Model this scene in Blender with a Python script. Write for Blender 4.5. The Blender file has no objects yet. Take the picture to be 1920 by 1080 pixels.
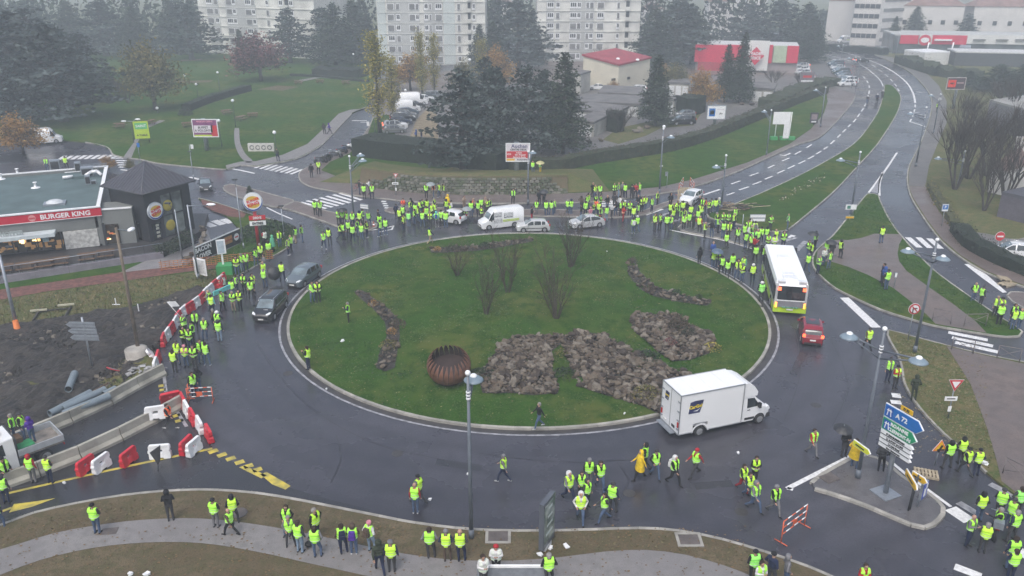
import bpy,bmesh,math,random
import numpy as np
from mathutils import Vector,Matrix,Euler,noise
from mathutils.geometry import tessellate_polygon
R=math.radians
random.seed(7)
SC=bpy.context.scene
COL=SC.collection
# ------------------------------------------------------------ camera
CAM_H,FPX,PITCH=26.0,1548.0,R(21.75)
cd=bpy.data.cameras.new('camera');cam=bpy.data.objects.new('camera',cd);COL.objects.link(cam)
cd.sensor_width=36.0;cd.lens=36.0*FPX/1920.0;cd.clip_start=0.5;cd.clip_end=6000
cam.location=(0,0,CAM_H);cam.rotation_euler=(R(90)-PITCH,0,0)
SC.camera=cam
# ------------------------------------------------------------ sky, sun, exposure
SUN_EL,SUN_ROT=R(58),R(200)
W=bpy.data.worlds.new('World');SC.world=W;W.use_nodes=True
nt=W.node_tree;nt.nodes.clear()
sky=nt.nodes.new('ShaderNodeTexSky');sky.sky_type='NISHITA';sky.sun_disc=False
sky.sun_elevation=SUN_EL;sky.sun_rotation=SUN_ROT;sky.air_density=1.0;sky.dust_density=4.0;sky.ozone_density=1.0
hs=nt.nodes.new('ShaderNodeHueSaturation');hs.inputs['Saturation'].default_value=0.72
bg=nt.nodes.new('ShaderNodeBackground');bg.inputs['Strength'].default_value=0.15
wo=nt.nodes.new('ShaderNodeOutputWorld')
nt.links.new(sky.outputs[0],hs.inputs['Color']);nt.links.new(hs.outputs[0],bg.inputs['Color']);nt.links.new(bg.outputs[0],wo.inputs[0])
sl=bpy.data.lights.new('sun','SUN');sl.energy=0.9;sl.angle=R(25);sl.color=(1.0,0.97,0.93)
so=bpy.data.objects.new('sun',sl);COL.objects.link(so)
so.rotation_euler=(R(90)-SUN_EL,0,R(180)-SUN_ROT)
SC.view_settings.view_transform='Standard';SC.view_settings.look='None'
SC.view_settings.gamma=1.0;SC.view_settings.use_curve_mapping=False
SC.view_settings.exposure=0.5
SC.render.engine='CYCLES'
SC.cycles.use_denoising=True
SC.cycles.max_bounces=7;SC.cycles.diffuse_bounces=3;SC.cycles.glossy_bounces=2
SC.cycles.transmission_bounces=4;SC.cycles.transparent_max_bounces=7;SC.cycles.volume_bounces=3
SC.cycles.caustics_reflective=False;SC.cycles.caustics_refractive=False
# ------------------------------------------------------------ where a point of the ground lies
SP,CP=math.sin(PITCH),math.cos(PITCH)
def at(x,y,z=0.0):
    u=(x-960)/FPX;v=(y-540)/FPX
    dz=-(SP+v*CP);t=(z-CAM_H)/dz
    return Vector((u*t,(CP-v*SP)*t,z))
def hgt(x,y,yt,z0=0.0):
    p=at(x,y,z0);v=(yt-540)/FPX
    return CAM_H+p.y*(v*CP+SP)/(v*SP-CP)
ICX,ICY,IR=1.27,61.16,18.6
def mound(x,y):
    d=math.hypot(x-ICX,y-ICY)/IR
    if d>=1:return 0.12
    return 0.12+0.75*(math.cos(d*math.pi)*0.5+0.5)**0.9
def on_mound(px,py):
    p=at(px,py,0.3)
    for _ in range(6):p=at(px,py,mound(p.x,p.y))
    return p
# ------------------------------------------------------------ helpers: objects
def tag(o,label=None,cat=None,group=None,kind=None):
    if label:o['label']=label
    if cat:o['category']=cat
    if group:o['group']=group
    if kind:o['kind']=kind
    return o
def empty(name,loc=(0,0,0),rz=0.0,parent=None):
    o=bpy.data.objects.new(name,None);COL.objects.link(o)
    o.location=loc;o.rotation_euler=(0,0,rz);o.empty_display_size=0.3
    if parent:o.parent=parent
    return o
def link(name,me,parent=None,loc=(0,0,0),rot=(0,0,0),scale=(1,1,1)):
    o=bpy.data.objects.new(name,me);COL.objects.link(o)
    o.location=loc;o.rotation_euler=rot;o.scale=scale
    if parent:o.parent=parent
    return o
def copy_tree(o,parent=None):
    c=o.copy();COL.objects.link(c)
    if parent:c.parent=parent
    for ch in o.children:copy_tree(ch,c)
    return c
class MB:
    def __init__(s):s.v=[];s.f=[];s.m=[];s.sm=[]
    def quad(s,a,b,c,d,mi=0,smooth=False):
        n=len(s.v);s.v+=[tuple(a),tuple(b),tuple(c),tuple(d)];s.f.append((n,n+1,n+2,n+3));s.m.append(mi);s.sm.append(smooth)
    def tri(s,a,b,c,mi=0):
        n=len(s.v);s.v+=[tuple(a),tuple(b),tuple(c)];s.f.append((n,n+1,n+2));s.m.append(mi);s.sm.append(False)
    def poly(s,pts,mi=0):
        n=len(s.v);s.v+=[tuple(p)for p in pts];s.f.append(tuple(range(n,n+len(pts))));s.m.append(mi);s.sm.append(False)
    def box(s,c,d,mi=0,rz=0.0,taper=1.0,rx=0.0,ry=0.0):
        n=len(s.v);hx,hy,hz=d[0]/2,d[1]/2,d[2]/2
        M=Euler((rx,ry,rz)).to_matrix()if(rx or ry or rz)else None
        for z,k in((-hz,1.0),(hz,taper)):
            for x,y in((-hx*k,-hy*k),(hx*k,-hy*k),(hx*k,hy*k),(-hx*k,hy*k)):
                p=Vector((x,y,z))
                if M:p=M@p
                s.v.append((c[0]+p.x,c[1]+p.y,c[2]+p.z))
        for f in((0,3,2,1),(4,5,6,7),(0,1,5,4),(1,2,6,5),(2,3,7,6),(3,0,4,7)):
            s.f.append(tuple(n+i for i in f));s.m.append(mi);s.sm.append(False)
    def tube(s,a,b,ra,rb=None,n=8,mi=0,caps=True,smooth=True):
        a=Vector(a);b=Vector(b);rb=ra if rb is None else rb
        d=(b-a)
        if d.length<1e-6:return
        d.normalize();u=d.orthogonal().normalized();w=d.cross(u)
        k=len(s.v)
        for p,r in((a,ra),(b,rb)):
            for i in range(n):
                t=2*math.pi*i/n;s.v.append(tuple(p+(u*math.cos(t)+w*math.sin(t))*r))
        for i in range(n):
            j=(i+1)%n;s.f.append((k+i,k+j,k+n+j,k+n+i));s.m.append(mi);s.sm.append(smooth)
        if caps:
            s.f.append(tuple(k+i for i in reversed(range(n))));s.m.append(mi);s.sm.append(False)
            s.f.append(tuple(k+n+i for i in range(n)));s.m.append(mi);s.sm.append(False)
    def path(s,pts,r,n=6,mi=0):
        for a,b in zip(pts,pts[1:]):s.tube(a,b,r,r,n,mi)
    def lathe(s,prof,c=(0,0,0),n=16,mi=0,axis='z',sx=1,sy=1):
        k=len(s.v)
        for r,h in prof:
            for i in range(n):
                t=2*math.pi*i/n;x,y=r*math.cos(t)*sx,r*math.sin(t)*sy
                p=(x,y,h)if axis=='z' else((x,h,y)if axis=='y' else(h,x,y))
                s.v.append((c[0]+p[0],c[1]+p[1],c[2]+p[2]))
        for q in range(len(prof)-1):
            for i in range(n):
                j=(i+1)%n;s.f.append((k+q*n+i,k+q*n+j,k+(q+1)*n+j,k+(q+1)*n+i));s.m.append(mi);s.sm.append(True)
        s.f.append(tuple(k+i for i in range(n)));s.m.append(mi);s.sm.append(False)
        s.f.append(tuple(k+(len(prof)-1)*n+i for i in range(n)));s.m.append(mi);s.sm.append(False)
    def sphere(s,c,r,mi=0,n=12,m=8,sz=1.0):
        s.lathe([(max(1e-3,r*math.sin(math.pi*i/m)),-r*sz*math.cos(math.pi*i/m))for i in range(m+1)],c,n,mi)
    def prism(s,pts,y0,y1,mi=0,plane='xz'):
        """pts in 2D extruded from y0 to y1"""
        def P(p,t):return(p[0],t,p[1])if plane=='xz' else((p[0],p[1],t)if plane=='xy' else(t,p[0],p[1]))
        n=len(pts)
        s.poly([P(p,y0)for p in pts],mi);s.poly([P(p,y1)for p in reversed(pts)],mi)
        for i in range(n):
            a,b=pts[i],pts[(i+1)%n];s.quad(P(a,y0),P(a,y1),P(b,y1),P(b,y0),mi)
    def mesh(s,name,mats):
        me=bpy.data.meshes.new(name);me.from_pydata(s.v,[],s.f)
        for m in(mats if isinstance(mats,(list,tuple))else[mats]):me.materials.append(m)
        me.polygons.foreach_set('material_index',s.m);me.polygons.foreach_set('use_smooth',s.sm)
        me.update();return me
    def build(s,name,mats,parent=None,loc=(0,0,0),rot=(0,0,0)):
        return link(name,s.mesh(name,mats),parent,loc,rot)
def text(body,size,material,parent,loc,rot,name='lettering',align='CENTER',ext=0.008,sx=1.0,bold=0.0,shear=0.0):
    c=bpy.data.curves.new(name,'FONT');c.body=body;c.size=size;c.align_x=align;c.align_y='CENTER'
    c.extrude=ext;c.resolution_u=2;c.offset=bold;c.shear=shear
    c.materials.append(material)
    t=bpy.data.objects.new(name,c);COL.objects.link(t);me=bpy.data.meshes.new_from_object(t);me.name=name
    bpy.data.objects.remove(t);bpy.data.curves.remove(c)
    o=bpy.data.objects.new(name,me);COL.objects.link(o)
    if parent:o.parent=parent
    o.location=loc;o.rotation_euler=rot;o.scale=(sx,1,1)
    return o
# ------------------------------------------------------------ materials
MATS={}
def mat(name,col,rough=0.6,var=0.12,scale=2.0,bump=0.0,bscale=20.0,metal=0.0,col2=None,spec=0.5,rvar=0.0,detail=4.0,trans=0.0,coat=0.0,emit=None):
    if name in MATS:return MATS[name]
    m=bpy.data.materials.new(name);m.use_nodes=True;N=m.node_tree.nodes;L=m.node_tree.links
    b=N['Principled BSDF'];b.inputs['Roughness'].default_value=rough;b.inputs['Metallic'].default_value=metal
    b.inputs['Specular IOR Level'].default_value=spec
    if trans:b.inputs['Transmission Weight'].default_value=trans
    if coat:b.inputs['Coat Weight'].default_value=coat
    g=N.new('ShaderNodeNewGeometry');t=N.new('ShaderNodeTexNoise');t.inputs['Scale'].default_value=scale;t.inputs['Detail'].default_value=detail
    L.new(g.outputs['Position'],t.inputs['Vector'])
    r=N.new('ShaderNodeValToRGB');L.new(t.outputs['Fac'],r.inputs['Fac'])
    c2=col2 or tuple(min(1,c*(1+var))for c in col);c1=tuple(c*(1-var)for c in col)if not col2 else col
    r.color_ramp.elements[0].position=0.36;r.color_ramp.elements[1].position=0.64
    r.color_ramp.elements[0].color=(*c1,1);r.color_ramp.elements[1].color=(*c2,1)
    L.new(r.outputs[0],b.inputs['Base Color'])
    if rvar:
        mr=N.new('ShaderNodeMapRange');L.new(t.outputs['Fac'],mr.inputs['Value'])
        mr.inputs['From Min'].default_value=.3;mr.inputs['From Max'].default_value=.7
        mr.inputs['To Min'].default_value=rough-rvar;mr.inputs['To Max'].default_value=rough+rvar
        L.new(mr.outputs[0],b.inputs['Roughness'])
    if bump:
        t2=N.new('ShaderNodeTexNoise');t2.inputs['Scale'].default_value=bscale;t2.inputs['Detail'].default_value=3
        L.new(g.outputs['Position'],t2.inputs['Vector'])
        bp=N.new('ShaderNodeBump');bp.inputs['Strength'].default_value=bump;bp.inputs['Distance'].default_value=0.05
        L.new(t2.outputs['Fac'],bp.inputs['Height']);L.new(bp.outputs[0],b.inputs['Normal'])
    if emit:
        b.inputs['Emission Color'].default_value=(*emit[:3],1);b.inputs['Emission Strength'].default_value=emit[3]
    MATS[name]=m;return m
def layered(name,cols,rough,scales=(0.15,1.5,12.0),bump=0.3,bscale=30.0,rr=None,spec=0.5,wear=False):
    """three-scale noise: broad patches, clumps and fine grain; cols = (base, patch, clump, speck)"""
    m=bpy.data.materials.new(name);m.use_nodes=True;N=m.node_tree.nodes;L=m.node_tree.links
    b=N['Principled BSDF'];b.inputs['Roughness'].default_value=rough;b.inputs['Specular IOR Level'].default_value=spec
    g=N.new('ShaderNodeNewGeometry');prev=None;ts=[]
    rgb=N.new('ShaderNodeRGB');rgb.outputs[0].default_value=(*cols[0],1);prev=rgb.outputs[0]
    for k,(sc_,c)in enumerate(zip(scales,cols[1:])):
        t=N.new('ShaderNodeTexNoise');t.inputs['Scale'].default_value=sc_;t.inputs['Detail'].default_value=6;t.inputs['Roughness'].default_value=0.6
        L.new(g.outputs['Position'],t.inputs['Vector']);ts.append(t)
        mr=N.new('ShaderNodeMapRange');L.new(t.outputs['Fac'],mr.inputs['Value'])
        mr.inputs['From Min'].default_value=0.45 if k<2 else 0.5;mr.inputs['From Max'].default_value=0.62 if k<2 else 0.7
        mx=N.new('ShaderNodeMix');mx.data_type='RGBA';L.new(mr.outputs[0],mx.inputs[0])
        L.new(prev,mx.inputs[6]);mx.inputs[7].default_value=(*c,1);prev=mx.outputs[2]
    if wear:  # lanes polished by traffic round the island, broken up by noise
        sub=N.new('ShaderNodeVectorMath');sub.operation='SUBTRACT';L.new(g.outputs['Position'],sub.inputs[0]);sub.inputs[1].default_value=(ICX,ICY,0)
        ln=N.new('ShaderNodeVectorMath');ln.operation='LENGTH';L.new(sub.outputs[0],ln.inputs[0])
        ma=N.new('ShaderNodeMath');ma.operation='MULTIPLY_ADD';L.new(ts[0].outputs['Fac'],ma.inputs[0]);ma.inputs[1].default_value=3.0;L.new(ln.outputs['Value'],ma.inputs[2])
        m2=N.new('ShaderNodeMath');m2.operation='MULTIPLY';L.new(ma.outputs[0],m2.inputs[0]);m2.inputs[1].default_value=3.1
        sn=N.new('ShaderNodeMath');sn.operation='SINE';L.new(m2.outputs[0],sn.inputs[0])
        mr=N.new('ShaderNodeMapRange');L.new(sn.outputs[0],mr.inputs['Value']);mr.inputs['From Min'].default_value=-.2;mr.inputs['From Max'].default_value=1;mr.inputs['To Max'].default_value=.4
        mx=N.new('ShaderNodeMix');mx.data_type='RGBA';L.new(mr.outputs[0],mx.inputs[0]);L.new(prev,mx.inputs[6]);mx.inputs[7].default_value=(.030,.030,.038,1);prev=mx.outputs[2]
    L.new(prev,b.inputs['Base Color'])
    if rr:
        mr=N.new('ShaderNodeMapRange');L.new(ts[0].outputs['Fac'],mr.inputs['Value'])
        mr.inputs['From Min'].default_value=.38;mr.inputs['From Max'].default_value=.62
        mr.inputs['To Min'].default_value=rr[0];mr.inputs['To Max'].default_value=rr[1]
        L.new(mr.outputs[0],b.inputs['Roughness'])
    t2=N.new('ShaderNodeTexNoise');t2.inputs['Scale'].default_value=bscale;t2.inputs['Detail'].default_value=4
    L.new(g.outputs['Position'],t2.inputs['Vector'])
    bp=N.new('ShaderNodeBump');bp.inputs['Strength'].default_value=bump;bp.inputs['Distance'].default_value=0.04
    L.new(t2.outputs['Fac'],bp.inputs['Height']);L.new(bp.outputs[0],b.inputs['Normal'])
    MATS[name]=m;return m
ASPH=layered('asphalt',[(.040,.039,.051),(.068,.066,.082),(.050,.049,.061),(.031,.031,.039)],.3,(0.09,0.8,9.0),.14,40,rr=(.13,.38),wear=True)
ASPH_NEW=layered('asphalt_new',[(.028,.028,.034),(.036,.036,.042),(.03,.03,.035),(.022,.022,.026)],.25,(0.12,0.9,9.0),.2,40,rr=(.10,.38))
ASPH_LOT=layered('asphalt_lot',[(.13,.125,.125),(.17,.16,.155),(.11,.105,.10),(.09,.085,.08)],.6,(0.08,0.6,6.0),.3,30)
GRASS=layered('grass_lawn',[(.026,.076,.008),(.078,.094,.020),(.017,.054,.005),(.064,.100,.022)],.9,(0.13,0.9,7.0),.5,14,spec=.05)
GRASS_DRY=layered('grass_dry',[(.090,.092,.032),(.135,.115,.050),(.055,.084,.020),(.15,.135,.065)],.9,(0.25,1.6,9.0),.9,18,spec=.2)
DIRT=layered('brown_turf',[(.105,.082,.048),(.135,.108,.066),(.085,.078,.040),(.065,.048,.03)],.9,(0.3,1.8,10.0),.8,18,spec=.2)
SOIL=layered('dark_soil',[(.012,.0095,.008),(.045,.037,.031),(.007,.0055,.005),(.055,.047,.040)],.7,(0.3,1.2,6.0),1.0,5)
PAVE=layered('brown_pavement',[(.135,.105,.095),(.16,.125,.112),(.115,.09,.082),(.10,.08,.07)],.45,(0.2,1.2,8.0),.25,25,rr=(.3,.55))
PATH=layered('grey_path',[(.19,.18,.18),(.225,.215,.21),(.17,.162,.16),(.15,.145,.145)],.6,(0.2,2.0,14.0),.3,40)
KERB=mat('kerb_concrete',(.27,.26,.235),.8,.2,1.5,.3,20)
PAINT=mat('road_paint',(.66,.66,.66),.5,.14,5.0)
PAINT_OLD=mat('worn_road_paint',(.26,.26,.28),.5,.35,2.5)
YELLOW=mat('yellow_road_paint',(.30,.26,.07),.5,.15,2.2,col2=(.58,.46,.06))
CONC=mat('concrete',(.33,.31,.28),.8,.22,1.2,.3,15)
METAL=mat('galvanised_steel',(.30,.33,.37),.45,.1,4.0,metal=.5)
DARKMET=mat('dark_steel',(.05,.052,.058),.45,.1,4.0,metal=.3)
WHITE=mat('white_paint',(.78,.79,.80),.35,.04,2.0)
WHITEP=mat('white_plastic',(.74,.75,.76),.4,.06,3.0)
REDP=mat('red_plastic',(.55,.018,.035),.35,.12,3.0)
BLACK=mat('black_rubber',(.014,.014,.016),.7,.2,6.0)
GLASS=mat('dark_glass',(.018,.022,.026),.06,.2,1.0,spec=.8)
GLASS_L=mat('pale_glass',(.10,.13,.15),.08,.25,2.0,spec=.9)
HAZE_D=0.0014
# ============================================================ GROUND AND ROADS
def W_(pts,z=0.0):return[at(p[0],p[1],z)for p in pts]
def smooth_poly(ps,closed=True,step=1.0):
    """Catmull-Rom through world points, resampled"""
    out=[];n=len(ps)
    rng=range(n)if closed else range(n-1)
    for i in rng:
        p0,p1,p2,p3=(ps[(i-1)%n]if closed or i>0 else ps[0]),ps[i],ps[(i+1)%n],(ps[(i+2)%n]if closed or i+2<n else ps[-1])
        L=(p2-p1).length;k=max(1,min(40,int(L/step)))
        for j in range(k):
            t=j/k;t2,t3=t*t,t*t*t
            # centripetal-ish: limit tangents to segment length
            m1=(p2-p0)*0.5;m2=(p3-p1)*0.5
            if m1.length>L:m1=m1.normalized()*L
            if m2.length>L:m2=m2.normalized()*L
            out.append(p1*(2*t3-3*t2+1)+m1*(t3-2*t2+t)+p2*(-2*t3+3*t2)+m2*(t3-t2))
    if not closed:out.append(ps[-1])
    return out
def sheet(name,pts,z,material,parent=None,kind='structure',z0=None,world=False,sm=False):
    """flat sheet; with z0, a slab with sides down to z0"""
    w=[Vector((p[0],p[1],z))for p in pts]if world else W_(pts,z)
    if sm:w=smooth_poly(w)
    area=sum(a.x*b.y-b.x*a.y for a,b in zip(w,w[1:]+w[:1]))
    if area<0:w.reverse()
    me=bpy.data.meshes.new(name);v=[(p.x,p.y,z)for p in w];n=len(v)
    f=[tuple(t)for t in tessellate_polygon([[Vector(p)for p in v]])]
    ff=[]
    for t in f:
        a,b,c=(Vector(v[i])for i in t)
        ff.append(t if(b-a).cross(c-a).z>0 else t[::-1])
    if z0 is not None:
        v+=[(p[0],p[1],z0)for p in v[:n]]
        ff+=[(i,i+n,(i+1)%n+n,(i+1)%n)for i in range(n)]
    me.from_pydata(v,[],ff);me.materials.append(material);me.update()
    o=link(name,me,parent)
    if kind and not parent:o['kind']=kind
    return o
kb=MB();kb.box((0,0,0.0),(0.985,.16,.25),0,taper=1.0)
kb.v=[(x,y*(0.86 if z>0 else 1),z)for x,y,z in kb.v]
KSTONE=kb.mesh('kerb_stone',KERB)
ks2=KSTONE.copy();ks2.materials[0]=mat('kerb_concrete_pale',(.33,.315,.285),.8,.2,1.5,.3,20)
def kerb(pts,parent_name='kerb',closed=False,step=1.0,w=1.0,sm=True,world=False,ztop=.135,maxn=300):
    ps=[Vector((p[0],p[1],0))for p in pts]if world else W_(pts,0.12)
    ps=[Vector((p.x,p.y,0))for p in ps]
    if sm:ps=smooth_poly(ps,closed,0.5)
    if closed:ps=ps+[ps[0]]
    # walk at equal steps
    out=[ps[0]];acc=0
    for a,b in zip(ps,ps[1:]):
        L=(b-a).length;d=0
        while acc+L-d>=step:
            d+=step-acc;acc=0;out.append(a+(b-a)*(d/L))
        acc+=L-d
    K=empty(parent_name,(out[0].x,out[0].y,0));K['kind']='structure'
    for i,(a,b)in enumerate(zip(out,out[1:])):
        if i>=maxn:break
        m=(a+b)/2;d=b-a
        o=link('kerb_stone',KSTONE if random.random()<.6 else ks2,K,(m.x-out[0].x,m.y-out[0].y,ztop-.125+random.uniform(-.006,.004)),(0,0,math.atan2(d.y,d.x)),(d.length,w,1))
    return K
sheet('ground',[(-1500,-60),(1500,-60),(1500,1900),(-1500,1900)],-0.16,GRASS_DRY,world=True)
sheet('road',[(-190,12),(210,12),(260,300),(130,330),(60,330),(-190,300)],0.0,ASPH,world=True)
# --- central island: a low mound ringed by stone kerb
def island():
    me=bpy.data.meshes.new('central_island');v=[];f=[];nr,na=44,160
    for i in range(nr+1):
        r=IR*i/nr
        for j in range(na):
            a=2*math.pi*j/na;x,y=ICX+r*math.cos(a),ICY+r*math.sin(a)
            z=mound(x,y)+(noise.noise(Vector((x*.35,y*.35,0)))*.07 if i<nr else 0)*min(1,(nr-i)/6)
            v.append((x,y,z))
    for i in range(nr):
        for j in range(na):
            k=(j+1)%na;f.append((i*na+j,(i+1)*na+j,(i+1)*na+k,i*na+k))
    me.from_pydata(v,[],f);me.materials.append(GRASS);me.polygons.foreach_set('use_smooth',[True]*len(f));me.update()
    o=link('central_island',me);o['kind']='structure'
island()
ring=[(ICX+(IR+.10)*math.cos(a),ICY+(IR+.10)*math.sin(a))for a in[2*math.pi*i/236 for i in range(236)]]
kerb(ring,'island_kerb',closed=True,sm=False,world=True,step=1.0,w=1.5,ztop=.15)
def annulus(name,r0,r1,z,material,n=200,a0=0,a1=2*math.pi):
    me=bpy.data.meshes.new(name);v=[];f=[]
    for i in range(n+1):
        a=a0+(a1-a0)*i/n
        for r in(r0,r1):v.append((ICX+r*math.cos(a),ICY+r*math.sin(a),z))
    for i in range(n):f.append((2*i,2*i+1,2*i+3,2*i+2))
    me.from_pydata(v,[],f);me.materials.append(material);me.update()
    o=link(name,me);o['kind']='structure';return o
annulus('gutter_strip',IR+.2,IR+.62,.004,mat('dark_gutter',(.045,.042,.042),.5,.2,2.0))
annulus('edge_line',IR+.66,IR+.82,.008,PAINT_OLD)
# --- raised blocks (pavements, verges, islands): outline in target pixels
south_k=[(-260,1075),(-100,1020),(0,985),(60,962),(120,948),(180,936),(240,927),(300,921),(360,918),(400,918),(480,924),(560,937),(620,949),(700,965),(760,977),(830,987),(900,993),(980,995),(1100,993),(1200,990),(1260,993),(1310,1001),(1360,1012),(1440,1036),(1500,1056),(1560,1081),(1640,1125),(1760,1200)]
sheet('south_verge',south_k+[(1760,1500),(-500,1500)],.12,DIRT,z0=-.1)
kerb(south_k,'south_kerb',w=1.3)
path_u=[(-260,1090),(0,1030),(100,1000),(200,982),(275,974),(375,972),(480,983),(605,1006),(730,1033),(792,1043),(855,1050),(917,1051),(960,1051),(1047,1045),(1135,1034),(1210,1031),(1285,1040),(1360,1061),(1420,1085),(1500,1130)]
path_l=[(1420,1200),(1250,1200),(960,1170),(800,1105),(680,1078),(580,1056),(475,1033),(375,1018),(275,1017),(175,1027),(75,1050),(0,1078),(-260,1180)]
sheet('footpath',smooth_poly([Vector((x,y,0))for x,y in path_u],False,30)+smooth_poly([Vector((x,y,0))for x,y in path_l],False,30),.135,PATH)
def fix(o):return o
splitter=[(1522,905),(1535,893),(1600,857),(1622,853),(1640,856),(1665,869),(1690,892),(1742,925),(1766,944),(1771,957),(1765,969),(1750,982),(1735,988),(1710,983),(1622,946),(1565,926),(1528,915)]
PAVE_W=layered('wet_grey_paving',[(.105,.10,.105),(.13,.125,.13),(.09,.085,.09),(.08,.075,.08)],.35,(0.3,1.5,9),.25,30,rr=(.22,.5))
sheet('splitter_island',splitter,.12,PAVE_W,z0=-.1,sm=True);kerb(splitter,'splitter_kerb',closed=True,step=.6,w=1.6)
east=[(1665,618),(1700,627),(1760,643),(1850,665),(1920,678),(2100,715),(2500,800),(2500,1500),(2150,1250),(1990,1000),(1920,938),(1880,910),(1850,885),(1805,842),(1770,812),(1735,776),(1708,741),(1695,714),(1692,690),(1684,664),(1668,636)]
sheet('east_verge',east,.12,GRASS_DRY,z0=-.1)
kerb(east[12:]+[east[0]]+east[1:6],'east_kerb')
sheet('east_pavement',[(1775,649),(1850,667),(1920,682),(2100,717),(2480,803),(2480,1480),(2150,1240),(1992,998),(1925,938),(1878,902),(1868,860),(1850,800),(1820,720),(1795,680)],.135,PAVE)
wedge=[(1525,480),(1531,469),(1545,456),(1562,441),(1595,401),(1628,362),(1645,364),(1650,376),(1664,405),(1680,430),(1690,442),(1715,470),(1750,505),(1785,532),(1850,577),(1895,606),(1912,615),(1917,622),(1910,630),(1890,631),(1855,627),(1800,618),(1752,610),(1710,598),(1652,580),(1572,543),(1550,527),(1530,507),(1524,494)]
sheet('wedge_island',wedge,.12,GRASS,z0=-.1,sm=True);kerb(wedge,'wedge_kerb',closed=True)
sheet('wedge_paving',[(1533,470),(1548,456),(1563,450),(1590,450),(1615,446),(1640,438),(1687,439),(1692,447),(1686,458),(1683,475),(1686,490),(1700,508),(1740,537),(1790,572),(1830,603),(1850,624),(1800,615),(1754,607),(1738,590),(1710,567),(1675,540),(1627,515),(1590,500),(1557,490),(1530,490)],.135,PAVE)
med=[(1326,401),(1335,397),(1352,392),(1440,356),(1525,315),(1600,270),(1632,232),(1648,205),(1657,175),(1660,158),(1672,160),(1686,175),(1689,187),(1680,215),(1645,270),(1612,307),(1565,357),(1515,400),(1477,430),(1462,434),(1440,432),(1395,422),(1340,411),(1328,406)]
sheet('median_lawn',med,.12,GRASS,z0=-.1,sm=True);kerb(med,'median_kerb',closed=True)
nose=[(1272,426),(1280,419),(1300,416),(1340,420),(1400,432),(1445,444),(1470,456),(1468,468),(1440,470),(1400,460),(1350,446),(1300,437),(1276,431)]
sheet('paved_nose',nose,.11,PAVE_W,z0=-.1,sm=True);kerb(nose,'nose_kerb',closed=True)
strip=[(722,394),(730,389),(760,387),(900,392),(1040,393),(1150,396),(1200,396),(1233,384),(1272,372),(1276,376),(1240,389),(1205,402),(1150,407),(1050,405),(900,404),(800,401),(740,399)]
sheet('north_refuge',strip,.11,PAVE,z0=-.1,sm=True);kerb(strip,'refuge_kerb',closed=True)
isl1=[(420,348),(432,345),(480,356),(520,367),(552,376),(545,381),(522,388),(480,379),(440,366),(420,355)]
sheet('north_west_island',isl1,.11,PAVE,z0=-.1,sm=True);kerb(isl1,'west_island_kerb',closed=True)
isl2=[(553,377),(572,383),(600,392),(650,404),(700,417),(708,423),(695,430),(668,436),(650,430),(600,412),(572,402),(545,393),(528,389)]
sheet('refuge_island',isl2,.11,PAVE,z0=-.1,sm=True);kerb(isl2,'refuge_island_kerb',closed=True)
tip=[(1889,553),(1895,547),(1920,548),(2000,578),(2080,620),(2060,640),(2000,618),(1920,577),(1895,562)]
sheet('small_island',tip,.12,PAVE,z0=-.1,sm=True);kerb(tip,'small_island_kerb',closed=True)
north_k=[(705,190),(702,215),(688,243),(665,270),(640,284),(600,303),(575,314),(562,323),(561,333),(567,342),(585,350),(620,357),(655,364),(690,369),(730,373),(767,377),(817,379),(905,381),(990,380),(1085,379),(1135,375),(1210,366),(1272,357),(1295,351),(1335,339),(1385,320),(1440,295),(1497,270),(1532,259),(1560,236),(1582,212),(1598,192),(1604,178),(1590,169),(1562,165)]
sheet('north_pavement',north_k+[(1545,130),(1530,105),(1100,105),(900,120),(760,150)],.12,PAVE,z0=-.1)
kerb(north_k[:-2],'north_kerb',maxn=300)
bank=[(602,319),(620,303),(655,288),(672,270),(690,250),(700,222),(720,215),(1000,240),(1200,240),(1400,190),(1548,165),(1552,190),(1545,212),(1520,242),(1480,270),(1440,288),(1400,305),(1300,336),(1240,350),(1160,358),(1065,362),(950,363),(860,362),(780,353),(690,345),(640,334)]
sheet('north_bank',bank,.135,GRASS)
sheet('dry_bank_strip',[(690,338),(760,325),(860,312),(960,318),(1060,326),(1090,340),(1060,352),(900,345),(780,345)],.139,GRASS_DRY)
sheet('car_park',[(748,268),(738,245),(738,215),(745,190),(775,176),(860,165),(1100,150),(1300,140),(1480,140),(1545,150),(1560,163),(1500,178),(1440,200),(1330,238),(1250,262),(1180,278),(1060,300),(960,300),(880,285),(800,278)],.143,ASPH_LOT)
sheet('leaf_strewn_gravel',[(768,258),(780,225),(800,205),(818,210),(822,262)],.147,mat('gravel_leaves',(.20,.16,.10),.9,.3,1.2,.5,10))
sheet('garden_lawn',[(1130,262),(1160,240),(1230,225),(1290,215),(1320,205),(1300,235),(1240,240),(1210,255),(1160,270)],.147,GRASS_DRY)
lot2=[(1535,170),(1500,150),(1490,122),(1530,108),(1548,106),(1600,145),(1604,176),(1562,165)]
sheet('upper_car_park',lot2,.15,ASPH_LOT)
park=[(-400,250),(60,257),(110,262),(160,266),(195,273),(207,281),(212,289),(235,295),(262,298),(300,306),(425,317),(452,309),(482,311),(530,303),(557,297),(582,285),(605,270),(640,233),(660,212),(688,200),(700,175),(700,95),(-400,95)]
sheet('park_lawn',park,.12,GRASS,z0=-.1)
kerb(park[3:19],'park_kerb')
sheet('park_pavement',[(425,316),(452,309),(482,310),(530,302),(557,296),(582,284),(605,269),(640,232),(660,211),(688,199),(684,203),(655,206),(635,213),(612,236),(576,270),(530,290),(480,302),(450,303),(423,310)],.135,PATH)
sheet('park_path',[(230,296),(236,288),(250,268),(262,240),(300,225),(310,226),(270,243),(258,268),(246,296)],.135,PATH)
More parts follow.
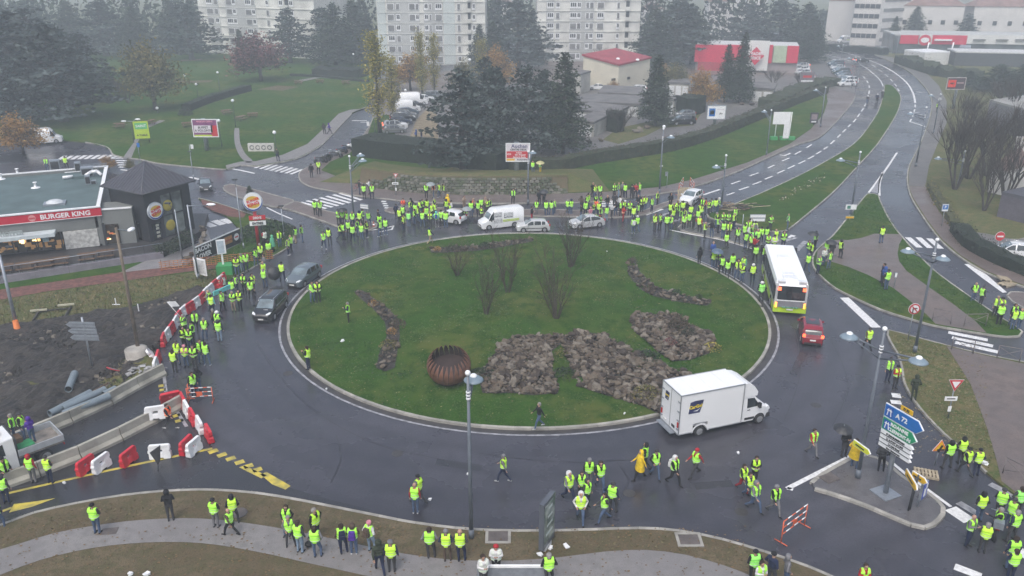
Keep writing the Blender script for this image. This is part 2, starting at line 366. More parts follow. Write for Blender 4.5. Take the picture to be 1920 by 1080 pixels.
sheet('park_path',smooth_poly([Vector((x,y,0))for x,y in[(462,305),(448,290),(440,268),(440,240),(448,240),(450,266),(460,288),(474,302)]],True,6),.135,PATH)
for k,q in enumerate([[(480,168),(520,160),(560,163),(530,170)],[(330,152),(400,150),(395,154),(330,156)],[(340,112),(380,110),(376,113),(338,115)]]):
    sheet('bare_earth_patch',q,.135,DIRT)
sheet('hill_lane',[(560,150),(600,143),(690,150),(690,152),(600,146),(565,153)],.136,PATH)
right_k=[(1640,102),(1690,125),(1715,142),(1740,170),(1747,190),(1745,212),(1737,240),(1725,270),(1706,308),(1702,325),(1702,345),(1710,372),(1735,412),(1765,451),(1800,481),(1850,511),(1920,537),(2000,562),(2200,620)]
sheet('east_bank',right_k+[(2600,640),(2300,95),(1640,95)],.12,GRASS_DRY,z0=-.1)
kerb(right_k,'east_road_kerb')
sheet('east_footway',[(1642,102),(1692,125),(1717,142),(1742,170),(1749,190),(1747,212),(1739,240),(1727,270),(1708,308),(1704,325),(1704,348),(1735,350),(1742,310),(1758,270),(1775,230),(1775,190),(1760,160),(1730,130),(1700,112)],.135,ASPH_LOT)
sheet('brown_footway',[(1704,349),(1736,350),(1748,375),(1762,398),(1790,432),(1812,455),(1850,480),(1920,510),(2100,570),(2200,600),(2200,618),(2000,560),(1922,535),(1852,509),(1802,479),(1767,449),(1737,410),(1712,370)],.135,PAVE)
sheet('small_car_park',[(1812,433),(1850,438),(1900,449),(1960,442),(2200,470),(2200,590),(1920,505),(1860,478),(1830,455)],.139,ASPH_LOT)
kerb([(1812,433),(1850,439),(1902,449),(1960,440),(2100,450)],'car_park_kerb')
west=[(372,371),(400,378),(440,391),(470,401),(520,414),(545,424),(552,438),(547,454),(536,466),(499,487),(460,509),(424,527),(405,545),(375,560),(250,600),(-300,720),(-300,560),(0,522),(240,490),(345,497),(372,494),(452,455),(458,440),(445,425),(425,405),(385,385)]
sheet('west_verge',west,.12,GRASS,z0=-.1);kerb(west[:12],'west_kerb')
sheet('bark_bed',[(376,373),(420,385),(462,400),(456,408),(430,406),(400,396),(380,384)],.136,mat('bark_mulch',(.13,.055,.045),.9,.35,3,.7,12))
sheet('bark_strip',[(-300,590),(0,543),(240,508),(345,499),(412,492),(408,503),(330,512),(250,524),(90,546),(0,562),(-300,620)],.136,MATS['bark_mulch'])
sheet('dry_verge',[(-300,622),(0,563),(90,547),(250,525),(330,514),(408,506),(400,535),(340,548),(240,575),(130,592),(0,615),(-300,680)],.14,GRASS_DRY)
# excavated works ground: an uneven field of dark soil
def rough_ground(name,pts,z,amp,material,step=.5,parent=None):
    w=W_(pts,z);xs=[p.x for p in w];ys=[p.y for p in w]
    def inside(x,y):
        c=False;n=len(w)
        for i in range(n):
            a,b=w[i],w[i-1]
            if(a.y>y)!=(b.y>y)and x<(b.x-a.x)*(y-a.y)/(b.y-a.y)+a.x:c=not c
        return c
    ix={};v=[];f=[]
    nx=int((max(xs)-min(xs))/step)+2;ny=int((max(ys)-min(ys))/step)+2
    grid=[[inside(min(xs)+i*step,min(ys)+j*step)for j in range(ny)]for i in range(nx)]
    def vid(i,j):
        if(i,j)not in ix:
            x,y=min(xs)+i*step,min(ys)+j*step
            h=noise.noise(Vector((x*.25,y*.25,3)))*amp+noise.noise(Vector((x*1.1,y*1.1,7)))*amp*.4+noise.noise(Vector((x*3,y*3,7)))*amp*.22+math.sin(x*.9+y*2.4)*amp*.07
            edge=sum(grid[a][b]for a in range(max(0,i-2),min(nx,i+3))for b in range(max(0,j-2),min(ny,j+3)))/25
            ix[(i,j)]=len(v);v.append((x,y,z+max(0,h+amp*.4)*max(0,edge-.35)))
        return ix[(i,j)]
    for i in range(nx-1):
        for j in range(ny-1):
            if grid[i][j]and grid[i+1][j]and grid[i][j+1]and grid[i+1][j+1]:f.append((vid(i,j),vid(i+1,j),vid(i+1,j+1),vid(i,j+1)))
    me=bpy.data.meshes.new(name);me.from_pydata(v,[],f);me.materials.append(material);me.update()
    o=link(name,me,parent);o['kind']='structure';return o
rough_ground('excavated_soil',[(-300,660),(0,612),(130,592),(240,575),(330,548),(385,538),(392,545),(350,590),(320,620),(290,655),(280,690),(240,720),(130,790),(0,850),(-300,960)],.145,1.0,SOIL,.3)
rough_ground('grassy_spoil_heap',[(150,745),(170,715),(215,690),(235,668),(290,655),(300,690),(285,705),(240,715),(200,745),(160,762)],.16,.7,GRASS_DRY,.35)
rough_ground('spoil_heap',[(0,740),(60,712),(110,705),(125,720),(60,745),(0,765)],.16,1.0,GRASS_DRY,.4)
# --- road surface patches and markings
sheet('new_asphalt',[(-400,1090),(-400,1010),(0,921),(200,882),(398,842),(425,858),(470,884),(545,915),(620,937),(695,955),(688,963),(620,948),(560,936),(480,923),(400,917),(300,920),(180,935),(60,961),(0,984),(-260,1074)],.004,ASPH_NEW)
sheet('new_asphalt',[(-400,1010),(-400,920),(0,850),(130,800),(300,700),(325,700),(345,760),(398,838),(200,880),(0,919)],.004,ASPH_NEW)
def ribbon(name,pts,w,z,material,world=False,parent=None,sm=True,wk=False):
    ps=[Vector((p[0],p[1],z))for p in pts]if world else W_(pts,z)
    if sm and len(ps)>2:ps=smooth_poly(ps,False,1.0)
    m=MB();L=[];Rr=[]
    for i,p in enumerate(ps):
        d=(ps[min(i+1,len(ps)-1)]-ps[max(i-1,0)]);d.z=0;d.normalize();nrm=Vector((-d.y,d.x,0))*w/2
        L.append(p+nrm);Rr.append(p-nrm)
    for i in range(len(ps)-1):m.quad(Rr[i],Rr[i+1],L[i+1],L[i])
    o=m.build(name,material,parent)
    if not parent:o['kind']='structure'
    return o
MK=empty('road_markings',(0,40,0));MK['kind']='structure'
def mark(pts,w,name='line_marking',material=None,z=.009):
    o=ribbon(name,pts,w,z,material or PAINT);o.parent=MK;o.matrix_parent_inverse=MK.matrix_world.inverted()
    o.matrix_parent_inverse=Matrix.Translation((0,-40,0));del o['kind'];return o
def patch(pts,name='stripe_marking',material=None,z=.009):
    o=sheet(name,pts,z,material or PAINT,kind=None);o.parent=MK;o.matrix_parent_inverse=Matrix.Translation((0,-40,0));return o
def bar(x0,y0,x1,y1,w=.5,**k):return mark([(x0,y0),(x1,y1)],w,'stripe_marking',**k)
for i in range(8):t=i/7;bar(478+67*t,315+11.5*t,501+66*t,306+11.5*t,.45)
for i in range(7):t=i/6;bar(563+74*t,379-17*t,612+66*t,391-16*t,.45)
for i in range(4):bar(715+2*i,377.5+4*i,724+2*i,377.8+4*i,.45)
for i in range(3):bar(1128,377.5+4.4*i,1158-2*i,377.2+4.4*i,.5)
for i in range(9):bar(110+12.5*i,299.5-.3*i,123+12.5*i,292-.3*i,.6)
for i in range(4):bar(217+2*i,301+4*i,240-1*i,301.5+4*i,.5)
bar(226,318,241,319.5,.4)
for i in range(4):mark([(210,288+3*i),(230,293-2+2.2*i),(262,291+1.6*i)],.28)
for a in[(1702,445,1724,464),(1722,445,1744,465),(1742,447,1764,466)]:bar(*a,.6)
for a in[(1778,623,1852,637.5),(1785,632.5,1862,649),(1791,642,1871,660)]:bar(*a,.55)
for a in[(385,418,401,425),(401,413.5,418,421),(417,411,434,418)]:bar(*a,.8)
bar(1209,402.5,1241,391.5,.55);bar(1318,365.5,1350,355,.3);bar(1240,404,1262,397,.45,material=PAINT_OLD);bar(1262,415,1288,407,.45,material=PAINT_OLD)
bar(1583,558,1643,614,.75);mark([(1476,916),(1600,853)],.28);bar(1476,915,1487,918,.25)
patch([(1808,495),(1816,495),(1850,515),(1888,548),(1880,549),(1840,520)])
bar(1797,942,1832,963,.45,material=PAINT_OLD);bar(1856,907,1903,931,.45,material=PAINT_OLD);bar(1782,953,1818,977,.8);bar(1790,1062,1840,1081,.5);bar(1905,1028,1940,1052,.6)
mark([(1671,866),(1700,890),(1745,922),(1783,950)],.2);bar(1672,740.5,1689,742.5,.6);bar(1670,753,1690,755,.5)
bar(1492,437+8,1470,452,.5,material=PAINT_OLD);bar(1511,452,1493,470,.5,material=PAINT_OLD);bar(1480,446,1488,441,.5)
mark([(1256,431),(1300,440),(1350,449),(1416,468)],.22)
mark([(500,389),(520,399),(548,411)],.2);mark([(425,315),(450,319),(477,325)],.35);bar(355,332,376,336.5,.45)
mark([(710,435),(735,430),(738,423)],.18);mark([(668,437),(700,431),(738,424)],.2)
bar(660,226,688,226.5,.4);bar(676,229,690,229.5,.3)
dA=[(1371,345,1388,339),(1405,330,1422,324),(1440,315,1452,309.5),(1466,302,1480,296),(1490,289.5,1502,283),(1512,277,1522,271)]
dB=[(1362,366,1377,361),(1386,356,1404,350),(1411,346,1427,340),(1434,336,1449,330),(1457,325,1471,319),(1477,316,1490,310),(1497,307,1510,301),(1515,298,1526,292),(1530,289,1540,283),(1544,280,1552,275),(1557,270,1565,263),(1570,258,1576,252),(1580,248,1586,242),(1590,238,1595,233),(1600,229,1605,223),(1608,219,1612,213),(1615,209,1619,203),(1621,199,1624,193),(1626,188,1628,182),(1629,176,1630,170),(1630,165,1629.5,160),(1628,156,1625,151),(1622,147,1618,143)]
dC=[(1622,113,1629,117),(1634,121,1642,126),(1647,130,1654,135),(1659,139,1665,144),(1669,148,1674,153),(1677,157,1681,162),(1683,166,1686,171),(1716,196,1716,201),(1715,205,1714,210),(1713,214,1711,219),(1709,223,1706,228)]
for q in dA+dB+dC:bar(*q,w=.24)
mark([(1542,89),(1590,100),(1627,112),(1652,122),(1677,136),(1700,155),(1712,175),(1716,193)],.35)
mark([(1543,100),(1560,105),(1600,116),(1620,125),(1635,136),(1650,150),(1656,162)],.22)
mark([(1560,113),(1600,109),(1640,110)],.3);mark([(1706,228),(1722,233),(1737,238)],.3)
mark([(1462,290),(1470,292),(1482,287)],.3)
mark([(1682,286),(1660,319),(1629,361)],.25);mark([(1655,323),(1649,345),(1649,367)],.25);patch([(1655,325),(1649,345),(1648,362),(1633,360)],material=PAINT_OLD)
for a in[(1712,212,1724,210),(1718,216,1730,215),(1690,141,1698,142),(1718,172,1729,174)]:bar(*a,w=.3)
# dark tar patches on the eastern road
for q in[[(1610,300),(1660,296),(1665,306),(1620,312)],[(1640,340),(1664,318),(1695,322),(1690,334)],[(1700,220),(1735,232),(1730,250),(1690,250)]]:
    patch(q,'tar_patch',ASPH_NEW,z=.004)
# repairs, joints and covers in the carriageway
for q in[[(640,520),(700,500),(712,506),(655,527)],[(820,860),(905,872),(900,884),(815,871)],[(1300,905),(1370,900),(1376,912),(1306,918)],[(1480,700),(1500,660),(1512,664),(1494,706)]]:patch(q,'tar_patch',ASPH_NEW,z=.004)
TAR=mat('tar_joint',(.018,.018,.02),.3,.1,3)
for q in[[(480,640),(520,700),(590,770),(700,830),(830,862)],[(900,850),(1050,866),(1220,860)],[(620,905),(640,860),(630,815)],[(1150,960),(1180,900),(1160,868)],[(1455,560),(1490,620),(1500,700),(1470,790)],[(700,470),(820,440),(900,433)],[(1200,440),(1330,470),(1420,520)],[(1560,640),(1590,720),(1560,800)]]:mark(q,.035,'tar_joint',TAR,z=.011)
for x,y in[(745,850),(1180,925),(620,640),(1530,760),(1090,432),(540,700),(1390,960)]:
    m=MB();m.lathe([(.33,0),(.33,.012)],(0,0,0),18);o=m.build('manhole_cover',mat('cast_iron',(.045,.042,.042),.45,.2,6),MK,at(x,y,.002));o.matrix_parent_inverse=Matrix.Translation((0,-40,0))
# yellow temporary markings
mark([(10,926),(110,903),(250,872),(398,841)],.2,material=YELLOW)
patch([(17,961),(26,945),(60,941),(104,934),(60,950)],material=YELLOW)
bar(5,958,22,952,.2,material=YELLOW)
for i in range(6):t=i/5;bar(391+83*t,849+34*t,408+83*t,843+35*t,.38,material=YELLOW)
patch([(448,876),(458,873),(500,891),(490,897)],material=YELLOW);patch([(488,889),(500,885),(545,911),(535,918),(510,908)],material=YELLOW)
for a in[(297,724,309,722),(299,732,311,730),(301,741,313,739),(322,772,336,768),(324,781,338,777),(326,791,344,787)]:bar(*a,w=.35,material=YELLOW)
mark([(306,690),(311,735)],.2,material=PAINT_OLD);mark([(330,768),(350,800)],.2,material=PAINT_OLD)
# inspection covers and gullies
def cover(px,py,w,d,rz=0,label='',frame=True):
    p=at(px,py,.137);e=empty('drain_cover',p,rz);tag(e,label,'drain cover')
    m=MB();m.box((0,0,.0),(w,d,.03));m.build('plate',mat('rusty_plate',(.10,.085,.08),.6,.2,3,.2,30),e)
    if frame:
        f=MB()
        for s in(-1,1):f.box((s*(w/2+.07),0,.01),(.14,d+.28,.05));f.box((0,s*(d/2+.07),.01),(w,.14,.05))
        f.build('frame',KERB,e)
cover(1292,1012,.95,.75,0,'rusty square gully cover in a concrete frame, right part of the near verge')
cover(934,1006,.95,.75,0,'rusty gully cover in the near verge beside the tall grey lamp post')
cover(205,996,.75,.5,.15,'dark rectangular grate set in the grey footpath at bottom left',False)
cover(1555,896,.9,.7,.5,'dark square plate in the west corner of the signpost island',False)
p=at(448,962,.137);mm=MB();mm.lathe([(.42,0),(.42,.02),(.38,.03)],(0,0,0),20);tag(mm.build('drain_cover',MATS['rusty_plate'],None,p),'round manhole cover in the brown verge behind two standing people','drain cover')
# pale footing slabs flush around sign posts
def litter(px,py,s,col,lab,z=.15):
    p=at(px,py,z);m=MB()
    for k in range(3):m.box((random.uniform(-.1,.1)*s,random.uniform(-.1,.1)*s,.02+.03*k),(s*.5,s*.35,.04),0,random.random()*3,ry=random.uniform(-.4,.4))
    tag(m.build('litter',col,None,p),lab,'litter')
# ============================================================ BUILDINGS
TEAL=mat('green_roof_felt',(.075,.115,.118),.7,.18,.5,.2,8)
GWALL=mat('grey_render',(.17,.18,.175),.7,.06,1.0,.1,20)
ANTH=mat('anthracite_cladding',(.022,.024,.030),.45,.12,1.0)
BKRED=mat('red_sign_panel',(.50,.010,.035),.4,.05,2.0)
WOOD=mat('wood',(.13,.075,.042),.6,.25,5.0,.2,20)
WARM=mat('warm_interior',(.20,.10,.04),.7,.6,1.2,col2=(.45,.26,.10),emit=(1.0,.55,.2,.10))
LIT=mat('lit_ceiling_lamp',(.8,.6,.3),.5,.1,2,emit=(1.0,.7,.3,2.5))
def restaurant():
    O=at(185,388,4.4);O.z=0
    B=at(202,306,4.4);ang=math.atan2(B.y-O.y,B.x-O.x)-math.pi/2
    r=empty('restaurant',(O.x,O.y,0),ang)
    tag(r,'burger restaurant with flat green roof, red sign band and long glazed front','restaurant')
    Lx,D,Hh,F0=32.0,17.5,4.4,.75
    w=MB();w.box((-.15,D/2,Hh/2),(.3,D,Hh));w.box((-Lx/2,D-.15,Hh/2),(Lx-.6,.3,Hh));w.box((-Lx/2-.2,.15,3.05),(Lx-.7,.3,1.3));w.box((-Lx+.2,D/2,Hh/2),(.3,D-.7,Hh))
    w.box((-.45,.16,1.6),(.5,.34,1.6))
    w.build('wall',GWALL,r)
    m=MB();m.box((-Lx/2,D/2+.1,Hh-.32),(Lx-.7,D-.9,.12));m.build('roof',TEAL,r)
    p=MB()
    for c,d in(((-Lx/2,-.02,Hh+.05),(Lx+.3,.34,.1)),((-Lx/2,D-.1,Hh+.05),(Lx+.3,.3,.1)),((-.05,D/2,Hh+.05),(.34,D-.3,.1))):p.box(c,d)
    p.box((-2.6,D-.9,Hh-.1),(3.2,.1,.08))
    p.build('parapet',WHITE,r)
    s=MB();s.box((-Lx/2+.1,-.07,Hh-.43),(Lx+.1,.16,.72));s.build('sign_band',BKRED,r)
    s=MB();s.box((-Lx/2+.1,-.07,Hh-.80),(Lx+.12,.2,.05));s.build('band_trim',WHITE,r)
    text('BURGER KING',.62,WHITE,r,(-2.85,-.16,Hh-.44),(R(90),0,0),sx=1.05,bold=.018)
    e=MB();e.lathe([(.3,0),(.3,.02)],(-5.6,-.16,Hh-.43),20,axis='y');e.build('emblem',mat('emblem_red_white',(.65,.3,.3),.4,.1),r)
    text('KING',.2,BKRED,r,(-5.6,-.19,Hh-.43),(R(90),0,0),name='emblem_lettering',bold=.01)
    # stone panel: rows of thin split stone
    sm_=mat('split_stone',(.50,.50,.48),.85,.25,3.0,.4,12)
    base=MB();base.box((-1.95,.06,1.5),(2.9,.18,1.7));base.build('stone_panel',sm_,r)
    unit=MB();unit.box((0,0,0),(1,.07,1));um=unit.mesh('stone',sm_)
    for k in range(14):
        x=-3.4;z=.72+k*.12
        while x<-.55:
            L=min(random.uniform(.25,.6),-.5-x)
            link('stone',um,r,(x+L/2,-.055+random.uniform(-.02,.02),z),(0,0,0),(L*.96,1,.108));x+=L
    # glazed front
    g=MB();g.box((-11.0,.1,1.6),(15.0,.05,1.65));
    x=-3.6
    for k in range(7):
        f=MB();f.box((x-1.0,.02,1.6),(1.86,.03,1.55));f.build('window_pane',mat('shop_glass',(.03,.025,.02),.08,.3,1,spec=.8),r)
        fr=MB();fr.box((x,0,1.6),(.12,.12,1.7));fr.box((x-1.0,0,.8),(1.88,.1,.08));fr.build('mullion',ANTH,r);x-=2.0
    i_=MB()
    for k in range(60):i_.box((random.uniform(-17,-3.6),-.012,random.uniform(.95,2.1)),(random.uniform(.15,.6),.02,random.uniform(.1,.5)),random.choice((0,0,0,0,0,1)))
    i_.build('interior_glow',[WARM,LIT],r)
    po=MB();po.box((-4.9,-.04,1.9),(.5,.02,.6));po.build('window_poster',mat('poster_blue',(.35,.5,.55),.5,.4,3),r)
    # fascia box over the entrance, letters on top
    a=MB();a.box((-10.4,-.75,2.55),(13.0,1.3,.32));a.build('canopy',mat('canopy_pale',(.50,.56,.58),.5,.1),r)
    text('WHOPPER',.5,mat('letter_grey',(.30,.34,.34),.4),r,(-7.6,-.9,2.95),(R(90),0,0),bold=.02,ext=.05)
    # link block between hall and tower
    v=MB();v.prism([(0.02,0.05),(2.75,-.25),(3.05,2.4),(0.02,3.0)],0,4.05,0,'xy');v.build('side_bay',GWALL,r)
    v=MB();v.box((1.35,-.02,4.1),(2.9,.3,.1),rz=-.1);v.build('bay_coping',WHITE,r)
    v=MB();v.box((.75,-.1,1.7),(1.25,.1,1.9),rz=-.1);v.build('bay_window',mat('shop_glass',(.03,.025,.02)),r)
    v=MB()
    for k in range(9):v.box((.75+random.uniform(-.45,.45),-.17,random.uniform(.95,2.4)),(random.uniform(.12,.4),.02,random.uniform(.1,.3)),random.choice((0,0,1,2)),rz=-.1)
    v.build('bay_interior',[WARM,mat('orange_display',(.55,.12,.03),.5,emit=(1,.3,.1,.15)),LIT],r)
    v=MB();v.box((.08,-.1,1.75),(.22,.2,2.1));v.build('bay_post',ANTH,r)
    # things on the roof
    def on_roof(px,py):return r.matrix_world.inverted()@at(px,py,Hh-.25)
    bpy.context.view_layer.update();inv=Matrix.Rotation(-ang,4,'Z')@Matrix.Translation((-O.x,-O.y,0))
    def rf(px,py,z=Hh-.26):q=inv@at(px,py,z);return(q.x,q.y,z)
    c=rf(103,383);m=MB();m.box((c[0],c[1],c[2]+.1),(1.9,1.3,.2));m.lathe([(.75,.2),(.7,.3),(.45,.42),(.1,.47)],c,16,1);m.build('skylight',[METAL,mat('skylight_dome',(.55,.58,.6),.25,.1)],r)
    for px,py in((67,352),(33,326),(2,336)):
        c=rf(px,py);m=MB();m.lathe([(.45,0),(.42,.06),(.12,.1),(.12,.5),(.2,.52),(.2,.6)],c,12);m.build('roof_vent',WHITE,r)
    c=rf(120,337);m=MB();m.tube((c[0]-.1,c[1],c[2]+.25),(c[0]+.9,c[1]+.1,c[2]+.25),.17,n=10);m.box((c[0]+1.5,c[1],c[2]+.15),(1.3,.6,.3),1);m.path([(c[0]+2.1,c[1],c[2]+.25),(c[0]+2.7,c[1]+.3,c[2]+.55),(c[0]+3.3,c[1]+.2,c[2]+.55),(c[0]+3.7,c[1]-.2,c[2]+.2)],.17,10);m.build('duct',[WHITEP,TEAL],r)
    for px,py,d in((165,330,(1.2,.9,1.0)),(148,322,(.6,.8,1.1)),(166,345,(.5,.5,.9)),(105,318,(1.0,.8,1.1)),(176,345,(.5,.4,.4))):
        c=rf(px,py);m=MB();m.box((c[0],c[1],c[2]+d[2]/2),d);m.box((c[0],c[1]-d[1]/2-.02,c[2]+d[2]/2),(d[0]*.8,.03,d[2]*.75),1);m.build('rooftop_unit',[METAL,DARKMET],r)
    c=rf(170,318);m=MB()
    for k in range(5):m.box((c[0]+k*.5-1.2,c[1]+.2,c[2]+.2),(.06,2.2,.3))
    for k in range(4):m.box((c[0],c[1]-.8+k*.6,c[2]+.38),(3.4,.06,.06))
    m.build('cable_tray',METAL,r)
    # tower with pyramid roof
    ez=5.5;a,b,c2=at(279,360,ez),at(186,352,ez),at(367,337,ez)
    ctr=(b+c2)/2;dr=math.atan2(c2.y-a.y,c2.x-a.x);S=((c2-a).length+(b-a).length)/2+.1
    t=empty('corner_tower',(ctr.x,ctr.y,0),dr)
    tag(t,'black square tower of the burger restaurant under a ribbed pyramid roof','tower')
    h=S/2;hw=h-.22
    lo,hi=ez,20
    for _ in range(40):
        mz=(lo+hi)/2
        q=at(271,302,mz)
        if q.y>ctr.y:lo=mz
        else:hi=mz
    az=min(max(lo,ez+1.4),ez+2.6)
    # local frame: near corner is (-h,-h); +x runs along the right-hand face, +y along the left-hand face
    w=MB();z0,z1=0,ez
    w.box((0,hw-.1,ez/2),(2*hw,.2,ez));w.box((hw-.1,0,ez/2),(.2,2*hw-.4,ez))
    # left face (x=-hw): plain above, door opening below
    w.box((-hw+.1,0,3.95),(.2,2*hw,3.1));w.box((-hw+.1,hw-1.75,1.2),(.2,3.1,2.4));w.box((-hw+.1,-hw+.65,1.2),(.2,1.3,2.4))
    # right face (y=-hw): pier, glazed part
    w.box((-hw+.95,-hw+.1,ez/2),(1.5,.2,ez));w.box((hw-.45,-hw+.1,ez/2),(.9,.2,ez));w.box((.4,-hw+.1,ez-.3),(2*hw-2.6,.2,.6));w.box((.4,-hw+.1,.35),(2*hw-2.6,.2,.7))
    w.build('wall',ANTH,t)
    gx0,gx1=-hw+1.75,hw-.95;n=2
    for i in range(n):
        for j,(za,zb)in enumerate(((.75,2.75),(2.85,4.85))):
            xa=gx0+(gx1-gx0)*i/n;xb=gx0+(gx1-gx0)*(i+1)/n
            p=MB();p.box(((xa+xb)/2,-hw+.12,(za+zb)/2),(xb-xa-.14,.05,zb-za));p.build('window_pane',mat('play_glass',(.16,.18,.17),.1,.5,.8,spec=.8),t)
            fr=MB();fr.box((xa,-hw+.06,(za+zb)/2),(.12,.14,zb-za+.1));fr.box(((xa+xb)/2,-hw+.06,zb+.05),(xb-xa-.12,.14,.09));fr.build('mullion',ANTH,t)
    for z in(1.7,3.7):
        q=MB();q.sphere((gx0+.75,-hw+.06,z),.55,0,14,8);q.v=[(x,-hw+.02+(y+hw-.06)*.15,zz)for x,y,zz in q.v];q.build('yellow_ball',mat('mustard',(.45,.36,.04),.5),t)
    q=MB();q.box((-hw+.08,-.55,1.15),(.08,2.0,2.2));q.build('entrance_glass',mat('shop_glass',(.03,.025,.02)),t)
    q=MB()
    for y in(-1.5,-.55,.4):q.box((-hw+.02,y,1.15),(.1,.07,2.3))
    q.build('door_frame',DARKMET,t)
    q=MB();q.tube((-hw-.02,.2,.3),(-hw-.02,.32,2.2),.07);q.tube((-hw-.02,-.2,1.6),(-hw-.02,-.2,2.2),.06);q.build('yellow_strip_light',mat('yellow_light',(.8,.6,.05),.5,emit=(1,.75,.1,1.0)),t)
    q=MB();q.box((-hw-.03,.1,.08),(1.0,1.8,.06));
    # menu window on the right face beside the entrance
    q=MB();q.box((-hw+.85,-hw-.02,1.5),(.9,.05,1.7));q.build('side_window',GLASS,t)
    q=MB()
    for zz in(1.0,1.4,1.8,2.1):q.box((-hw+.95,-hw-.06,zz),(.34,.02,.22))
    q.build('menu_board',mat('cream',(.5,.5,.42),.6),t)
    # roof: four faces, standing seams, ridge caps
    rr=h+.28;rf_=MB();zc=ez+.02;A=(0,0,az)
    cs=[(-rr,-rr,zc),(rr,-rr,zc),(rr,rr,zc),(-rr,rr,zc)]
    for i in range(4):rf_.tri(cs[i],cs[(i+1)%4],A)
    rf_.poly(list(reversed(cs)))
    rf_.build('roof',mat('dark_metal_roof',(.055,.055,.068),.4,.1,1.0),t)
    su=MB();su.box((.5,0,0),(1,.05,.06));sme=su.mesh('seam',mat('seam_metal',(.085,.085,.10),.35))
    for i in range(4):
        c0,c1=Vector(cs[i]),Vector(cs[(i+1)%4]);mid=(c0+c1)/2;apex=Vector(A)
        up=apex-mid;e=(c1-c0).normalized();N=15
        for k in range(N+1):
            f=(k+.5)/(N+1)*2-1
            st=mid+e*f*rr;ln=up*(1-abs(f))
            if ln.length<.2:continue
            d=ln.normalized();nrm=e.cross(d)*(1)
            M=Matrix((d,e,d.cross(e))).transposed().to_euler()
            link('seam',sme,t,st+Vector((0,0,.01)),M,(ln.length,1,1))
        d=apex-c0;q=MB();q.tube(c0,apex,.06,.06,6);q.build('ridge',mat('seam_metal',(.085,.085,.10)),t)
    q=MB()
    for i in range(4):
        c0,c1=Vector(cs[i]),Vector(cs[(i+1)%4]);q.tube(c0,c1,.07,.07,6)
    q.build('gutter',ANTH,t)
    # round sign on the right-hand face close to the near corner
    disc(t,(-hw+.95,-hw-.12,3.55),(R(90),0,0),.86)
    return r
def disc(parent,loc,rot,rad,thing=None):
    s=empty('round_sign',loc,0,parent);s.rotation_euler=rot
    m=MB();m.lathe([(rad,-.08),(rad,.06),(rad*.97,.09)],(0,0,0),32);m.build('sign_body',mat('sign_rim_grey',(.42,.46,.5),.35),s)
    m=MB();m.lathe([(rad*.95,.09),(rad*.95,.105)],(0,0,0),32);m.build('white_face',WHITE,s)
    m=MB();n=26
    for i in range(n):  # blue crescent
        a0=R(-140)+R(230)*i/n-R(60);a1=R(-140)+R(230)*(i+1)/n-R(60)
        def w(a):return.16*math.sin(math.pi*(a-R(-200))/R(230))
        for q in(0,):
            o0,o1=.93,.93
            m.quad((rad*(o0-w(a0))*math.cos(a0),rad*(o0-w(a0))*math.sin(a0),.115),(rad*o0*math.cos(a0),rad*o0*math.sin(a0),.115),(rad*o1*math.cos(a1),rad*o1*math.sin(a1),.115),(rad*(o1-w(a1))*math.cos(a1),rad*(o1-w(a1))*math.sin(a1),.115))
    m.build('blue_crescent',mat('sign_blue',(.01,.05,.28),.4),s)
    m=MB()
    for sgn in(1,-1):
        pts=[(rad*.66*math.cos(a),sgn*(rad*.22+rad*.42*math.sin(a)),.118)for a in[math.pi*i/12 for i in range(13)]]
        m.poly(pts if sgn>0 else list(reversed(pts)))
    m.build('bun',mat('bun_yellow',(.62,.42,.05),.45),s)
    rt=mat('letter_red',(.55,.01,.02),.4)
    text('BURGER',rad*.36,rt,s,(0,rad*.2,.125),(0,0,R(18)),bold=.012*rad,sx=.98)
    text('KING',rad*.50,rt,s,(.02,-rad*.22,.125),(0,0,R(18)),bold=.02*rad)
    return s
restaurant()
# terrace, ramp and its furniture
sheet('terrace',[(-300,572),(-150,545),(0,520),(306,473),(330,462),(380,430),(390,400),(300,400),(0,440),(-300,470)],.62,mat('dark_decking',(.035,.033,.035),.5,.25,2.0),z0=0.0)
tw=[(-300,573),(0,521),(306,474)]
ww=W_(tw,.62);m=MB()
for a,b in zip(ww,ww[1:]):
    d=(b-a);ln=d.length;k=int(ln/2.4)
    for i in range(k):
        p=a+d*((i+.5)/k);o=MB();o.box((0,0,.35),(ln/k-.02,.2,.76));o.build('retaining_wall_panel',mat('lilac_concrete',(.20,.185,.215),.7,.12,1.5,.2,12),None,(p.x,p.y,0),(0,0,math.atan2(d.y,d.x)))['kind']='structure'
sheet('ramp_paving',[(306,474),(225,511),(350,497),(375,478),(395,450),(388,425),(378,432),(372,455),(340,470)],.145,mat('ramp_grey',(.20,.195,.20),.5,.12,1.0,.2,12))
for i,(px,py)in enumerate([(50,508),(115,498),(165,490),(200,484),(10,512),(85,503)]):
    p=at(px,py,.62);e=empty('picnic_table',p,R(22));tag(e,['slatted brown terrace table second from the left edge','slatted brown table in the middle of the restaurant terrace','brown terrace table below the white split-stone panel, the left one','brown terrace table nearest the black tower','brown terrace table cut by the left picture edge','brown terrace table third from the left edge'][i],'table','tables on the restaurant terrace')
    t=MB()
    for k in range(3):t.box((0,-.28+.28*k,.72),(1.5,.24,.05))
    t.build('tabletop',WOOD,e)
    for s in(-1,1):
        b=MB();b.box((0,s*.62,.42),(1.4,.28,.05));b.build('bench',WOOD,e)
        l=MB();l.box((s*.55,0,.36),(.06,1.2,.05));l.box((s*.55,-.3,.35),(.06,.06,.7));l.box((s*.55,.3,.35),(.06,.06,.7));l.build('leg_frame',DARKMET,e)
rail=empty('terrace_railing',at(150,500,.62));tag(rail,'thin dark railing along the edge of the restaurant terrace','railing')
O_=rail.location.copy()
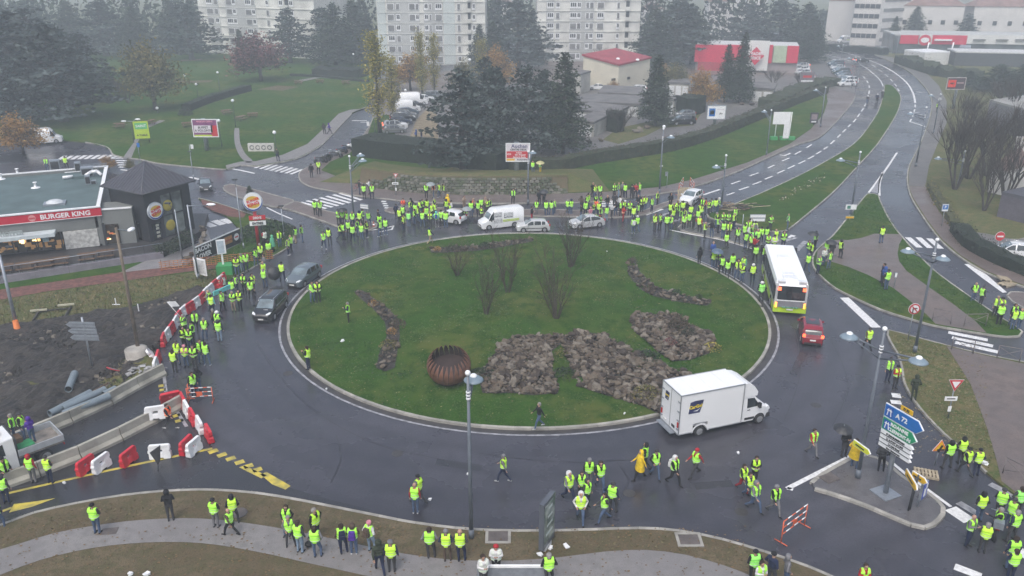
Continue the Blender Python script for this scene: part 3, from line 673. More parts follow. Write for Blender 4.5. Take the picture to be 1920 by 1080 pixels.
for a,b in zip(ww,ww[1:]):
    a=a-O_+Vector((0,.15,0));b=b-O_+Vector((0,.15,0));a.z=b.z=0
    m=MB();m.tube(a+Vector((0,0,.9)),b+Vector((0,0,.9)),.03);m.tube(a+Vector((0,0,.15)),b+Vector((0,0,.15)),.02);m.build('handrail',METAL,rail)
    k=int((b-a).length/1.5);q=MB()
    for i in range(k+1):
        p=a+(b-a)*i/k;q2=MB();q2.tube(p,p+Vector((0,0,.92)),.022,n=5,mi=0);q2.build('baluster',DARKMET,rail)
# ---------------- tower blocks in the haze
TW=mat('tower_white_panel',(.60,.60,.56),.75,.16,.25);TW2=mat('tower_grey_panel',(.40,.41,.40),.75,.1,.15)
TMINT=mat('tower_mint_panel',(.50,.55,.535),.75,.06,.15);SHUT=mat('grey_shutter',(.17,.17,.17),.6,.25,.3);WIN=mat('tower_window',(.04,.045,.05),.2,.3,.4)
wm=MB();wm.box((0,0,0),(1,.12,1));WINM=wm.mesh('window',WIN);SHUTM=WINM.copy();SHUTM.materials[0]=SHUT
fm=MB();fm.box((0,0,0),(1,.10,1));FRM=fm.mesh('window_frame',WHITE)
def tower(px0,px1,yb,cols,greys,floors,label,depth=15,yb1=None,balc=(),mint=()):
    a,b=at(px0,yb),at(px1,yb1 or yb);d=b-a;Wd=d.length;ang=math.atan2(d.y,d.x)
    t=empty('tower_block',a,ang);tag(t,label,'tower block')
    fh=2.62;Hh=floors*fh+1.5;sc=Wd/(px1-px0)
    m=MB();m.box((Wd/2,depth/2,Hh/2),(Wd,depth,Hh));m.build('wall',TW,t)
    for g0,g1 in greys:
        m=MB();m.box(((g0+g1)/2*sc,-.06,Hh/2),((g1-g0)*sc,.12,Hh-.4));m.build('facade_panel',TW2,t)
    for g0,g1 in mint:
        m=MB();m.box(((g0+g1)/2*sc,-.06,Hh/2),((g1-g0)*sc,.12,Hh-.4));m.build('facade_panel',TMINT,t)
    for f in range(1,floors+1):
        m=MB();m.box((Wd/2,-.1,f*fh),(Wd,.25,.10));m.build('floor_band',TW,t)
    for f in range(floors):
        for c0,c1 in cols:
            w=(c1-c0)*sc;x=(c0+c1)/2*sc;z=f*fh+1.45
            rnd=random.random();hh=1.35
            fr=link('window',FRM,t,(x,-.14,z),(0,0,0),(w+.25,1,hh+.2))
            if rnd<.55:link('shutter',SHUTM,fr,(0,-.05,0),(0,0,0),(w/(w+.25),1,hh/(hh+.2)))
            else:
                k=2 if w<1.4 else 3
                for i in range(k):link('pane',WINM,fr,((i-(k-1)/2)/k*w/(w+.25),-.05,.1),(0,0,0),(.75/k*w/(w+.25),1,.62))
        for c0,c1 in balc:
            m=MB();x=(c0+c1)/2*sc;m.box((x,-.1,f*fh+1.7),((c1-c0)*sc,.3,1.5),1);m.box((x,-.5,f*fh+.6),((c1-c0)*sc+.3,.8,.9),0);m.build('balcony',[TW,WIN],t)
    m=MB();m.box((Wd/2,depth/2,Hh+.2),(Wd+.6,depth+.6,.5));m.box((Wd*.5,depth/2,Hh+1.4),(5,4,2.2));m.build('roof',TW2,t)
    return t
tower(1006,1196,116,[(19,30),(35,41),(61,72),(74,80),(90,95),(97,103),(111,122),(147,151)],[(17,31),(60,104)],12,'pale tower block on the right of three, behind the red-roofed hall',balc=[(163,169)])
tower(712,911,122,[(20,31),(36,42),(60,70),(72,77),(88,94),(97,100),(108,119),(148,153),(176,180)],[(19,78),(86,120)],12,'middle tower block of three with mint coloured panels',balc=[(167,172)],mint=[(1,16),(122,143)])
tower(383,597,99,[(18,29),(33,39),(56,66),(68,73),(92,102),(104,109),(130,134),(154,160),(172,178)],[(17,40),(54,110)],12,'cream tower block on the left of three, behind the purple tree',yb1=112,balc=[(164,170)])
def block(name,pts,h,material,label,cat,roof=None,rm=None,wins=0,over=.0,z0=0.0):
    """building on a footprint given in target pixels of its visible base; pts run left-near-right, the back is added square"""
    w=W_(pts,z0)
    if len(w)==2:
        d=w[1]-w[0];nrm=Vector((-d.y,d.x,0)).normalized()*max(8,d.length*.4);w=[w[0],w[1],w[1]+nrm,w[0]+nrm]
    elif len(w)==3:w=[w[0],w[1],w[2],w[0]+w[2]-w[1]]
    O=w[0].copy();e=empty(name,(O.x,O.y,0));tag(e,label,cat)
    L=[p-O for p in w]
    m=MB();m.prism([(p.x,p.y)for p in L],0,h,0,'xy');m.build('wall',material,e)
    c=sum(L,Vector())/4
    if roof=='flat':
        m=MB();m.prism([(p.x+(p.x-c.x)*over,p.y+(p.y-c.y)*over)for p in L],h-.05,h+.3,0,'xy');m.build('roof',rm,e)
    elif roof=='hip':
        P=[Vector((p.x+(p.x-c.x)*.06,p.y+(p.y-c.y)*.06,h))for p in L];rh=(P[3]-P[0]).length*.28
        a=(P[0]+P[3])/2;b=(P[1]+P[2])/2;q=(b-a).normalized()*min((P[3]-P[0]).length*.4,(b-a).length*.35);a=a+q+Vector((0,0,rh));b=b-q+Vector((0,0,rh))
        m=MB();m.quad(P[0],P[1],b,a);m.quad(P[2],P[3],a,b);m.tri(P[1],P[2],b);m.tri(P[3],P[0],a);m.poly([P[3],P[2],P[1],P[0]]);m.build('roof',rm,e)
        for f in(.3,.7):
            s=a*(1-f)+b*f;m=MB();m.box((s.x,s.y,s.z+.2),(.9,.7,1.6));m.build('chimney',material,e)
    for(i,n,z,ww_,hh_,mt)in(wins or[]):
        a,b=L[i],L[(i+1)%4];d=b-a;ang=math.atan2(d.y,d.x)
        for k in range(n):
            p=a+d*((k+.5)/n);nr=Vector((d.y,-d.x,0)).normalized()*.05
            q=MB();q.box((0,0,0),(ww_,.14,hh_));q.build('window',mt,e,(p.x+nr.x,p.y+nr.y,z),(0,0,ang))
    return e
ROOFRED=mat('red_metal_roof',(.28,.035,.05),.5,.12,.6);TILE=mat('tile_roof',(.20,.125,.11),.8,.2,.4)
CREAM=mat('cream_render',(.56,.52,.42),.75,.06,.4);PALE=mat('pale_render',(.58,.56,.53),.75,.06,.3)
# sports hall with a red lean-to roof
def hall():
    b=W_([(1092,167),(1158,173),(1216,163)]);O=b[1];e=empty('beige_hall',(O.x,O.y,0));tag(e,'windowless beige hall under a shallow dark red roof','hall')
    L=[p-O for p in b]+[b[0]+b[2]-b[1]-O];hh=[6.9,5.4,6.0,7.4]
    m=MB()
    for i in range(4):
        j=(i+1)%4;m.quad((L[i].x,L[i].y,0),(L[j].x,L[j].y,0),(L[j].x,L[j].y,hh[j]),(L[i].x,L[i].y,hh[i]))
    m.build('wall',CREAM,e)
    c=sum(L,Vector())/4;P=[Vector((p.x+(p.x-c.x)*.05,p.y+(p.y-c.y)*.05,h))for p,h in zip(L,hh)]
    m=MB();m.poly([p+Vector((0,0,.35))for p in P]);m.poly([p for p in reversed(P)])
    for i in range(4):
        j=(i+1)%4;m.quad(P[i],P[j],P[j]+Vector((0,0,.35)),P[i]+Vector((0,0,.35)))
    m.build('roof',ROOFRED,e)
    for f in(.3,.55):
        q=P[1].lerp(P[2 if f>.5 else 3],f);m=MB();m.lathe([(.4,0),(.4,.2),(.2,.35)],(q.x,q.y,q.z+.3),10);m.build('roof_vent',WHITEP,e)
    d=L[2]-L[1];a=math.atan2(d.y,d.x)
    for f,w in((.12,1.8),(.32,.8)):
        p=L[0].lerp(L[1],.9)if f<.2 else L[1].lerp(L[2],f);m=MB();m.box((0,0,0),(w,.3,.5));m.build('window',WIN,e,(p.x,p.y-.1,2.6),(0,0,a))
hall()
# supermarket
def on_wall(p0,p1,x):
    f=(x-p0[0])/(p1[0]-p0[0]);A,B=at(*p0),at(*p1);lo,hi=-.2,1.2
    for _ in range(30):
        t=(lo+hi)/2;q=A+(B-A)*t;dep=q.y*CP+CAM_H*SP
        if 960+FPX*q.x/dep<x:lo=t
        else:hi=t
    return A+(B-A)*t
def facade(e,p0,p1,name,x0,x1,y0,y1,m_,off):
    A,B=on_wall(p0,p1,x0),on_wall(p0,p1,x1);d=B-A;ang=math.atan2(d.y,d.x);c=(A+B)/2
    dep=lambda q,z:q.y*CP+(CAM_H-z)*SP
    def zz(yt):v=(yt-540)/FPX;return CAM_H+c.y*(v*CP+SP)/(v*SP-CP)
    z1,z0=zz(y0),max(.05,zz(y1));n_=Vector((d.y,-d.x,0)).normalized()*off*.5;m=MB();m.box((0,0,0),(d.length*1.01,off,z1-z0));o=m.build(name,m_,e,c-e.location+n_+Vector((0,0,(z0+z1)/2)),(0,0,ang));return o
sup=block('supermarket',[(1303,132),(1492,138)],6.2,mat('supermarket_grey',(.28,.24,.24),.7,.1,.3),'red and white supermarket with a diamond logo beyond the hedge','supermarket','flat',mat('roof_pale',(.5,.5,.5),.7))
def sup_part(name,x0,x1,y0,y1,m_,off=.6):
    return facade(sup,(1303,132),(1492,138),name,x0,x1,y0,y1,m_,off)
SRED=mat('supermarket_red',(.55,.015,.06),.45,.05,.4)
sup_part('red_fascia',1301,1360,84,116,SRED);sup_part('lower_wall',1308,1360,116,134,mat('dull_red',(.35,.03,.05),.6));sup_part('red_fascia',1360,1394,84,112,SRED);sup_part('white_panel',1395,1437,76,131,mat('white_panel',(.62,.62,.6),.6,.04,.5),1.1)
sup_part('red_fascia',1438,1444,84,118,SRED);sup_part('shop_window',1446,1470,86,117,mat('pale_green_glass',(.38,.45,.32),.2));sup_part('red_fascia',1471,1492,86,118,SRED)
dm=MB();c=on_wall((1303,132),(1492,138),1413)-sup.location+Vector((-.6,-.9,0));zc=hgt(1413,135.5,103);
dm.poly([(c.x+dx,c.y-1.56,zc+dz)for dx,dz in((-2.05,0),(0,-2.15),(2.05,0),(0,2.15))]);dm.build('diamond_logo',SRED,sup)
text('LEADER',.95,WHITE,sup,(c.x,c.y-1.6,zc+.5),(R(90),0,0),bold=.03);text('PRICE',.95,WHITE,sup,(c.x,c.y-1.6,zc-.5),(R(90),0,0),bold=.03)
# lock-up garages
FELT=mat('roof_felt',(.13,.125,.125),.8,.2,.5);GDOOR=mat('garage_door',(.62,.63,.63),.5,.08,.5);GW=mat('garage_render',(.36,.35,.32),.8,.18,.5)
def garage(pts,h,label,doors=1,face=0,dm_=GDOOR):
    e=block('garage',pts,h,GW,label,'garage','flat',FELT,over=.06)
    w=W_(pts);a,b=(w[0],w[1])if face==0 else(w[1],w[2]);d=b-a;ang=math.atan2(d.y,d.x)
    for k in range(doors):
        p=a+d*((k+.5)/doors)-w[0];nr=Vector((d.y,-d.x,0)).normalized()*.04;q=MB();q.box((0,0,0),(min(2.3,d.length/doors*.8),.12,h*.8));q.build('garage_door',dm_,e,(p.x+nr.x,p.y+nr.y,h*.4),(0,0,ang))
    return e
garage([(1082,254),(1113,259),(1142,243)],2.3,'near white lock-up garage with one white door beside the cedar')
garage([(1078,231),(1150,240),(1176,226)],2.2,'long low garage row just behind the near single garage',3)
garage([(1076,216),(1196,220),(1216,205)],2.2,'second long low garage row with dark felt roof',5)
garage([(1122,196),(1196,200),(1204,186)],2.1,'flat-roofed garage block in front of the parked cars by the beige hall',2)
garage([(1074,176),(1088,178),(1106,172)],4.0,'small tan cube building left of the beige hall',0)
garage([(1250,214),(1262,216),(1274,208)],2.5,'pale garage beside the dark cut hedge',1)
garage([(1252,180),(1290,182),(1300,174)],2.6,'white-doored garage row behind the orange tree',3)
garage([(1372,188),(1447,193),(1452,182)],2.5,'white garage row with grey door right of the twin conifers',4)
# far buildings on the right
block('slab_tower',[(1592,84),(1640,86),(1700,82)],34,PALE,'hazy white high-rise with balconies beyond the road','tower block','flat',TW2,wins=[(0,5,z,1.4,1.3,WIN)for z in(3,6,9,12,15,18,21)]+[(1,1,z-1.2,12,1.0,SHUT)for z in(3,6,9,12,15,18,21)])
block('apartment_house',[(1545,76),(1592,78)],13,PALE,'hazy cream building with gabled roof left of the white high-rise','building','hip',TILE)
H_=[(0,5,3.5,1.2,1.3,WIN),(0,5,7,1.2,1.3,WIN)]
block('apartment_house',[(1677,83),(1796,85)],12.0,PALE,'white apartment house with red hipped roof behind the red shop band, left one','building','hip',TILE,wins=H_)
block('apartment_house',[(1814,86),(1955,88)],12.0,PALE,'white apartment house with red hipped roof at the right picture edge','building','hip',TILE,wins=H_)
sh=block('retail_row',[(1672,101),(1960,107)],5.2,mat('shopfront',(.10,.12,.13),.3,.4,.3),'long shop building with a red and white sign band','shop','flat',TW2)
def shp(name,x0,x1,y0,y1,m_,off=.5):
    return facade(sh,(1672,101),(1960,107),name,x0,x1,y0,y1,m_,off)
shp('red_band',1683,1716,66,82,SRED);shp('sign_field',1717,1741,65,83,mat('white_panel',(.62,.62,.6)),.9);shp('red_band',1742,1806,66,83,SRED);shp('pale_band',1807,1960,66,83,mat('white_panel',(.62,.62,.6)),.5)
cc=on_wall((1672,101),(1960,107),1729)-sh.location+Vector((-.9,-.6,0));zc=hgt(1729,102.2,74);m=MB();m.lathe([(1.5,-.02),(1.5,.02)],(cc.x,cc.y-1.4,zc),20,axis='y');m.v=[(cc.x+(x-cc.x)*1.15,y,z)for x,y,z in m.v];m.build('oval_logo',SRED,sh)
m=MB();m.lathe([(1.2,-.05),(1.2,.0)],(cc.x,cc.y-1.42,zc),20,axis='y');m.v=[(x,y,zc+(z-zc)*.6)for x,y,z in m.v];m.build('oval_inner',WHITE,sh)
for x0,x1 in((1746,1778),(1818,1840),(1860,1882),(1896,1918)):shp('sign_lettering',x0,x1,73,76,WHITE if x0<1800 else SHUT,1.0)
for px in(1735,1781):
    c=at(px,107)-sh.location;m=MB();m.tube((c.x,c.y,0),(c.x+.3,c.y,4.0),.2);m.build('column',WHITE,sh)
block('forecourt_canopy',[(1788,124),(1960,128)],3.4,mat('dark_front',(.05,.055,.06),.6),'flat pale-roofed low building at the right picture edge under the sign band','building','flat',mat('roof_pale',(.5,.5,.5)))
block('kiosk',[(1794,113),(1814,114)],3.2,mat('blue_panel',(.18,.30,.48),.5),'small pale blue kiosk in front of the shop building','kiosk','flat',METAL)
block('car_wash',[(1692,118),(1730,124)],3.2,mat('white_panel',(.62,.62,.6)),'low white service building left of the pipework by the shops','building','flat',WHITE)
block('flat_roofed_store',[(1845,238),(1920,262),(2050,240)],4.2,mat('store_grey',(.16,.16,.17),.7,.2,.4),'grey store with a pale flat roof behind the bare trees','building','flat',mat('pale_roof',(.30,.30,.29),.8,.15,.3))
block('dark_roofed_house',[(1868,408),(1935,425),(2060,392)],2.6,mat('plum_render',(.10,.09,.11),.7),'low dark-roofed building at the right edge behind the white car','building','flat',mat('slate',(.07,.07,.085),.6,.15,.6))
block('white_house',[(1850,362),(1878,368)],3.0,PALE,'small white building glimpsed behind the bare trees on the right','building','hip',TILE)
for i,(x0,x1,y,h)in enumerate([(1325,1372,70,12),(1372,1432,66,15),(840,880,60,9),(610,660,62,8),(925,960,55,10),(1205,1245,58,8)]):
    block('far_house',[(x0,y),(x1,y)],h,PALE,['pink hazy house right of the far conifers','tall hazy white block above the supermarket','hazy house behind the middle tower block','hazy pale house between the left and middle tower blocks','hazy house between the middle and right tower blocks','hazy pale house right of the right-hand tower block'][i],'house','hip',TILE,wins=[(0,4,h*.35,1.2,1.2,WIN),(0,4,h*.7,1.2,1.2,WIN)])
# ============================================================ retaining bank of stone blocks
bw=MB();bw.box((0,0,0),(.50,.42,.21),taper=.86);BLK=[bw.mesh('block',mat('wall_block_%d'%i,c,.85,.25,2.5,.4,15))for i,c in enumerate([(.105,.11,.08),(.17,.165,.135),(.07,.085,.045)])]
bl=W_([(672,345),(700,351),(735,356),(780,361),(850,364),(960,364),(1066,362)],.12)
RW=empty('stepped_stone_bank',bl[0]);tag(RW,'stepped retaining bank of grey stone blocks below the grass','retaining wall')
ps=smooth_poly(bl,False,.56);bk=MB()
for k in range(6):
    for i,p in enumerate(ps):
        if i<k*1.5 or i>len(ps)-2-k*.8:continue
        n_=ps[min(i+1,len(ps)-1)]-ps[max(0,i-1)];a=math.atan2(n_.y,n_.x);nn=Vector((-math.sin(a),math.cos(a),0))
        q=p-bl[0]+nn*(k*.42)+Vector((math.cos(a),math.sin(a),0))*(.28 if k%2 else 0)
        if k<6:link('block',random.choice(BLK),RW,(q.x,q.y,.10+k*.24),(random.uniform(-.06,.06),0,a+random.uniform(-.05,.05)))
m=MB()
for a,b in zip(ps,ps[1:]):
    a=a-bl[0];b=b-bl[0];u=Vector((0,.25,-.05));v=Vector((0,2.9,1.45));m.quad(a+u,b+u,b+v,a+v)
m.build('earth_backing',DIRT,RW)
# grassy slope behind the blocks
m=MB();N_=len(ps)
for a,b in zip(ps,ps[1:]):
    u=Vector((0,2.6,1.36));v=Vector((0,4.2,1.45));w=Vector((0,12.5,.0));m.quad(a+u,b+u,b+v,a+v,0,True);m.quad(a+v,b+v,b+w,a+w,0,True)
a=ps[-1];m.poly([a+Vector((0,.2,0)),a+Vector((5,1,0)),a+Vector((0,4.2,1.45)),a+Vector((0,2.6,1.36))]);m.poly([a+Vector((0,4.2,1.45)),a+Vector((5,1,0)),a+Vector((4,12,0)),a+Vector((0,12.5,0))])
a=ps[0];m.poly([a+Vector((0,12.5,0)),a+Vector((-5,1,0)),a+Vector((0,.3,0)),a+Vector((0,2.6,1.36)),a+Vector((0,4.2,1.45))])
m.build('bank_slope',GRASS_DRY)['kind']='structure'
# ============================================================ VEGETATION
def leafmat(name,c,r=.75):return mat(name,c,r,.25,1.5,spec=.25)
NEED=[leafmat('cedar_needles',(.030,.045,.040)),leafmat('cedar_needles_light',(.085,.11,.105)),leafmat('cedar_needles_deep',(.016,.024,.022))]
FIR=[leafmat('fir_needles',(.026,.044,.028)),leafmat('fir_needles_light',(.055,.078,.050)),leafmat('fir_needles_deep',(.015,.022,.018))]
YEL=[leafmat('poplar_leaf',(.24,.22,.05)),leafmat('poplar_leaf_yellow',(.38,.31,.07)),leafmat('poplar_leaf_green',(.12,.13,.04))]
OLV=[leafmat('olive_leaf',(.12,.115,.04)),leafmat('olive_leaf_light',(.20,.17,.06)),leafmat('olive_leaf_deep',(.06,.065,.03))]
PUR=[leafmat('purple_leaf',(.13,.055,.065)),leafmat('purple_leaf_light',(.21,.10,.085)),leafmat('purple_leaf_deep',(.045,.025,.03))]
ORG=[leafmat('orange_leaf',(.28,.15,.04)),leafmat('orange_leaf_light',(.40,.24,.07)),leafmat('orange_leaf_deep',(.10,.065,.03))]
HDG=[leafmat('hedge_leaf',(.026,.042,.024)),leafmat('hedge_leaf_light',(.042,.06,.032)),leafmat('hedge_leaf_deep',(.015,.022,.014))]
BHG=[leafmat('brown_hedge_leaf',(.065,.048,.032)),leafmat('brown_hedge_light',(.10,.075,.05)),leafmat('brown_hedge_green',(.035,.045,.025))]
BARK=mat('bark',(.055,.046,.040),.9,.25,3,.4,15);TWIG=mat('twig',(.060,.046,.034),.85,.2,2)
def leaf(m,p,s,mi,flat=0.0):
    """one small leaf-clump face"""
    u=Vector((random.gauss(0,1),random.gauss(0,1),random.gauss(0,1)*(1-flat))).normalized();w=u.orthogonal().normalized();a=random.random()*6.28
    w=(Matrix.Rotation(a,3,u)@w)if not flat else Vector((random.gauss(0,1),random.gauss(0,1),random.gauss(0,.25))).normalized()
    v=u.cross(w)
    if v.length<.1:v=Vector((0,1,0))
    v=v.normalized()*s*random.uniform(.35,.6);w=w*s*random.uniform(.7,1.2)
    n=len(m.v);m.v+=[tuple(p-w*.5),tuple(p+v*.5),tuple(p+w*.5),tuple(p-v*.5)];m.f.append((n,n+1,n+2,n+3));m.m.append(mi);m.sm.append(False)
def pick():r=random.random();return 1 if r>.72 else(2 if r<.25 else 0)
PROTO={}
def tree_proto(key):
    if key in PROTO:return PROTO[key]
    random.seed(hash_(key));t=MB();c=MB()
    if key.startswith('cone'):  # dense conical conifer, height 1 = unit 10 m
        H,Rr=10.0,2.9;t.tube((0,0,0),(0,0,H*.95),.22,.03,7);ms=FIR
        for k in range(34):
            z=.9+(H-.9)*(k/34)**.95;rr=Rr*(1-(z/H)**1.3)**.8*random.uniform(.85,1.1)+.12
            nb=max(5,int(11*(rr/Rr)+4))
            for b in range(nb):
                a=random.random()*6.28;L=rr*random.uniform(.7,1.12);mi=pick()
                t.tube((0,0,z),(math.cos(a)*L*.8,math.sin(a)*L*.8,z-.1*L),.03,.01,3,caps=False)
                for q in range(int(7+L*7)):
                    f=random.uniform(.25,1.05);leaf(c,Vector((math.cos(a)*L*f+random.gauss(0,.16),math.sin(a)*L*f+random.gauss(0,.16),z-.12*L*f+.10*f*L*math.sin(3*f)+random.gauss(0,.13))),random.uniform(.22,.44),mi if random.random()<.7 else pick(),.3)
    elif key.startswith('cedar'):  # layered cedar, 12 m
        H=12.0;Rr=5.2;t.tube((0,0,0),(.2,0,H*.93),.42,.06,8);ms=NEED
        for k in range(56):
            f0=k/56;z=1.4+(H-1.6)*f0;rr=Rr*(1-f0**1.8)*random.uniform(.65,1.08)+.35;a=k*2.4+random.uniform(-.5,.5)
            tipz=z+random.uniform(-.3,.5);t.tube((0,0,z-.4),(math.cos(a)*rr*.9,math.sin(a)*rr*.9,tipz),.09,.02,4,caps=False)
            mi0=pick()
            for q in range(int(46*rr/Rr)+12):
                f=random.uniform(.2,1)**.8;sp=.32*rr*(1.15-f)+.35
                leaf(c,Vector((math.cos(a)*rr*f+random.gauss(0,sp*.75),math.sin(a)*rr*f+random.gauss(0,sp*.75),z+(tipz-z)*f+random.gauss(0,.14))),random.uniform(.45,.9),mi0 if random.random()<.6 else pick(),.75)
    elif key.startswith('poplar'):
        H=14.0;ms=YEL;t.tube((0,0,0),(0,0,H*.9),.25,.04,6)
        for k in range(60):
            z=random.uniform(1.5,H*.9);a=random.random()*6.28;L=random.uniform(.7,1.9)*(1-abs(z/H-.42)*.9)
            tip=Vector((math.cos(a)*L,math.sin(a)*L,z+L*1.5));t.tube((0,0,z),tip,.035,.008,3,caps=False);mi=pick()
            for q in range(60):
                f=random.uniform(.1,1.1);leaf(c,Vector((0,0,z)).lerp(tip,f)+Vector((random.gauss(0,.42),random.gauss(0,.42),random.gauss(0,.4))),random.uniform(.22,.45),mi if random.random()<.6 else pick())
    elif key.startswith('round'):
        H=8.0;ms={'o':OLV,'p':PUR,'g':ORG}[key[5]]
        t.tube((0,0,0),(.1,0,2.4),.24,.18,7)
        for k in range(34):
            a=random.random()*6.28;el=random.uniform(-.35,1.5);L=random.uniform(2.2,3.6)
            base=Vector((.1,0,random.uniform(1.9,3.2)));tip=Vector((math.cos(a)*math.cos(el)*L*1.05,math.sin(a)*math.cos(el)*L*1.05,3.0+math.sin(el)*L*1.3));t.tube(base,tip,.08,.015,4,caps=False);mi=pick()
            for q in range(170):
                f=random.uniform(.4,1.12);leaf(c,base.lerp(tip,f)+Vector((random.gauss(0,.55),random.gauss(0,.55),random.gauss(0,.45))),random.uniform(.26,.5),mi if random.random()<.6 else pick())
    elif key.startswith('bare'):  # leafless tree, 9 m, fine twigs
        H=9.0;ms=[TWIG]
        def grow(p,d,L,r,lev):
            e=p+d*L;t.tube(p,e,r,r*.65,5 if lev<2 else 3,caps=False)
            if lev>=4:return
            for q in range(4 if lev<2 else 3):
                nd=(d+Vector((random.gauss(0,.26),random.gauss(0,.26),random.uniform(.1,.35)))).normalized();grow(p.lerp(e,random.uniform(.45,1)),nd,L*random.uniform(.62,.8),r*.55,lev+1)
        for k in range(5):a=k*1.256+random.random()*.5;grow(Vector((math.cos(a)*.15,math.sin(a)*.15,0)),Vector((math.cos(a)*.3,math.sin(a)*.3,1)).normalized(),3.0,.11,0)
        c=None
    elif key.startswith('shrub'):  # leafless multi-stem shrub, 5 m
        H=5.0;ms=[TWIG]
        for k in range(13):
            a=random.random()*6.28;p=Vector((math.cos(a)*.22,math.sin(a)*.18,0));d=Vector((math.cos(a)*random.uniform(.05,.5),math.sin(a)*random.uniform(.05,.5),1)).normalized();r=.045;L=random.uniform(3.2,5.2)
            for s in range(5):
                e=p+d*L/5;t.tube(p,e,r,r*.8,4,caps=False)
                if s>0:
                    for q in range(3):
                        dd=(d+Vector((random.gauss(0,.6),random.gauss(0,.6),0))).normalized();b=p.lerp(e,random.random());t.tube(b,b+dd*L*.24,r*.55,.009,3,caps=False)
                        b2=b+dd*L*.12;d2=(dd+Vector((random.gauss(0,.4),random.gauss(0,.4),0))).normalized();t.tube(b2,b2+d2*L*.13,.011,.006,3,caps=False)
                p=e;d=(d+Vector((random.gauss(0,.14),random.gauss(0,.14),.04))).normalized();r*=.78
        c=None
    PROTO[key]=(t.mesh('trunk',TWIG if key.startswith('shrub')else BARK),c.mesh('crown',ms)if c else None,H)
    return PROTO[key]
def hash_(s):return sum(ord(ch)*(i+3)*7 for i,ch in enumerate(s))
def tree(key,p,h,label,cat='tree',group=None,wide=1.0,name='tree',mats=None):
    tm,cm,H=tree_proto(key);s=h/H
    e=empty(name,p,random.uniform(0,6.28));tag(e,label,cat,group)
    link('trunk' if cm else 'branches',tm,e,scale=(s*wide,s*wide,s))
    if cm:link('crown',cm,e,scale=(s*wide,s*wide,s))
    return e
def T(key,px,py,ytop,label,cat='tree',group=None,wide=1.0,name='tree',z=.12):
    p=at(px,py,z);return tree(key,p,hgt(px,py,ytop,z)-z,label,cat,group,wide,name)
G_C='cedars in the clump by the clipped hedge'
T('cedar1',868,318,128,'dark blue-green cedar at the left front of the clump, in front of the clipped hedge','cedar',G_C,1.05,'cedar_tree')
T('cedar2',930,285,122,'cedar in the middle of the dark clump left of the white road sign board','cedar',G_C,.92,'cedar_tree')
T('cedar3',985,290,120,'broad dark cedar directly above the red and white shop billboard','cedar',G_C,.92,'cedar_tree')
T('cedar3',912,250,104,'cedar at the back left of the dark clump beside the parked vans','cedar',G_C,.8,'cedar_tree')
T('cedar2',1018,262,128,'cedar at the back of the clump just left of the pointed conifer','cedar',G_C,.9,'cedar_tree')
T('cone1',1056,288,96,'tall pointed conifer at the right end of the dark cedar clump','conifer',None,1.0,'conifer')
T('cone2',1228,236,102,'solitary pointed dark conifer beside the garages','conifer',None,1.05,'conifer')
T('cone1',1358,192,82,'left one of the twin conifers in front of the red supermarket','conifer',None,.85,'conifer')
T('cone2',1386,192,60,'right and taller one of the twin conifers in front of the supermarket','conifer',None,.8,'conifer')
G_L='old cedars at the left edge of the park'
for i,(x,y,yt,w,l)in enumerate([(40,215,12,1.5,'huge blue cedar at the far left picture edge behind the orange tree'),(120,228,40,1.4,'huge blue-grey cedar with drooping plates, left of the park lawn'),(0,190,0,1.4,'blue cedar cut by the left edge behind the others'),(75,175,10,1.4,'hazy cedar behind the two biggest on the left'),(165,190,60,1.1,'cedar nearest the two small bare trees on the park lawn'),(20,240,95,1.1,'lowest front cedar at the left picture edge')]):
    T('cedar%d'%(i%3+1),x,y,yt,l,'cedar',G_L,w,'cedar_tree')
T('roundo',292,206,72,'large olive-green weeping tree alone on the park lawn','tree',None,1.0)
T('roundp',490,152,58,'purple-leaved tree on the lawn in front of the left tower block','tree',None,1.35)
T('roundg',45,292,212,'orange-brown autumn tree behind the restaurant roof at the left edge','tree',None,1.3)
T('roundg',205,318,292,'small rust-coloured bush behind the restaurant roof corner','bush',None,1.2,'bush')
T('roundo',245,322,296,'small green bush behind the pyramid roof','bush',None,.9,'bush')
T('bare1',222,186,140,'small bare tree on the park lawn, left of a pair','tree',None,1.3)
T('bare2',240,193,138,'small bare tree on the park lawn, right of a pair','tree',None,1.3)
T('poplar1',712,250,55,'tall yellow-green poplar beside the park lane','poplar',None,1.15,'poplar_tree')
T('poplar2',738,225,105,'shorter yellowing poplar behind the tall one','poplar',None,1.2,'poplar_tree')
T('poplar2',792,185,55,'thin pinkish poplar in front of the middle tower block, left one','poplar','slender trees before the middle tower block',.9,'poplar_tree')
T('poplar1',815,180,60,'thin pinkish poplar in front of the middle tower block, right one','poplar','slender trees before the middle tower block',.9,'poplar_tree')
T('roundg',1318,205,128,'orange autumn tree left of the twin conifers','tree',None,.9)
T('roundg',1150,178,150,'small orange autumn bush by the beige hall','tree',None,1.0);T('roundg',770,170,95,'orange-brown tree at the foot of the middle tower block','tree',None,1.2);T('roundg',1245,150,118,'rust-tinted tree behind the solitary conifer','tree',None,1.3);T('poplar2',905,165,70,'pinkish slender tree right of the middle tower block','poplar',None,1.3,'poplar_tree')
T('roundo',1262,172,118,'yellowish round tree behind the solitary conifer','tree',None,1.2)
T('roundo',870,175,110,'yellow-olive tree behind the cedar clump below the middle tower block','tree',None,1.0)
T('roundg',935,170,85,'hazy orange tree behind the cedar clump, between two tower blocks','tree',None,.9)
T('bare1',1163,248,190,'bare spreading tree beside the near garage','tree',None,1.6)
T('bare2',1135,128,80,'bare tree in front of the right-hand tower block','tree',None,1.6)
T('bare2',1450,160,122,'bare thicket tree below the supermarket sign','tree',None,1.8);T('bare1',1500,162,130,'bare bushy tree right of the supermarket','tree',None,1.9)
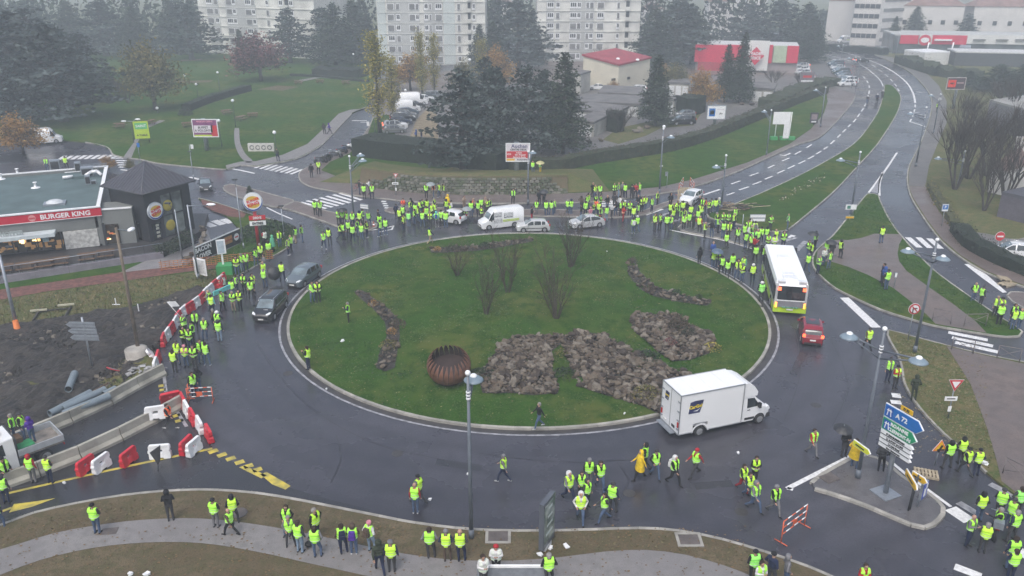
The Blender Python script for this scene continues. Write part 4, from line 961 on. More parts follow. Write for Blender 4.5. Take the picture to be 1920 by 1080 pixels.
T('roundo',1590,182,150,'dark rounded shrub where the car park meets the road','bush',None,1.2,'bush')if False else None
G_P='dark conifers between the tower blocks'
pines=[(545,118,14,1.1,'dark pine right of the purple tree, before the left tower block'),(630,122,5,1.6,'broad dark fir between the left and middle tower blocks'),(665,118,0,1.4,'dark fir just left of the tall poplar'),(610,112,12,1.2,'dark fir close to the right edge of the left tower block'),(900,130,45,1.2,'dark pine right of the middle tower block'),(925,140,40,1.2,'dark pine above the cedar clump'),(972,130,0,1.4,'tall dark fir left of the right-hand tower block'),(1010,125,65,1.0,'small dark fir touching the left edge of the right-hand tower block'),(1225,130,15,1.6,'broad dark pine right of the right-hand tower block'),(1265,125,0,1.6,'tall hazy pine above the solitary conifer'),(1295,120,10,1.5,'hazy pine behind the red supermarket wall'),(455,120,55,1.0,'small dark pine at the foot of the left tower block'),(360,112,5,1.5,'hazy dark conifer at the left of the tower blocks'),(330,100,0,1.5,'hazy conifer above the white parked car in the park'),(260,110,10,1.6,'hazy grey conifer behind the olive tree'),(200,105,0,1.7,'hazy tall conifer above the two small bare trees'),(140,100,0,1.8,'hazy tall conifer behind the big left cedars'),(60,95,0,1.8,'hazy conifer in the far left background'),(1460,100,0,1.6,'hazy dark tree behind the supermarket roof'),(1505,105,5,1.8,'large hazy dark tree left of the road bend'),(1520,118,30,1.3,'dark tree beside the upper car park'),(1400,95,5,1.5,'pale hazy tree behind the supermarket sign'),(1710,84,12,1.5,'hazy tree left of the white apartment houses'),(1672,92,30,1.0,'hazy dark tree between high-rise and shops'),(1808,86,25,1.0,'hazy tree between the two white apartment houses'),(690,112,25,1.3,'hazy brown-grey tree left of the middle tower block')]
for i,(x,y,yt,w,l)in enumerate(pines):T('cone%d'%(i%2+1)if i%3 else 'cedar%d'%(i%2+1),x,y,yt,l,'conifer' if i%3 else 'cedar',G_P,w,'conifer' if i%3 else 'cedar_tree')
# far wood closing the view
random.seed(5)
fw=MB()
for k in range(150):
    px=random.uniform(-60,1500)if k<125 else random.uniform(1500,1990);y=random.uniform(84,96)if k<125 else random.uniform(58,70)
    p=at(px,y);h=random.uniform(12,21)if k<125 else random.uniform(6,9)
    for q in range(130):
        a=random.random()*6.28;z=random.random();r=h*.28*(1-z**1.5)*random.uniform(.5,1.05)+.4;leaf(fw,p+Vector((math.cos(a)*r,math.sin(a)*r,.5+z*h)),random.uniform(1.2,2.4),pick())
tag(fw.build('distant_woodland',FIR),kind='stuff')
G_B='leafless trees at the right edge'
for i,(x,y,yt,w,l)in enumerate([(1790,355,190,1.1,'bare tree by the footway, leftmost of the thicket on the right'),(1815,335,165,1.2,'tall bare tree in the right-hand thicket above the blue parking sign'),(1850,330,170,1.2,'bare tree in the middle of the right-hand thicket'),(1885,375,200,1.2,'bare tree over the dark-roofed building'),(1912,320,170,1.2,'bare tree at the right picture edge before the flat-roofed store'),(1890,235,118,1.5,'hazy bare tree at the upper right edge'),(1805,262,150,1.3,'bare tree below the lit red billboard'),(1845,395,250,.9,'small bare tree left of the dark-roofed building')]):
    T('bare%d'%(i%2+1),x,y,yt,l,'tree',G_B,w*.95)
for i,(x,y,yt,w,l)in enumerate([(1815,160,132,2.2,'dark hazy shrub mass left of the dark shop front'),(1870,172,120,2.4,'dark hazy tree mass below the flat pale-roofed building'),(1915,180,118,2.0,'dark hazy tree mass at the right edge'),(1760,142,120,1.8,'dark shrub beside the service building pipework')]):
    T('cone%d'%(i%2+1),x,y,yt,l,'tree',None,w*1.6)
def bush(px,py,r,h,mats_,label,z=.14,n=None,cat='bush',pos=None,name='bush'):
    p=pos or at(px,py,z);m=MB();k=n or int(260*r*max(h,.6)+120)
    for i in range(k):
        a=random.random()*6.28;q=random.random()**.5;zz=random.random()
        rr=r*q*(1-.35*zz**2);leaf(m,Vector((math.cos(a)*rr,math.sin(a)*rr,.05+h*zz*(1-.5*q*q))),random.uniform(.12,.26)*min(1.2,max(.6,r)),pick())
    return tag(m.build(name,mats_,None,p),label,cat)
def hedge(pts,w,h,mats_,label,dens=130,name='hedge',z=.12,rough=.12):
    ps=smooth_poly(W_(pts,z),False,1.0);O=ps[0].copy();e=empty(name,O);tag(e,label,'hedge')
    core=MB();lv=MB()
    rows=[]
    for i,p in enumerate(ps):
        d=ps[min(i+1,len(ps)-1)]-ps[max(i-1,0)];d.normalize();n_=Vector((-d.y,d.x,0));q=p-O
        hh=h*(1+random.uniform(-rough,rough)*.5);rows.append([q-n_*w/2+Vector((0,0,0)),q-n_*w/2+Vector((0,0,hh)),q+n_*w/2+Vector((0,0,hh)),q+n_*w/2])
    for a,b in zip(rows,rows[1:]):
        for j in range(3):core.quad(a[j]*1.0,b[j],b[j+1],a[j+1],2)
        L=(b[0]-a[0]).length
        for k in range(int(dens*L)):
            j=random.choice((0,0,1,1,1,2));f,g=random.random(),random.random();leaf(lv,a[j].lerp(b[j],f).lerp(a[j+1].lerp(b[j+1],f),g)+Vector((random.gauss(0,rough),random.gauss(0,rough),random.gauss(0,rough))),random.uniform(.12,.28),pick())
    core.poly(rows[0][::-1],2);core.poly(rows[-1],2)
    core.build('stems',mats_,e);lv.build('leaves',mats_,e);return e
random.seed(11)
hedge([(682,286),(745,294),(840,303),(950,318)],5.2,2.5,HDG,'thick dark green clipped hedge in front of the car park',110,'clipped_hedge',rough=.07)
hedge([(955,318),(1040,318),(1110,305),(1180,294),(1260,280),(1340,255),(1440,214),(1500,190),(1545,174)],1.8,1.5,BHG,'long ragged brown hedge between the garages and the grass bank',80,'brown_hedge',rough=.2)
hedge([(350,208),(385,194),(430,180),(466,170)],1.6,1.2,HDG,'low hedge crossing the park lawn',50,'park_hedge',rough=.15)
hedge([(545,142),(600,145),(690,154)],.8,.5,HDG,'thin dark hedge line on the upper park lawn',40,'park_hedge')
hedge([(590,141),(640,141),(685,143)],6,1.6,HDG,'broad dark shrub mass on the lawn in front of the tower blocks',90,'park_hedge',rough=.4)
hedge([(1275,214),(1290,213),(1302,208)],4,3.0,HDG,'dark square cut hedge beside the pale garage',90,'cut_hedge')
hedge([(1144,243),(1152,248),(1162,245)],1.6,3.0,HDG,'dark square hedge at the end of the near garage',90,'cut_hedge')
hedge([(1796,434),(1820,462),(1850,480),(1900,503),(1990,536),(2100,570)],1.6,1.0,HDG,'low dark hedge between the footway and the white parked car',80,'low_hedge',rough=.2)
hedge([(1745,350),(1756,372),(1775,400),(1790,425)],.9,.6,OLV,'thin low hedge along the brown footway',60,'low_hedge',rough=.2)
hedge([(1440,205),(1530,165),(1560,158)],4,1.6,BHG,'ragged shrubs above the hedge near the upper car park',60,'brown_hedge',rough=.5)
hedge([(1545,92),(1600,97),(1660,103)],3,1.6,FIR,'hazy dark hedge along the far road',50,'far_hedge',rough=.4)
hedge([(1690,118),(1760,140),(1830,152)],4,2.0,BHG,'hazy shrubs along the far footway on the right',60,'far_hedge',rough=.6)
bush(348,216,1.4,1.5,HDG,'round dark bush at the left end of the park hedge')
bush(500,440,3.2,1.5,FIR,'sprawling dark conifer bush behind the tall round restaurant sign',n=1800)
T('cone2',473,398,348,'small fir tree behind the tall round restaurant sign','conifer',None,1.2,'conifer')
for i,(x,y,r,h)in enumerate([(318,470,1.3,.9),(338,460,1.2,1.0),(352,452,1.0,1.2),(300,468,.8,.7)]):bush(x,y,r,h,HDG,['dark shrub at the foot of the black tower, the lowest','shrub with pale flowers below the tall tower window','dark shrub under the right end of the tower window','small dark shrub nearest the tower entrance'][i],z=.63)
for i,(x,y,r,h)in enumerate([(1225,285,.5,.5)]):pass
# stones edging the black tower
ic=bmesh.new();bmesh.ops.create_icosphere(ic,subdivisions=1,radius=.5)
STONES=[]
SM=[mat('stone_tan',(.098,.078,.056),.85,.3,3,.4,12),mat('stone_grey',(.15,.13,.105),.85,.3,3,.4,12),mat('stone_dark',(.040,.029,.022),.85,.3,3,.4,12),mat('stone_rose',(.085,.064,.046),.85,.3,3,.4,12)]
for k in range(8):
    b=ic.copy();rs=random.Random(k)
    for v in b.verts:v.co=v.co*rs.uniform(.72,1.12);v.co.x*=1.15;v.co.z*=.75
    me=bpy.data.meshes.new('stone');b.to_mesh(me);me.materials.append(SM[k%4]);STONES.append(me)
def stone(p,s,parent=None,off=None,name='stone'):
    q=p-(off or Vector());return link(name,random.choice(STONES),parent,q,(random.uniform(-.6,.6),random.uniform(-.6,.6),random.random()*6.28),(s*random.uniform(.8,1.3),s*random.uniform(.6,1.0),s*random.uniform(.55,.95)))
eb=empty('stone_edging',at(375,470,.62));tag(eb,'curved row of pale boulders edging the bed around the black tower','stone edging')
for i,(x,y)in enumerate([(352,484),(357,480),(362,476),(367,471),(371,466),(375,461),(378,455),(380,449),(382,443),(382,437),(381,431),(379,425)]):stone(at(x,y,.7),.75,eb,eb.location)
# ---- rockeries on the island
def inpoly(x,y,w):
    c=False;n=len(w)
    for i in range(n):
        a,b=w[i],w[i-1]
        if(a.y>y)!=(b.y>y)and x<(b.x-a.x)*(y-a.y)/(b.y-a.y)+a.x:c=not c
    return c
def rockery(polys,holes,size,spacing,label,cat='rockery',nmax=300,name='rockery',big=1.0):
    ws=[[on_mound(*p)for p in q]for q in polys];hs_=[[on_mound(*p)for p in q]for q in holes]
    O=ws[0][0].copy();e=empty(name,O);tag(e,label,cat);pts=[]
    for w in ws:
        xs=[p.x for p in w];ys=[p.y for p in w];x=min(xs)
        while x<max(xs):
            y=min(ys)
            while y<max(ys):
                xx,yy=x+random.uniform(-.5,.5)*spacing,y+random.uniform(-.5,.5)*spacing
                if inpoly(xx,yy,w)and not any(inpoly(xx,yy,h)for h in hs_):pts.append((xx,yy))
                y+=spacing
            x+=spacing
    # soil under the stones
    for w in ws:
        m=MB();c=sum(w,Vector())/len(w)
        k=[p-O+Vector((0,0,.03))for p in w]
        for t in tessellate_polygon([k]):m.poly([k[i]for i in t])
        m.v=[(x,y,mound(x+O.x,y+O.y)-O.z+.015)for x,y,z in m.v]
        g=bmesh.new();me=m.mesh('soil',SOIL);g.from_mesh(me);bmesh.ops.subdivide_edges(g,edges=g.edges[:],cuts=5,use_grid_fill=True)
        for v in g.verts:v.co.z=mound(v.co.x+O.x,v.co.y+O.y)-O.z+.03
        g.to_mesh(me);g.free();link('soil',me,e)
    random.shuffle(pts);st=MB();szs=sorted([size*random.choice((.5,.6,.75,.9,1,1.1,1.4,1.9,2.4))for _ in pts],reverse=True)
    for i,((x,y),s)in enumerate(zip(pts,szs)):
        p=Vector((x,y,mound(x,y)+s*.18+random.uniform(0,.10)))
        if i<nmax:stone(p,s,e,O)
        else:
            me=STONES[i%8];M=Matrix.Translation(p-O)@Euler((random.uniform(-.6,.6),random.uniform(-.6,.6),random.random()*6.28)).to_matrix().to_4x4()@Matrix.Diagonal((s,s*.8,s*.75,1));n=len(st.v)
            st.v+=[tuple(M@v.co)for v in me.vertices];st.f+=[tuple(n+j for j in f.vertices)for f in me.polygons];st.m+=[i%4]*len(me.polygons);st.sm+=[False]*len(me.polygons)
    if st.v:o=st.build('small_stones',SM,e);o['kind']='stuff'
    return e
random.seed(21)
rockery([[(900,722),(893,706),(922,672),(940,646),(970,633),(1000,629),(1045,630),(1052,645),(1034,660),(1036,695),(1047,722),(1045,738),(1000,742),(960,737),(905,738)]],[],.29,.20,'left half of the big rock garden, beside the rusty steel sculpture',nmax=300)
rockery([[(1045,629),(1090,626),(1130,626),(1150,638),(1172,655),(1210,672),(1250,690),(1300,703),(1300,760),(1240,778),(1200,760),(1120,737),(1088,726),(1072,692),(1060,658)]],[],.29,.20,'right half of the big rock garden, reaching the white box van',nmax=300)
rockery([[(1180,600),(1190,588),(1215,590),(1262,588),(1300,612),(1338,632),(1341,645),(1330,663),(1290,676),(1262,678),(1235,662),(1212,640),(1190,622)]],[],.28,.21,'smaller rock garden near the right side of the island',nmax=260)
for poly,l in(([(663,546),(680,545),(705,562),(730,580),(748,600),(750,630),(745,660),(740,690),(722,697),(705,690),(712,660),(725,630),(722,605),(700,580),(675,560)],'curving stone-edged flower bed on the left part of the island'),
                ([(1176,488),(1190,487),(1200,510),(1225,535),(1270,552),(1320,562),(1335,568),(1325,574),(1270,566),(1225,556),(1195,540),(1178,515)],'curving flower bed on the right part of the island'),
                ([(806,466),(850,463),(900,460),(960,450),(1000,446),(1000,453),(950,462),(900,470),(840,474),(808,474)],'narrow flower bed along the far side of the island'),
                ([(1455,376),(1480,362),(1510,345),(1545,330),(1548,336),(1515,353),(1485,370),(1462,380)],None)):
    if l:rockery([poly],[],.22,.33,l,'flower bed',180,'flower_bed')
random.seed(31)
# flower bed on the median lawn
mb_=MB()
w=W_([(1455,378),(1480,363),(1510,346),(1545,330),(1549,336),(1515,354),(1485,371),(1462,381)],.14)
for k in range(900):
    x,y=random.uniform(min(p.x for p in w),max(p.x for p in w)),random.uniform(min(p.y for p in w),max(p.y for p in w))
    if inpoly(x,y,w):leaf(mb_,Vector((x,y,.16+random.random()*.5))-w[0],.25,random.choice((0,1,2)))
tag(mb_.build('flower_bed',[OLV[0],mat('pale_flowers',(.45,.40,.33),.8),BHG[0]],None,w[0]),'planted strip with pale flowers on the grass median','flower bed')
for i,(x,y,r,h,ms,l)in enumerate([(1272,618,.9,1.3,BHG,'dark leafless bush on the right rock garden'),(1290,630,.6,.8,HDG,'small dark bush on the right rock garden, lower one'),(1255,650,.7,.7,PUR,'purple-brown bush in front of the right rock garden'),(1215,675,1.0,.7,HDG,'dark green bush between the rock gardens'),(1052,668,.6,.6,OLV,'green plant in the gap of the big rock garden, upper'),(1058,705,.9,.6,HDG,'green leafy plant in the gap of the big rock garden, lower'),(1212,745,1.1,.8,OLV,'yellow-green tuft among the rocks beside the white box van'),(1335,655,.8,.5,YEL,'yellowish tuft at the right end of the smaller rock garden'),(905,705,1.0,.5,HDG,'dark low bush between the sculpture and the rocks'),(745,610,.8,.5,BHG,'brown shrub on the left flower bed'),(730,650,.8,.5,OLV,'green shrub at the lower end of the left flower bed'),(700,572,.5,.4,ORG,'rusty small shrub on the left flower bed'),(735,625,.5,.4,ORG,'rust-red shrub in the middle of the left flower bed'),(820,470,.5,.4,ORG,'reddish shrub at the left end of the far flower bed'),(850,468,.8,.5,HDG,'dark shrub on the far flower bed'),(910,464,.8,.5,HDG,'dark shrub behind the bare shrubs on the far flower bed'),(1215,545,.6,.5,BHG,'brown shrub in the middle of the right flower bed'),(1268,552,.5,.5,HDG,'small dark shrub on the right flower bed'),(1310,562,.5,.5,HDG,'small shrub at the right end of the right flower bed'),(1186,492,.5,.6,BHG,'brown shrub at the upper end of the right flower bed')]):
    bush(0,0,r,h,ms,l,pos=on_mound(x,y))
for i,(x,y,yt,w,l)in enumerate([(857,516,448,1.15,'leafless shrub on the island, leftmost of five'),(912,588,480,.85,'leafless shrub with a few leaves in the middle of the island'),(952,548,436,.8,'leafless shrub on the island behind the yellowish one'),(1043,596,470,1.0,'leafless shrub on the island with thick upright stems'),(1070,500,392,.9,'tallest leafless shrub on the island, rising over the silver car')]):
    p=on_mound(x,y);tree('shrub%d'%(i%3),p,hgt(x,y,yt,p.z)-p.z,l,'shrub','leafless shrubs on the island',w,'bare_shrub')
# leaf litter and worn spots on the lawns
lm=MB();LL=[mat('fallen_leaf',(.14,.09,.04),.9,.3,3),mat('fallen_leaf_pale',(.20,.17,.08),.9,.3,3)]
for k in range(3600):
    if k<1500:a=random.random()*6.283;r=IR*random.random()**.5*.98;x,y=ICX+r*math.cos(a),ICY+r*math.sin(a);z=mound(x,y)+.03
    else:q=at(random.uniform(1670,1850)if k<2200 else random.uniform(0,1400),random.uniform(640,850)if k<2200 else random.uniform(985,1080),.16);x,y,z=q.x,q.y,.16
    if k>=2200 and k%2:continue
    s=random.uniform(.02,.055);a=random.random()*6.28;lm.quad((x-s,y-s*math.cos(a),z),(x+s,y-s,z+.01),(x+s,y+s,z+.015),(x-s,y+s*.6,z+.005),k%2)
tag(lm.build('fallen_leaves',LL),kind='stuff')
cl=MB()
wsoil=W_([(0,625),(130,600),(240,582),(330,555),(350,580),(300,640),(270,690),(130,780),(0,835)],.2)
for k in range(2600):
    x,y=random.uniform(min(p.x for p in wsoil),max(p.x for p in wsoil)),random.uniform(min(p.y for p in wsoil),max(p.y for p in wsoil))
    if not inpoly(x,y,wsoil):continue
    s=random.choice((.05,.07,.1,.14,.2));cl.box((x,y,.2+random.random()*.3*s),(s*2,s*1.6,s*1.2),random.choice((0,0,0,1)),random.random()*3,.6,random.uniform(-.4,.4),random.uniform(-.4,.4))
tag(cl.build('soil_clods',[SOIL,SM[1]]),kind='stuff')
# grass tufts: short blades over the lawns that are near
def tufts(name,polys,dens,z,ms,hmin=.03,hmax=.09,isl=False):
    m=MB()
    for q in polys:
        w=W_(q,z);xs=[p.x for p in w];ys=[p.y for p in w];A=(max(xs)-min(xs))*(max(ys)-min(ys))
        for k in range(int(A*dens)):
            x,y=random.uniform(min(xs),max(xs)),random.uniform(min(ys),max(ys))
            if not inpoly(x,y,w):continue
            zz=mound(x,y)if isl else z;h=random.uniform(hmin,hmax);a=random.random()*6.28;s=random.uniform(.03,.08);mi=random.choice((0,0,1,2))
            m.tri((x-math.cos(a)*s,y-math.sin(a)*s,zz),(x+math.cos(a)*s,y+math.sin(a)*s,zz),(x+random.gauss(0,.05),y+random.gauss(0,.05),zz+h),mi)
    tag(m.build(name,ms),kind='stuff')
GT=[mat('blade_green',(.030,.082,.012),.8,.2),mat('blade_light',(.07,.12,.03),.8,.2),mat('blade_dark',(.02,.058,.01),.8,.2)]
DT=[mat('blade_straw',(.14,.125,.06),.85,.2),mat('blade_straw_light',(.20,.17,.09),.85,.2),mat('blade_olive',(.08,.10,.04),.85,.2)]
EL=[at(960,790)];m=MB()
for k in range(30000):
    a=random.random()*6.283;r=(IR-.15)*math.sqrt(random.random());x,y=ICX+r*math.cos(a),ICY+r*math.sin(a)
    nn=noise.noise(Vector((x*.22,y*.22,5)));mi=1 if nn>.12 else(2 if nn<-.1 else 0)
    if random.random()<.25:mi=random.choice((0,1,2,3))
    zz=mound(x,y);h=random.uniform(.02,.07);b=random.random()*6.28;s=random.uniform(.03,.09)
    m.tri((x-math.cos(b)*s,y-math.sin(b)*s,zz-.02),(x+math.cos(b)*s,y+math.sin(b)*s,zz-.02),(x+random.gauss(0,.06),y+random.gauss(0,.06),zz+h),mi)
tag(m.build('island_grass',GT+[DT[0]]),kind='stuff')
tufts('verge_grass',[[(1668,625),(1775,652),(1820,720),(1850,800),(1868,860),(1850,880),(1770,805),(1700,715)]],45,.12,DT)
tufts('verge_grass',[[(-100,640),(0,563),(250,525),(408,506),(400,535),(240,575),(0,615)],[(160,745),(235,668),(290,655),(298,690),(215,735)]],30,.16,DT,.06,.2)
tufts('verge_grass',[[(380,550),(372,500),(452,458),(536,430),(545,450),(500,485),(424,525)],[(1530,495),(1600,505),(1700,570),(1740,600),(1650,576),(1540,520)],[(1690,470),(1750,510),(1895,610),(1850,618),(1740,535),(1690,495)],[(1565,445),(1630,366),(1645,368),(1685,436),(1630,438)]],40,.12,GT)
tufts('verge_grass',[[(-50,1010),(180,942),(400,922),(560,942),(760,985),(760,1035),(480,978),(275,968),(0,1025)],[(800,992),(1200,995),(1360,1020),(1480,1060),(1400,1068),(1210,1028),(960,1045),(800,1035)]],25,.12,[DIRT,DT[0],mat('blade_brown',(.12,.095,.055),.9)],.02,.05)
# ============================================================ STREET FURNITURE AND SIGNS
LAMPG=mat('lamp_grey_paint',(.13,.15,.18),.45,.08,2.0);SHADE=mat('lamp_shade_glass',(.19,.25,.30),.3,.08,3.0)
GLOBE=mat('white_globe',(.80,.82,.84),.3,.03);RING=mat('white_ring',(.75,.76,.78),.4,.03)
def lamp(px,py,ytop,arms,label,rad=.085,z=.12,head='shade',pole=LAMPG,rings=True,cat='street lamp',group='street lamps around the roundabout',name='street_lamp'):
    p=at(px,py,z);h=hgt(px,py,ytop,z)-z;e=empty(name,p);tag(e,label,cat,group)
    m=MB();m.tube((0,0,0),(0,0,h),rad*1.25,rad*.75,10);m.tube((0,0,0),(0,0,.5),rad*1.7,rad*1.5,10);m.build('pole',pole,e)
    if head=='shade':
        m=MB();m.sphere((0,0,h+.1),.13);m.build('finial',GLOBE,e)
        if rings:
            m=MB()
            for k in range(3):m.tube((0,0,h-.9-.16*k),(0,0,h-.82-.16*k),rad*1.25,n=10)
            m.build('ring_band',RING,e)
    for(dx,dy,dz)in arms:  # arm tip relative to pole top
        t=Vector((dx,dy,h+dz));u=Vector((dx,dy,0)).normalized()if(dx or dy)else Vector((0,-1,0));m=MB()
        if head=='shade':
            m.tube((0,0,h-1.1),t+Vector((0,0,.08)),.06,.05,6);m.tube((0,0,h-1.55),t+Vector((0,0,-.02)),.05,.04,6);m.build('arm',LAMPG,e)
            m=MB();m.lathe([(.02,.17),(.21,.12),(.40,.0),(.46,-.06),(.43,-.08)],t,20);m.build('lamp_shade',SHADE,e)
            m=MB();m.lathe([(.15,.12),(.16,.18),(.11,.23),(.02,.25)],t,14);m.build('lamp_cap',GLOBE,e)
        elif head=='cobra':
            m.tube((0,0,h-.1),t,.04,.035,6);m.build('arm',METAL,e)
            m=MB();m.sphere((t.x+u.x*.3,t.y+u.y*.3,t.z),.42,0,12,8,.3);m.v=[(t.x+u.x*.3+(x-t.x-u.x*.3)*(1 if abs(u.x)>.5 else.5),t.y+u.y*.3+(y-t.y-u.y*.3)*(.5 if abs(u.x)>.5 else 1),zz)for x,y,zz in m.v];m.build('lamp_head',GLOBE,e)
        elif head=='flat':
            m.tube((0,0,h-.05),(t.x,t.y,h),.03,n=5);m.box((t.x,t.y,h),(.5,.24,.12));m.build('lamp_head',DARKMET,e)
    if head=='globe':m=MB();m.sphere((0,0,h+.2),.26,0,14,9);m.build('globe',GLOBE,e)
    return e
def armto(px,py,ytop,hx,hy,z=.12,L=None):
    """arm tip so that the head is seen at hx, hy; the arm runs sideways along x"""
    p=at(px,py,z);h=hgt(px,py,ytop,z);q=at(hx,hy,h-.55);return(q.x-p.x,q.y-p.y,-.5)
def lampx(px,py,yt,heads,label,**k):return lamp(px,py,yt,[armto(px,py,yt,hx,hy)for hx,hy in heads],label,**k)
lampx(884,1008,703,[(888,712)],'tall grey single-headed lamp post in the bottom verge, left of the advertising column',rad=.085)
lampx(1608,895,620,[(1592,632),(1722,678)],'tall double-armed lamp post on the signpost island',rad=.085)
lampx(1715,660,452,[(1702,472),(1768,486)],'double-armed lamp post on the east verge beside the no-turn sign',rad=.085)
lampx(664,417,295,[(676,292),(680,302)],'lamp post on the north-west refuge island in the crowd',rad=.09)
lampx(990,382,286,[(999,287)],'lamp post in front of the red and white shop billboard',rad=.09)
lampx(1236,362,243,[(1258,258)],'lamp post on the north pavement by the grass bank',rad=.09)
lampx(1352,392,293,[(1343,314)],'lamp post at the left end of the grass median beside the debris',rad=.09)
lampx(1595,402,287,[(1576,301)],'lamp post at the northern tip of the wedge lawn',rad=.09)
lampx(1717,312,203,[(1707,214)],'lamp post on the kerb right of the dual carriageway',rad=.09)
lampx(1797,345,285,[(1759,298)],'lamp with a long arm reaching left out of the bare trees',rad=.09)
lampx(1538,238,165,[(1530,170)],'distant lamp post on the pavement beside the advert case',rad=.09,rings=False)
for i,(x,y,yt)in enumerate([(1596,165,108),(1606,160,112),(1576,120,85),(1677,118,62),(1750,250,178),(1437,290,208)]):
    lampx(x,y,yt,[(x-4,yt+2)],['slim hazy lamp post beside the upper car park, left one','slim hazy lamp post beside the upper car park, right one','slim far lamp post by the road bend','far lamp post in front of the red shop band','slim lamp post left of the bare trees','slim lamp post on the grass bank by the white panel'][i],rad=.07,rings=False)
OLDP=mat('weathered_pole',(.16,.13,.10),.9,.3,1.5,.3,10)
lampx(262,668,427,[(237,434)][:0]or[(240,434)],'old wooden pole with a street lamp, set in a concrete drum',head='cobra',pole=OLDP,rad=.12)
lampx(34,622,478,[(20,476)],'tall pole with an orange foot at the left edge of the works',head='flat',pole=METAL,rad=.12)
lampx(344,498,393,[(316,392)],'slim lamp with dark flat head before the black tower',head='flat',pole=METAL,rad=.06)
lampx(372,522,384,[(390,386)],'lamp pole with white head right of the black tower, behind the banner',head='cobra',pole=METAL,rad=.08)
lampx(457,465,352,[(441,347)],'slim lamp pole left of the tall round restaurant sign',head='flat',pole=METAL,rad=.05)
lampx(363,335,293,[(357,292)],'slim dark-headed lamp behind the pyramid roof',head='flat',pole=METAL,rad=.05)
lampx(533,445,392,[(528,396)],'thin pole right of the fir bush',head='flat',pole=METAL,rad=.05)
p=at(258,672,.15);m=MB();m.lathe([(.75,0),(.75,.75),(.5,.8)],(0,0,0),18);tag(m.build('concrete_drum',CONC,None,p),'round concrete footing drum around the old wooden pole','concrete footing')
m=MB();m.lathe([(.24,0),(.18,1.0)],(0,0,0),10);tag(m.build('pole_sleeve',mat('orange_paint',(.6,.16,.03),.6),None,at(34,624,.15)),'orange protective sleeve at the foot of the left pole','sleeve')
for i,(x,y,yt,l)in enumerate([(372,188,160,'white globe park lamp left of the pair near the olive tree'),(412,170,138,'white globe park lamp higher on the park lawn'),(442,238,191,'white globe park lamp right of the buffet billboard'),(664,126,103,'white globe lamp before the dark firs'),(703,247,216,'white globe lamp beside the poplar foot'),(882,190,114,'white globe lamp rising among the cedars'),(519,292,251,'white globe lamp near the concrete letter blocks'),(349,165,143,'small white globe lamp on the far park lawn'),(761,185,171,'white globe lamp above the parked vans'),(416,275,229,'slim park lamp between billboard and path'),(1243,267,240,'small globe lamp beside the brown hedge'),(296,212,205,'low globe light under the olive tree'),(1211,95,88,'tiny far globe lamp behind the hall')]):
    lamp(x,y,yt,[],l,rad=.05,head='globe',group='globe lamps in the park',pole=mat('green_pole',(.04,.06,.05),.5))
lamp(256,262,226,[(-1.2,0,-.1),(.4,0,.2)],'twin white-headed lamp behind the lime banner sign',rad=.05,head='cobra',pole=METAL,group=None)
lamp(38,232,187,[(-.9,0,.0)],'street lamp above the orange tree at the left edge',rad=.06,head='cobra',pole=METAL,group=None)
def rect(base,r,z=.12):
    """world x range and z range, at the depth of the base point, of a picture rectangle"""
    O=at(base[0],base[1],z);z0,z1=hgt(*base,r[3],z),hgt(*base,r[1],z)
    dep=O.y*CP+(CAM_H-(z0+z1)/2)*SP
    return O,(r[0]-960)/FPX*dep-O.x,(r[2]-960)/FPX*dep-O.x,z0-z,z1-z
def sign(name,base,r,label,cat,face,posts=(0,),rz=0.0,frame=None,items=(),thick=.12,prad=.06,pmat=METAL,back=None,group=None):
    O,x0,x1,z0,z1=rect(base,r);e=empty(name,O,rz);tag(e,label,cat,group)
    cx=(x0+x1)/2;w=(x1-x0)/max(.3,math.cos(rz));h=z1-z0;cz=(z0+z1)/2;e.location.x+=0
    m=MB();m.box((cx,0,cz),(w,thick,h));m.build('panel',back or pmat,e)
    m=MB();m.box((cx,-thick/2-.01,cz),(w-.06,.02,h-.06));m.build('face',face,e)
    if frame:
        for s in(-1,1):
            m=MB();m.box((cx+s*(w/2-.06),-thick/2-.02,cz),(.12,.05,h));m.build('frame',frame,e);m=MB();m.box((cx,-thick/2-.02,cz+s*(h/2-.06)),(w-.24,.05,.12));m.build('frame',frame,e)
    for px in posts:m=MB();m.tube((px,thick/2+prad,-.1),(px,thick/2+prad,z1-.02),prad,n=8);m.build('post',pmat,e)
    for it in items:
        if it[0]=='t':text(it[1],it[2]*h,it[5],e,(cx+it[3]*w,-thick/2-.04,cz+it[4]*h),(R(90),0,0),sx=it[6]if len(it)>6 else 1,bold=.01)
        else:m=MB();m.box((cx+it[1]*w,-thick/2-.025,cz+it[2]*h),(it[3]*w,.012,it[4]*h));m.build(it[6]if len(it)>6 else 'printed_field',it[5],e)
    return e
RED=mat('sign_red',(.50,.02,.03),.45,.05);NAVY=mat('navy_ink',(.03,.04,.14),.5,.05);SBLUE=mat('sign_blue_bright',(.01,.14,.45),.4,.04);SGREEN=mat('sign_green',(.01,.27,.12),.4,.04);SYEL=mat('sign_yellow',(.70,.42,.01),.45,.05)
LIME=mat('lime_panel',(.45,.60,.03),.5,.05);INK=mat('black_ink',(.02,.02,.02),.5);PINKW=mat('pale_panel',(.66,.62,.66),.5,.05)
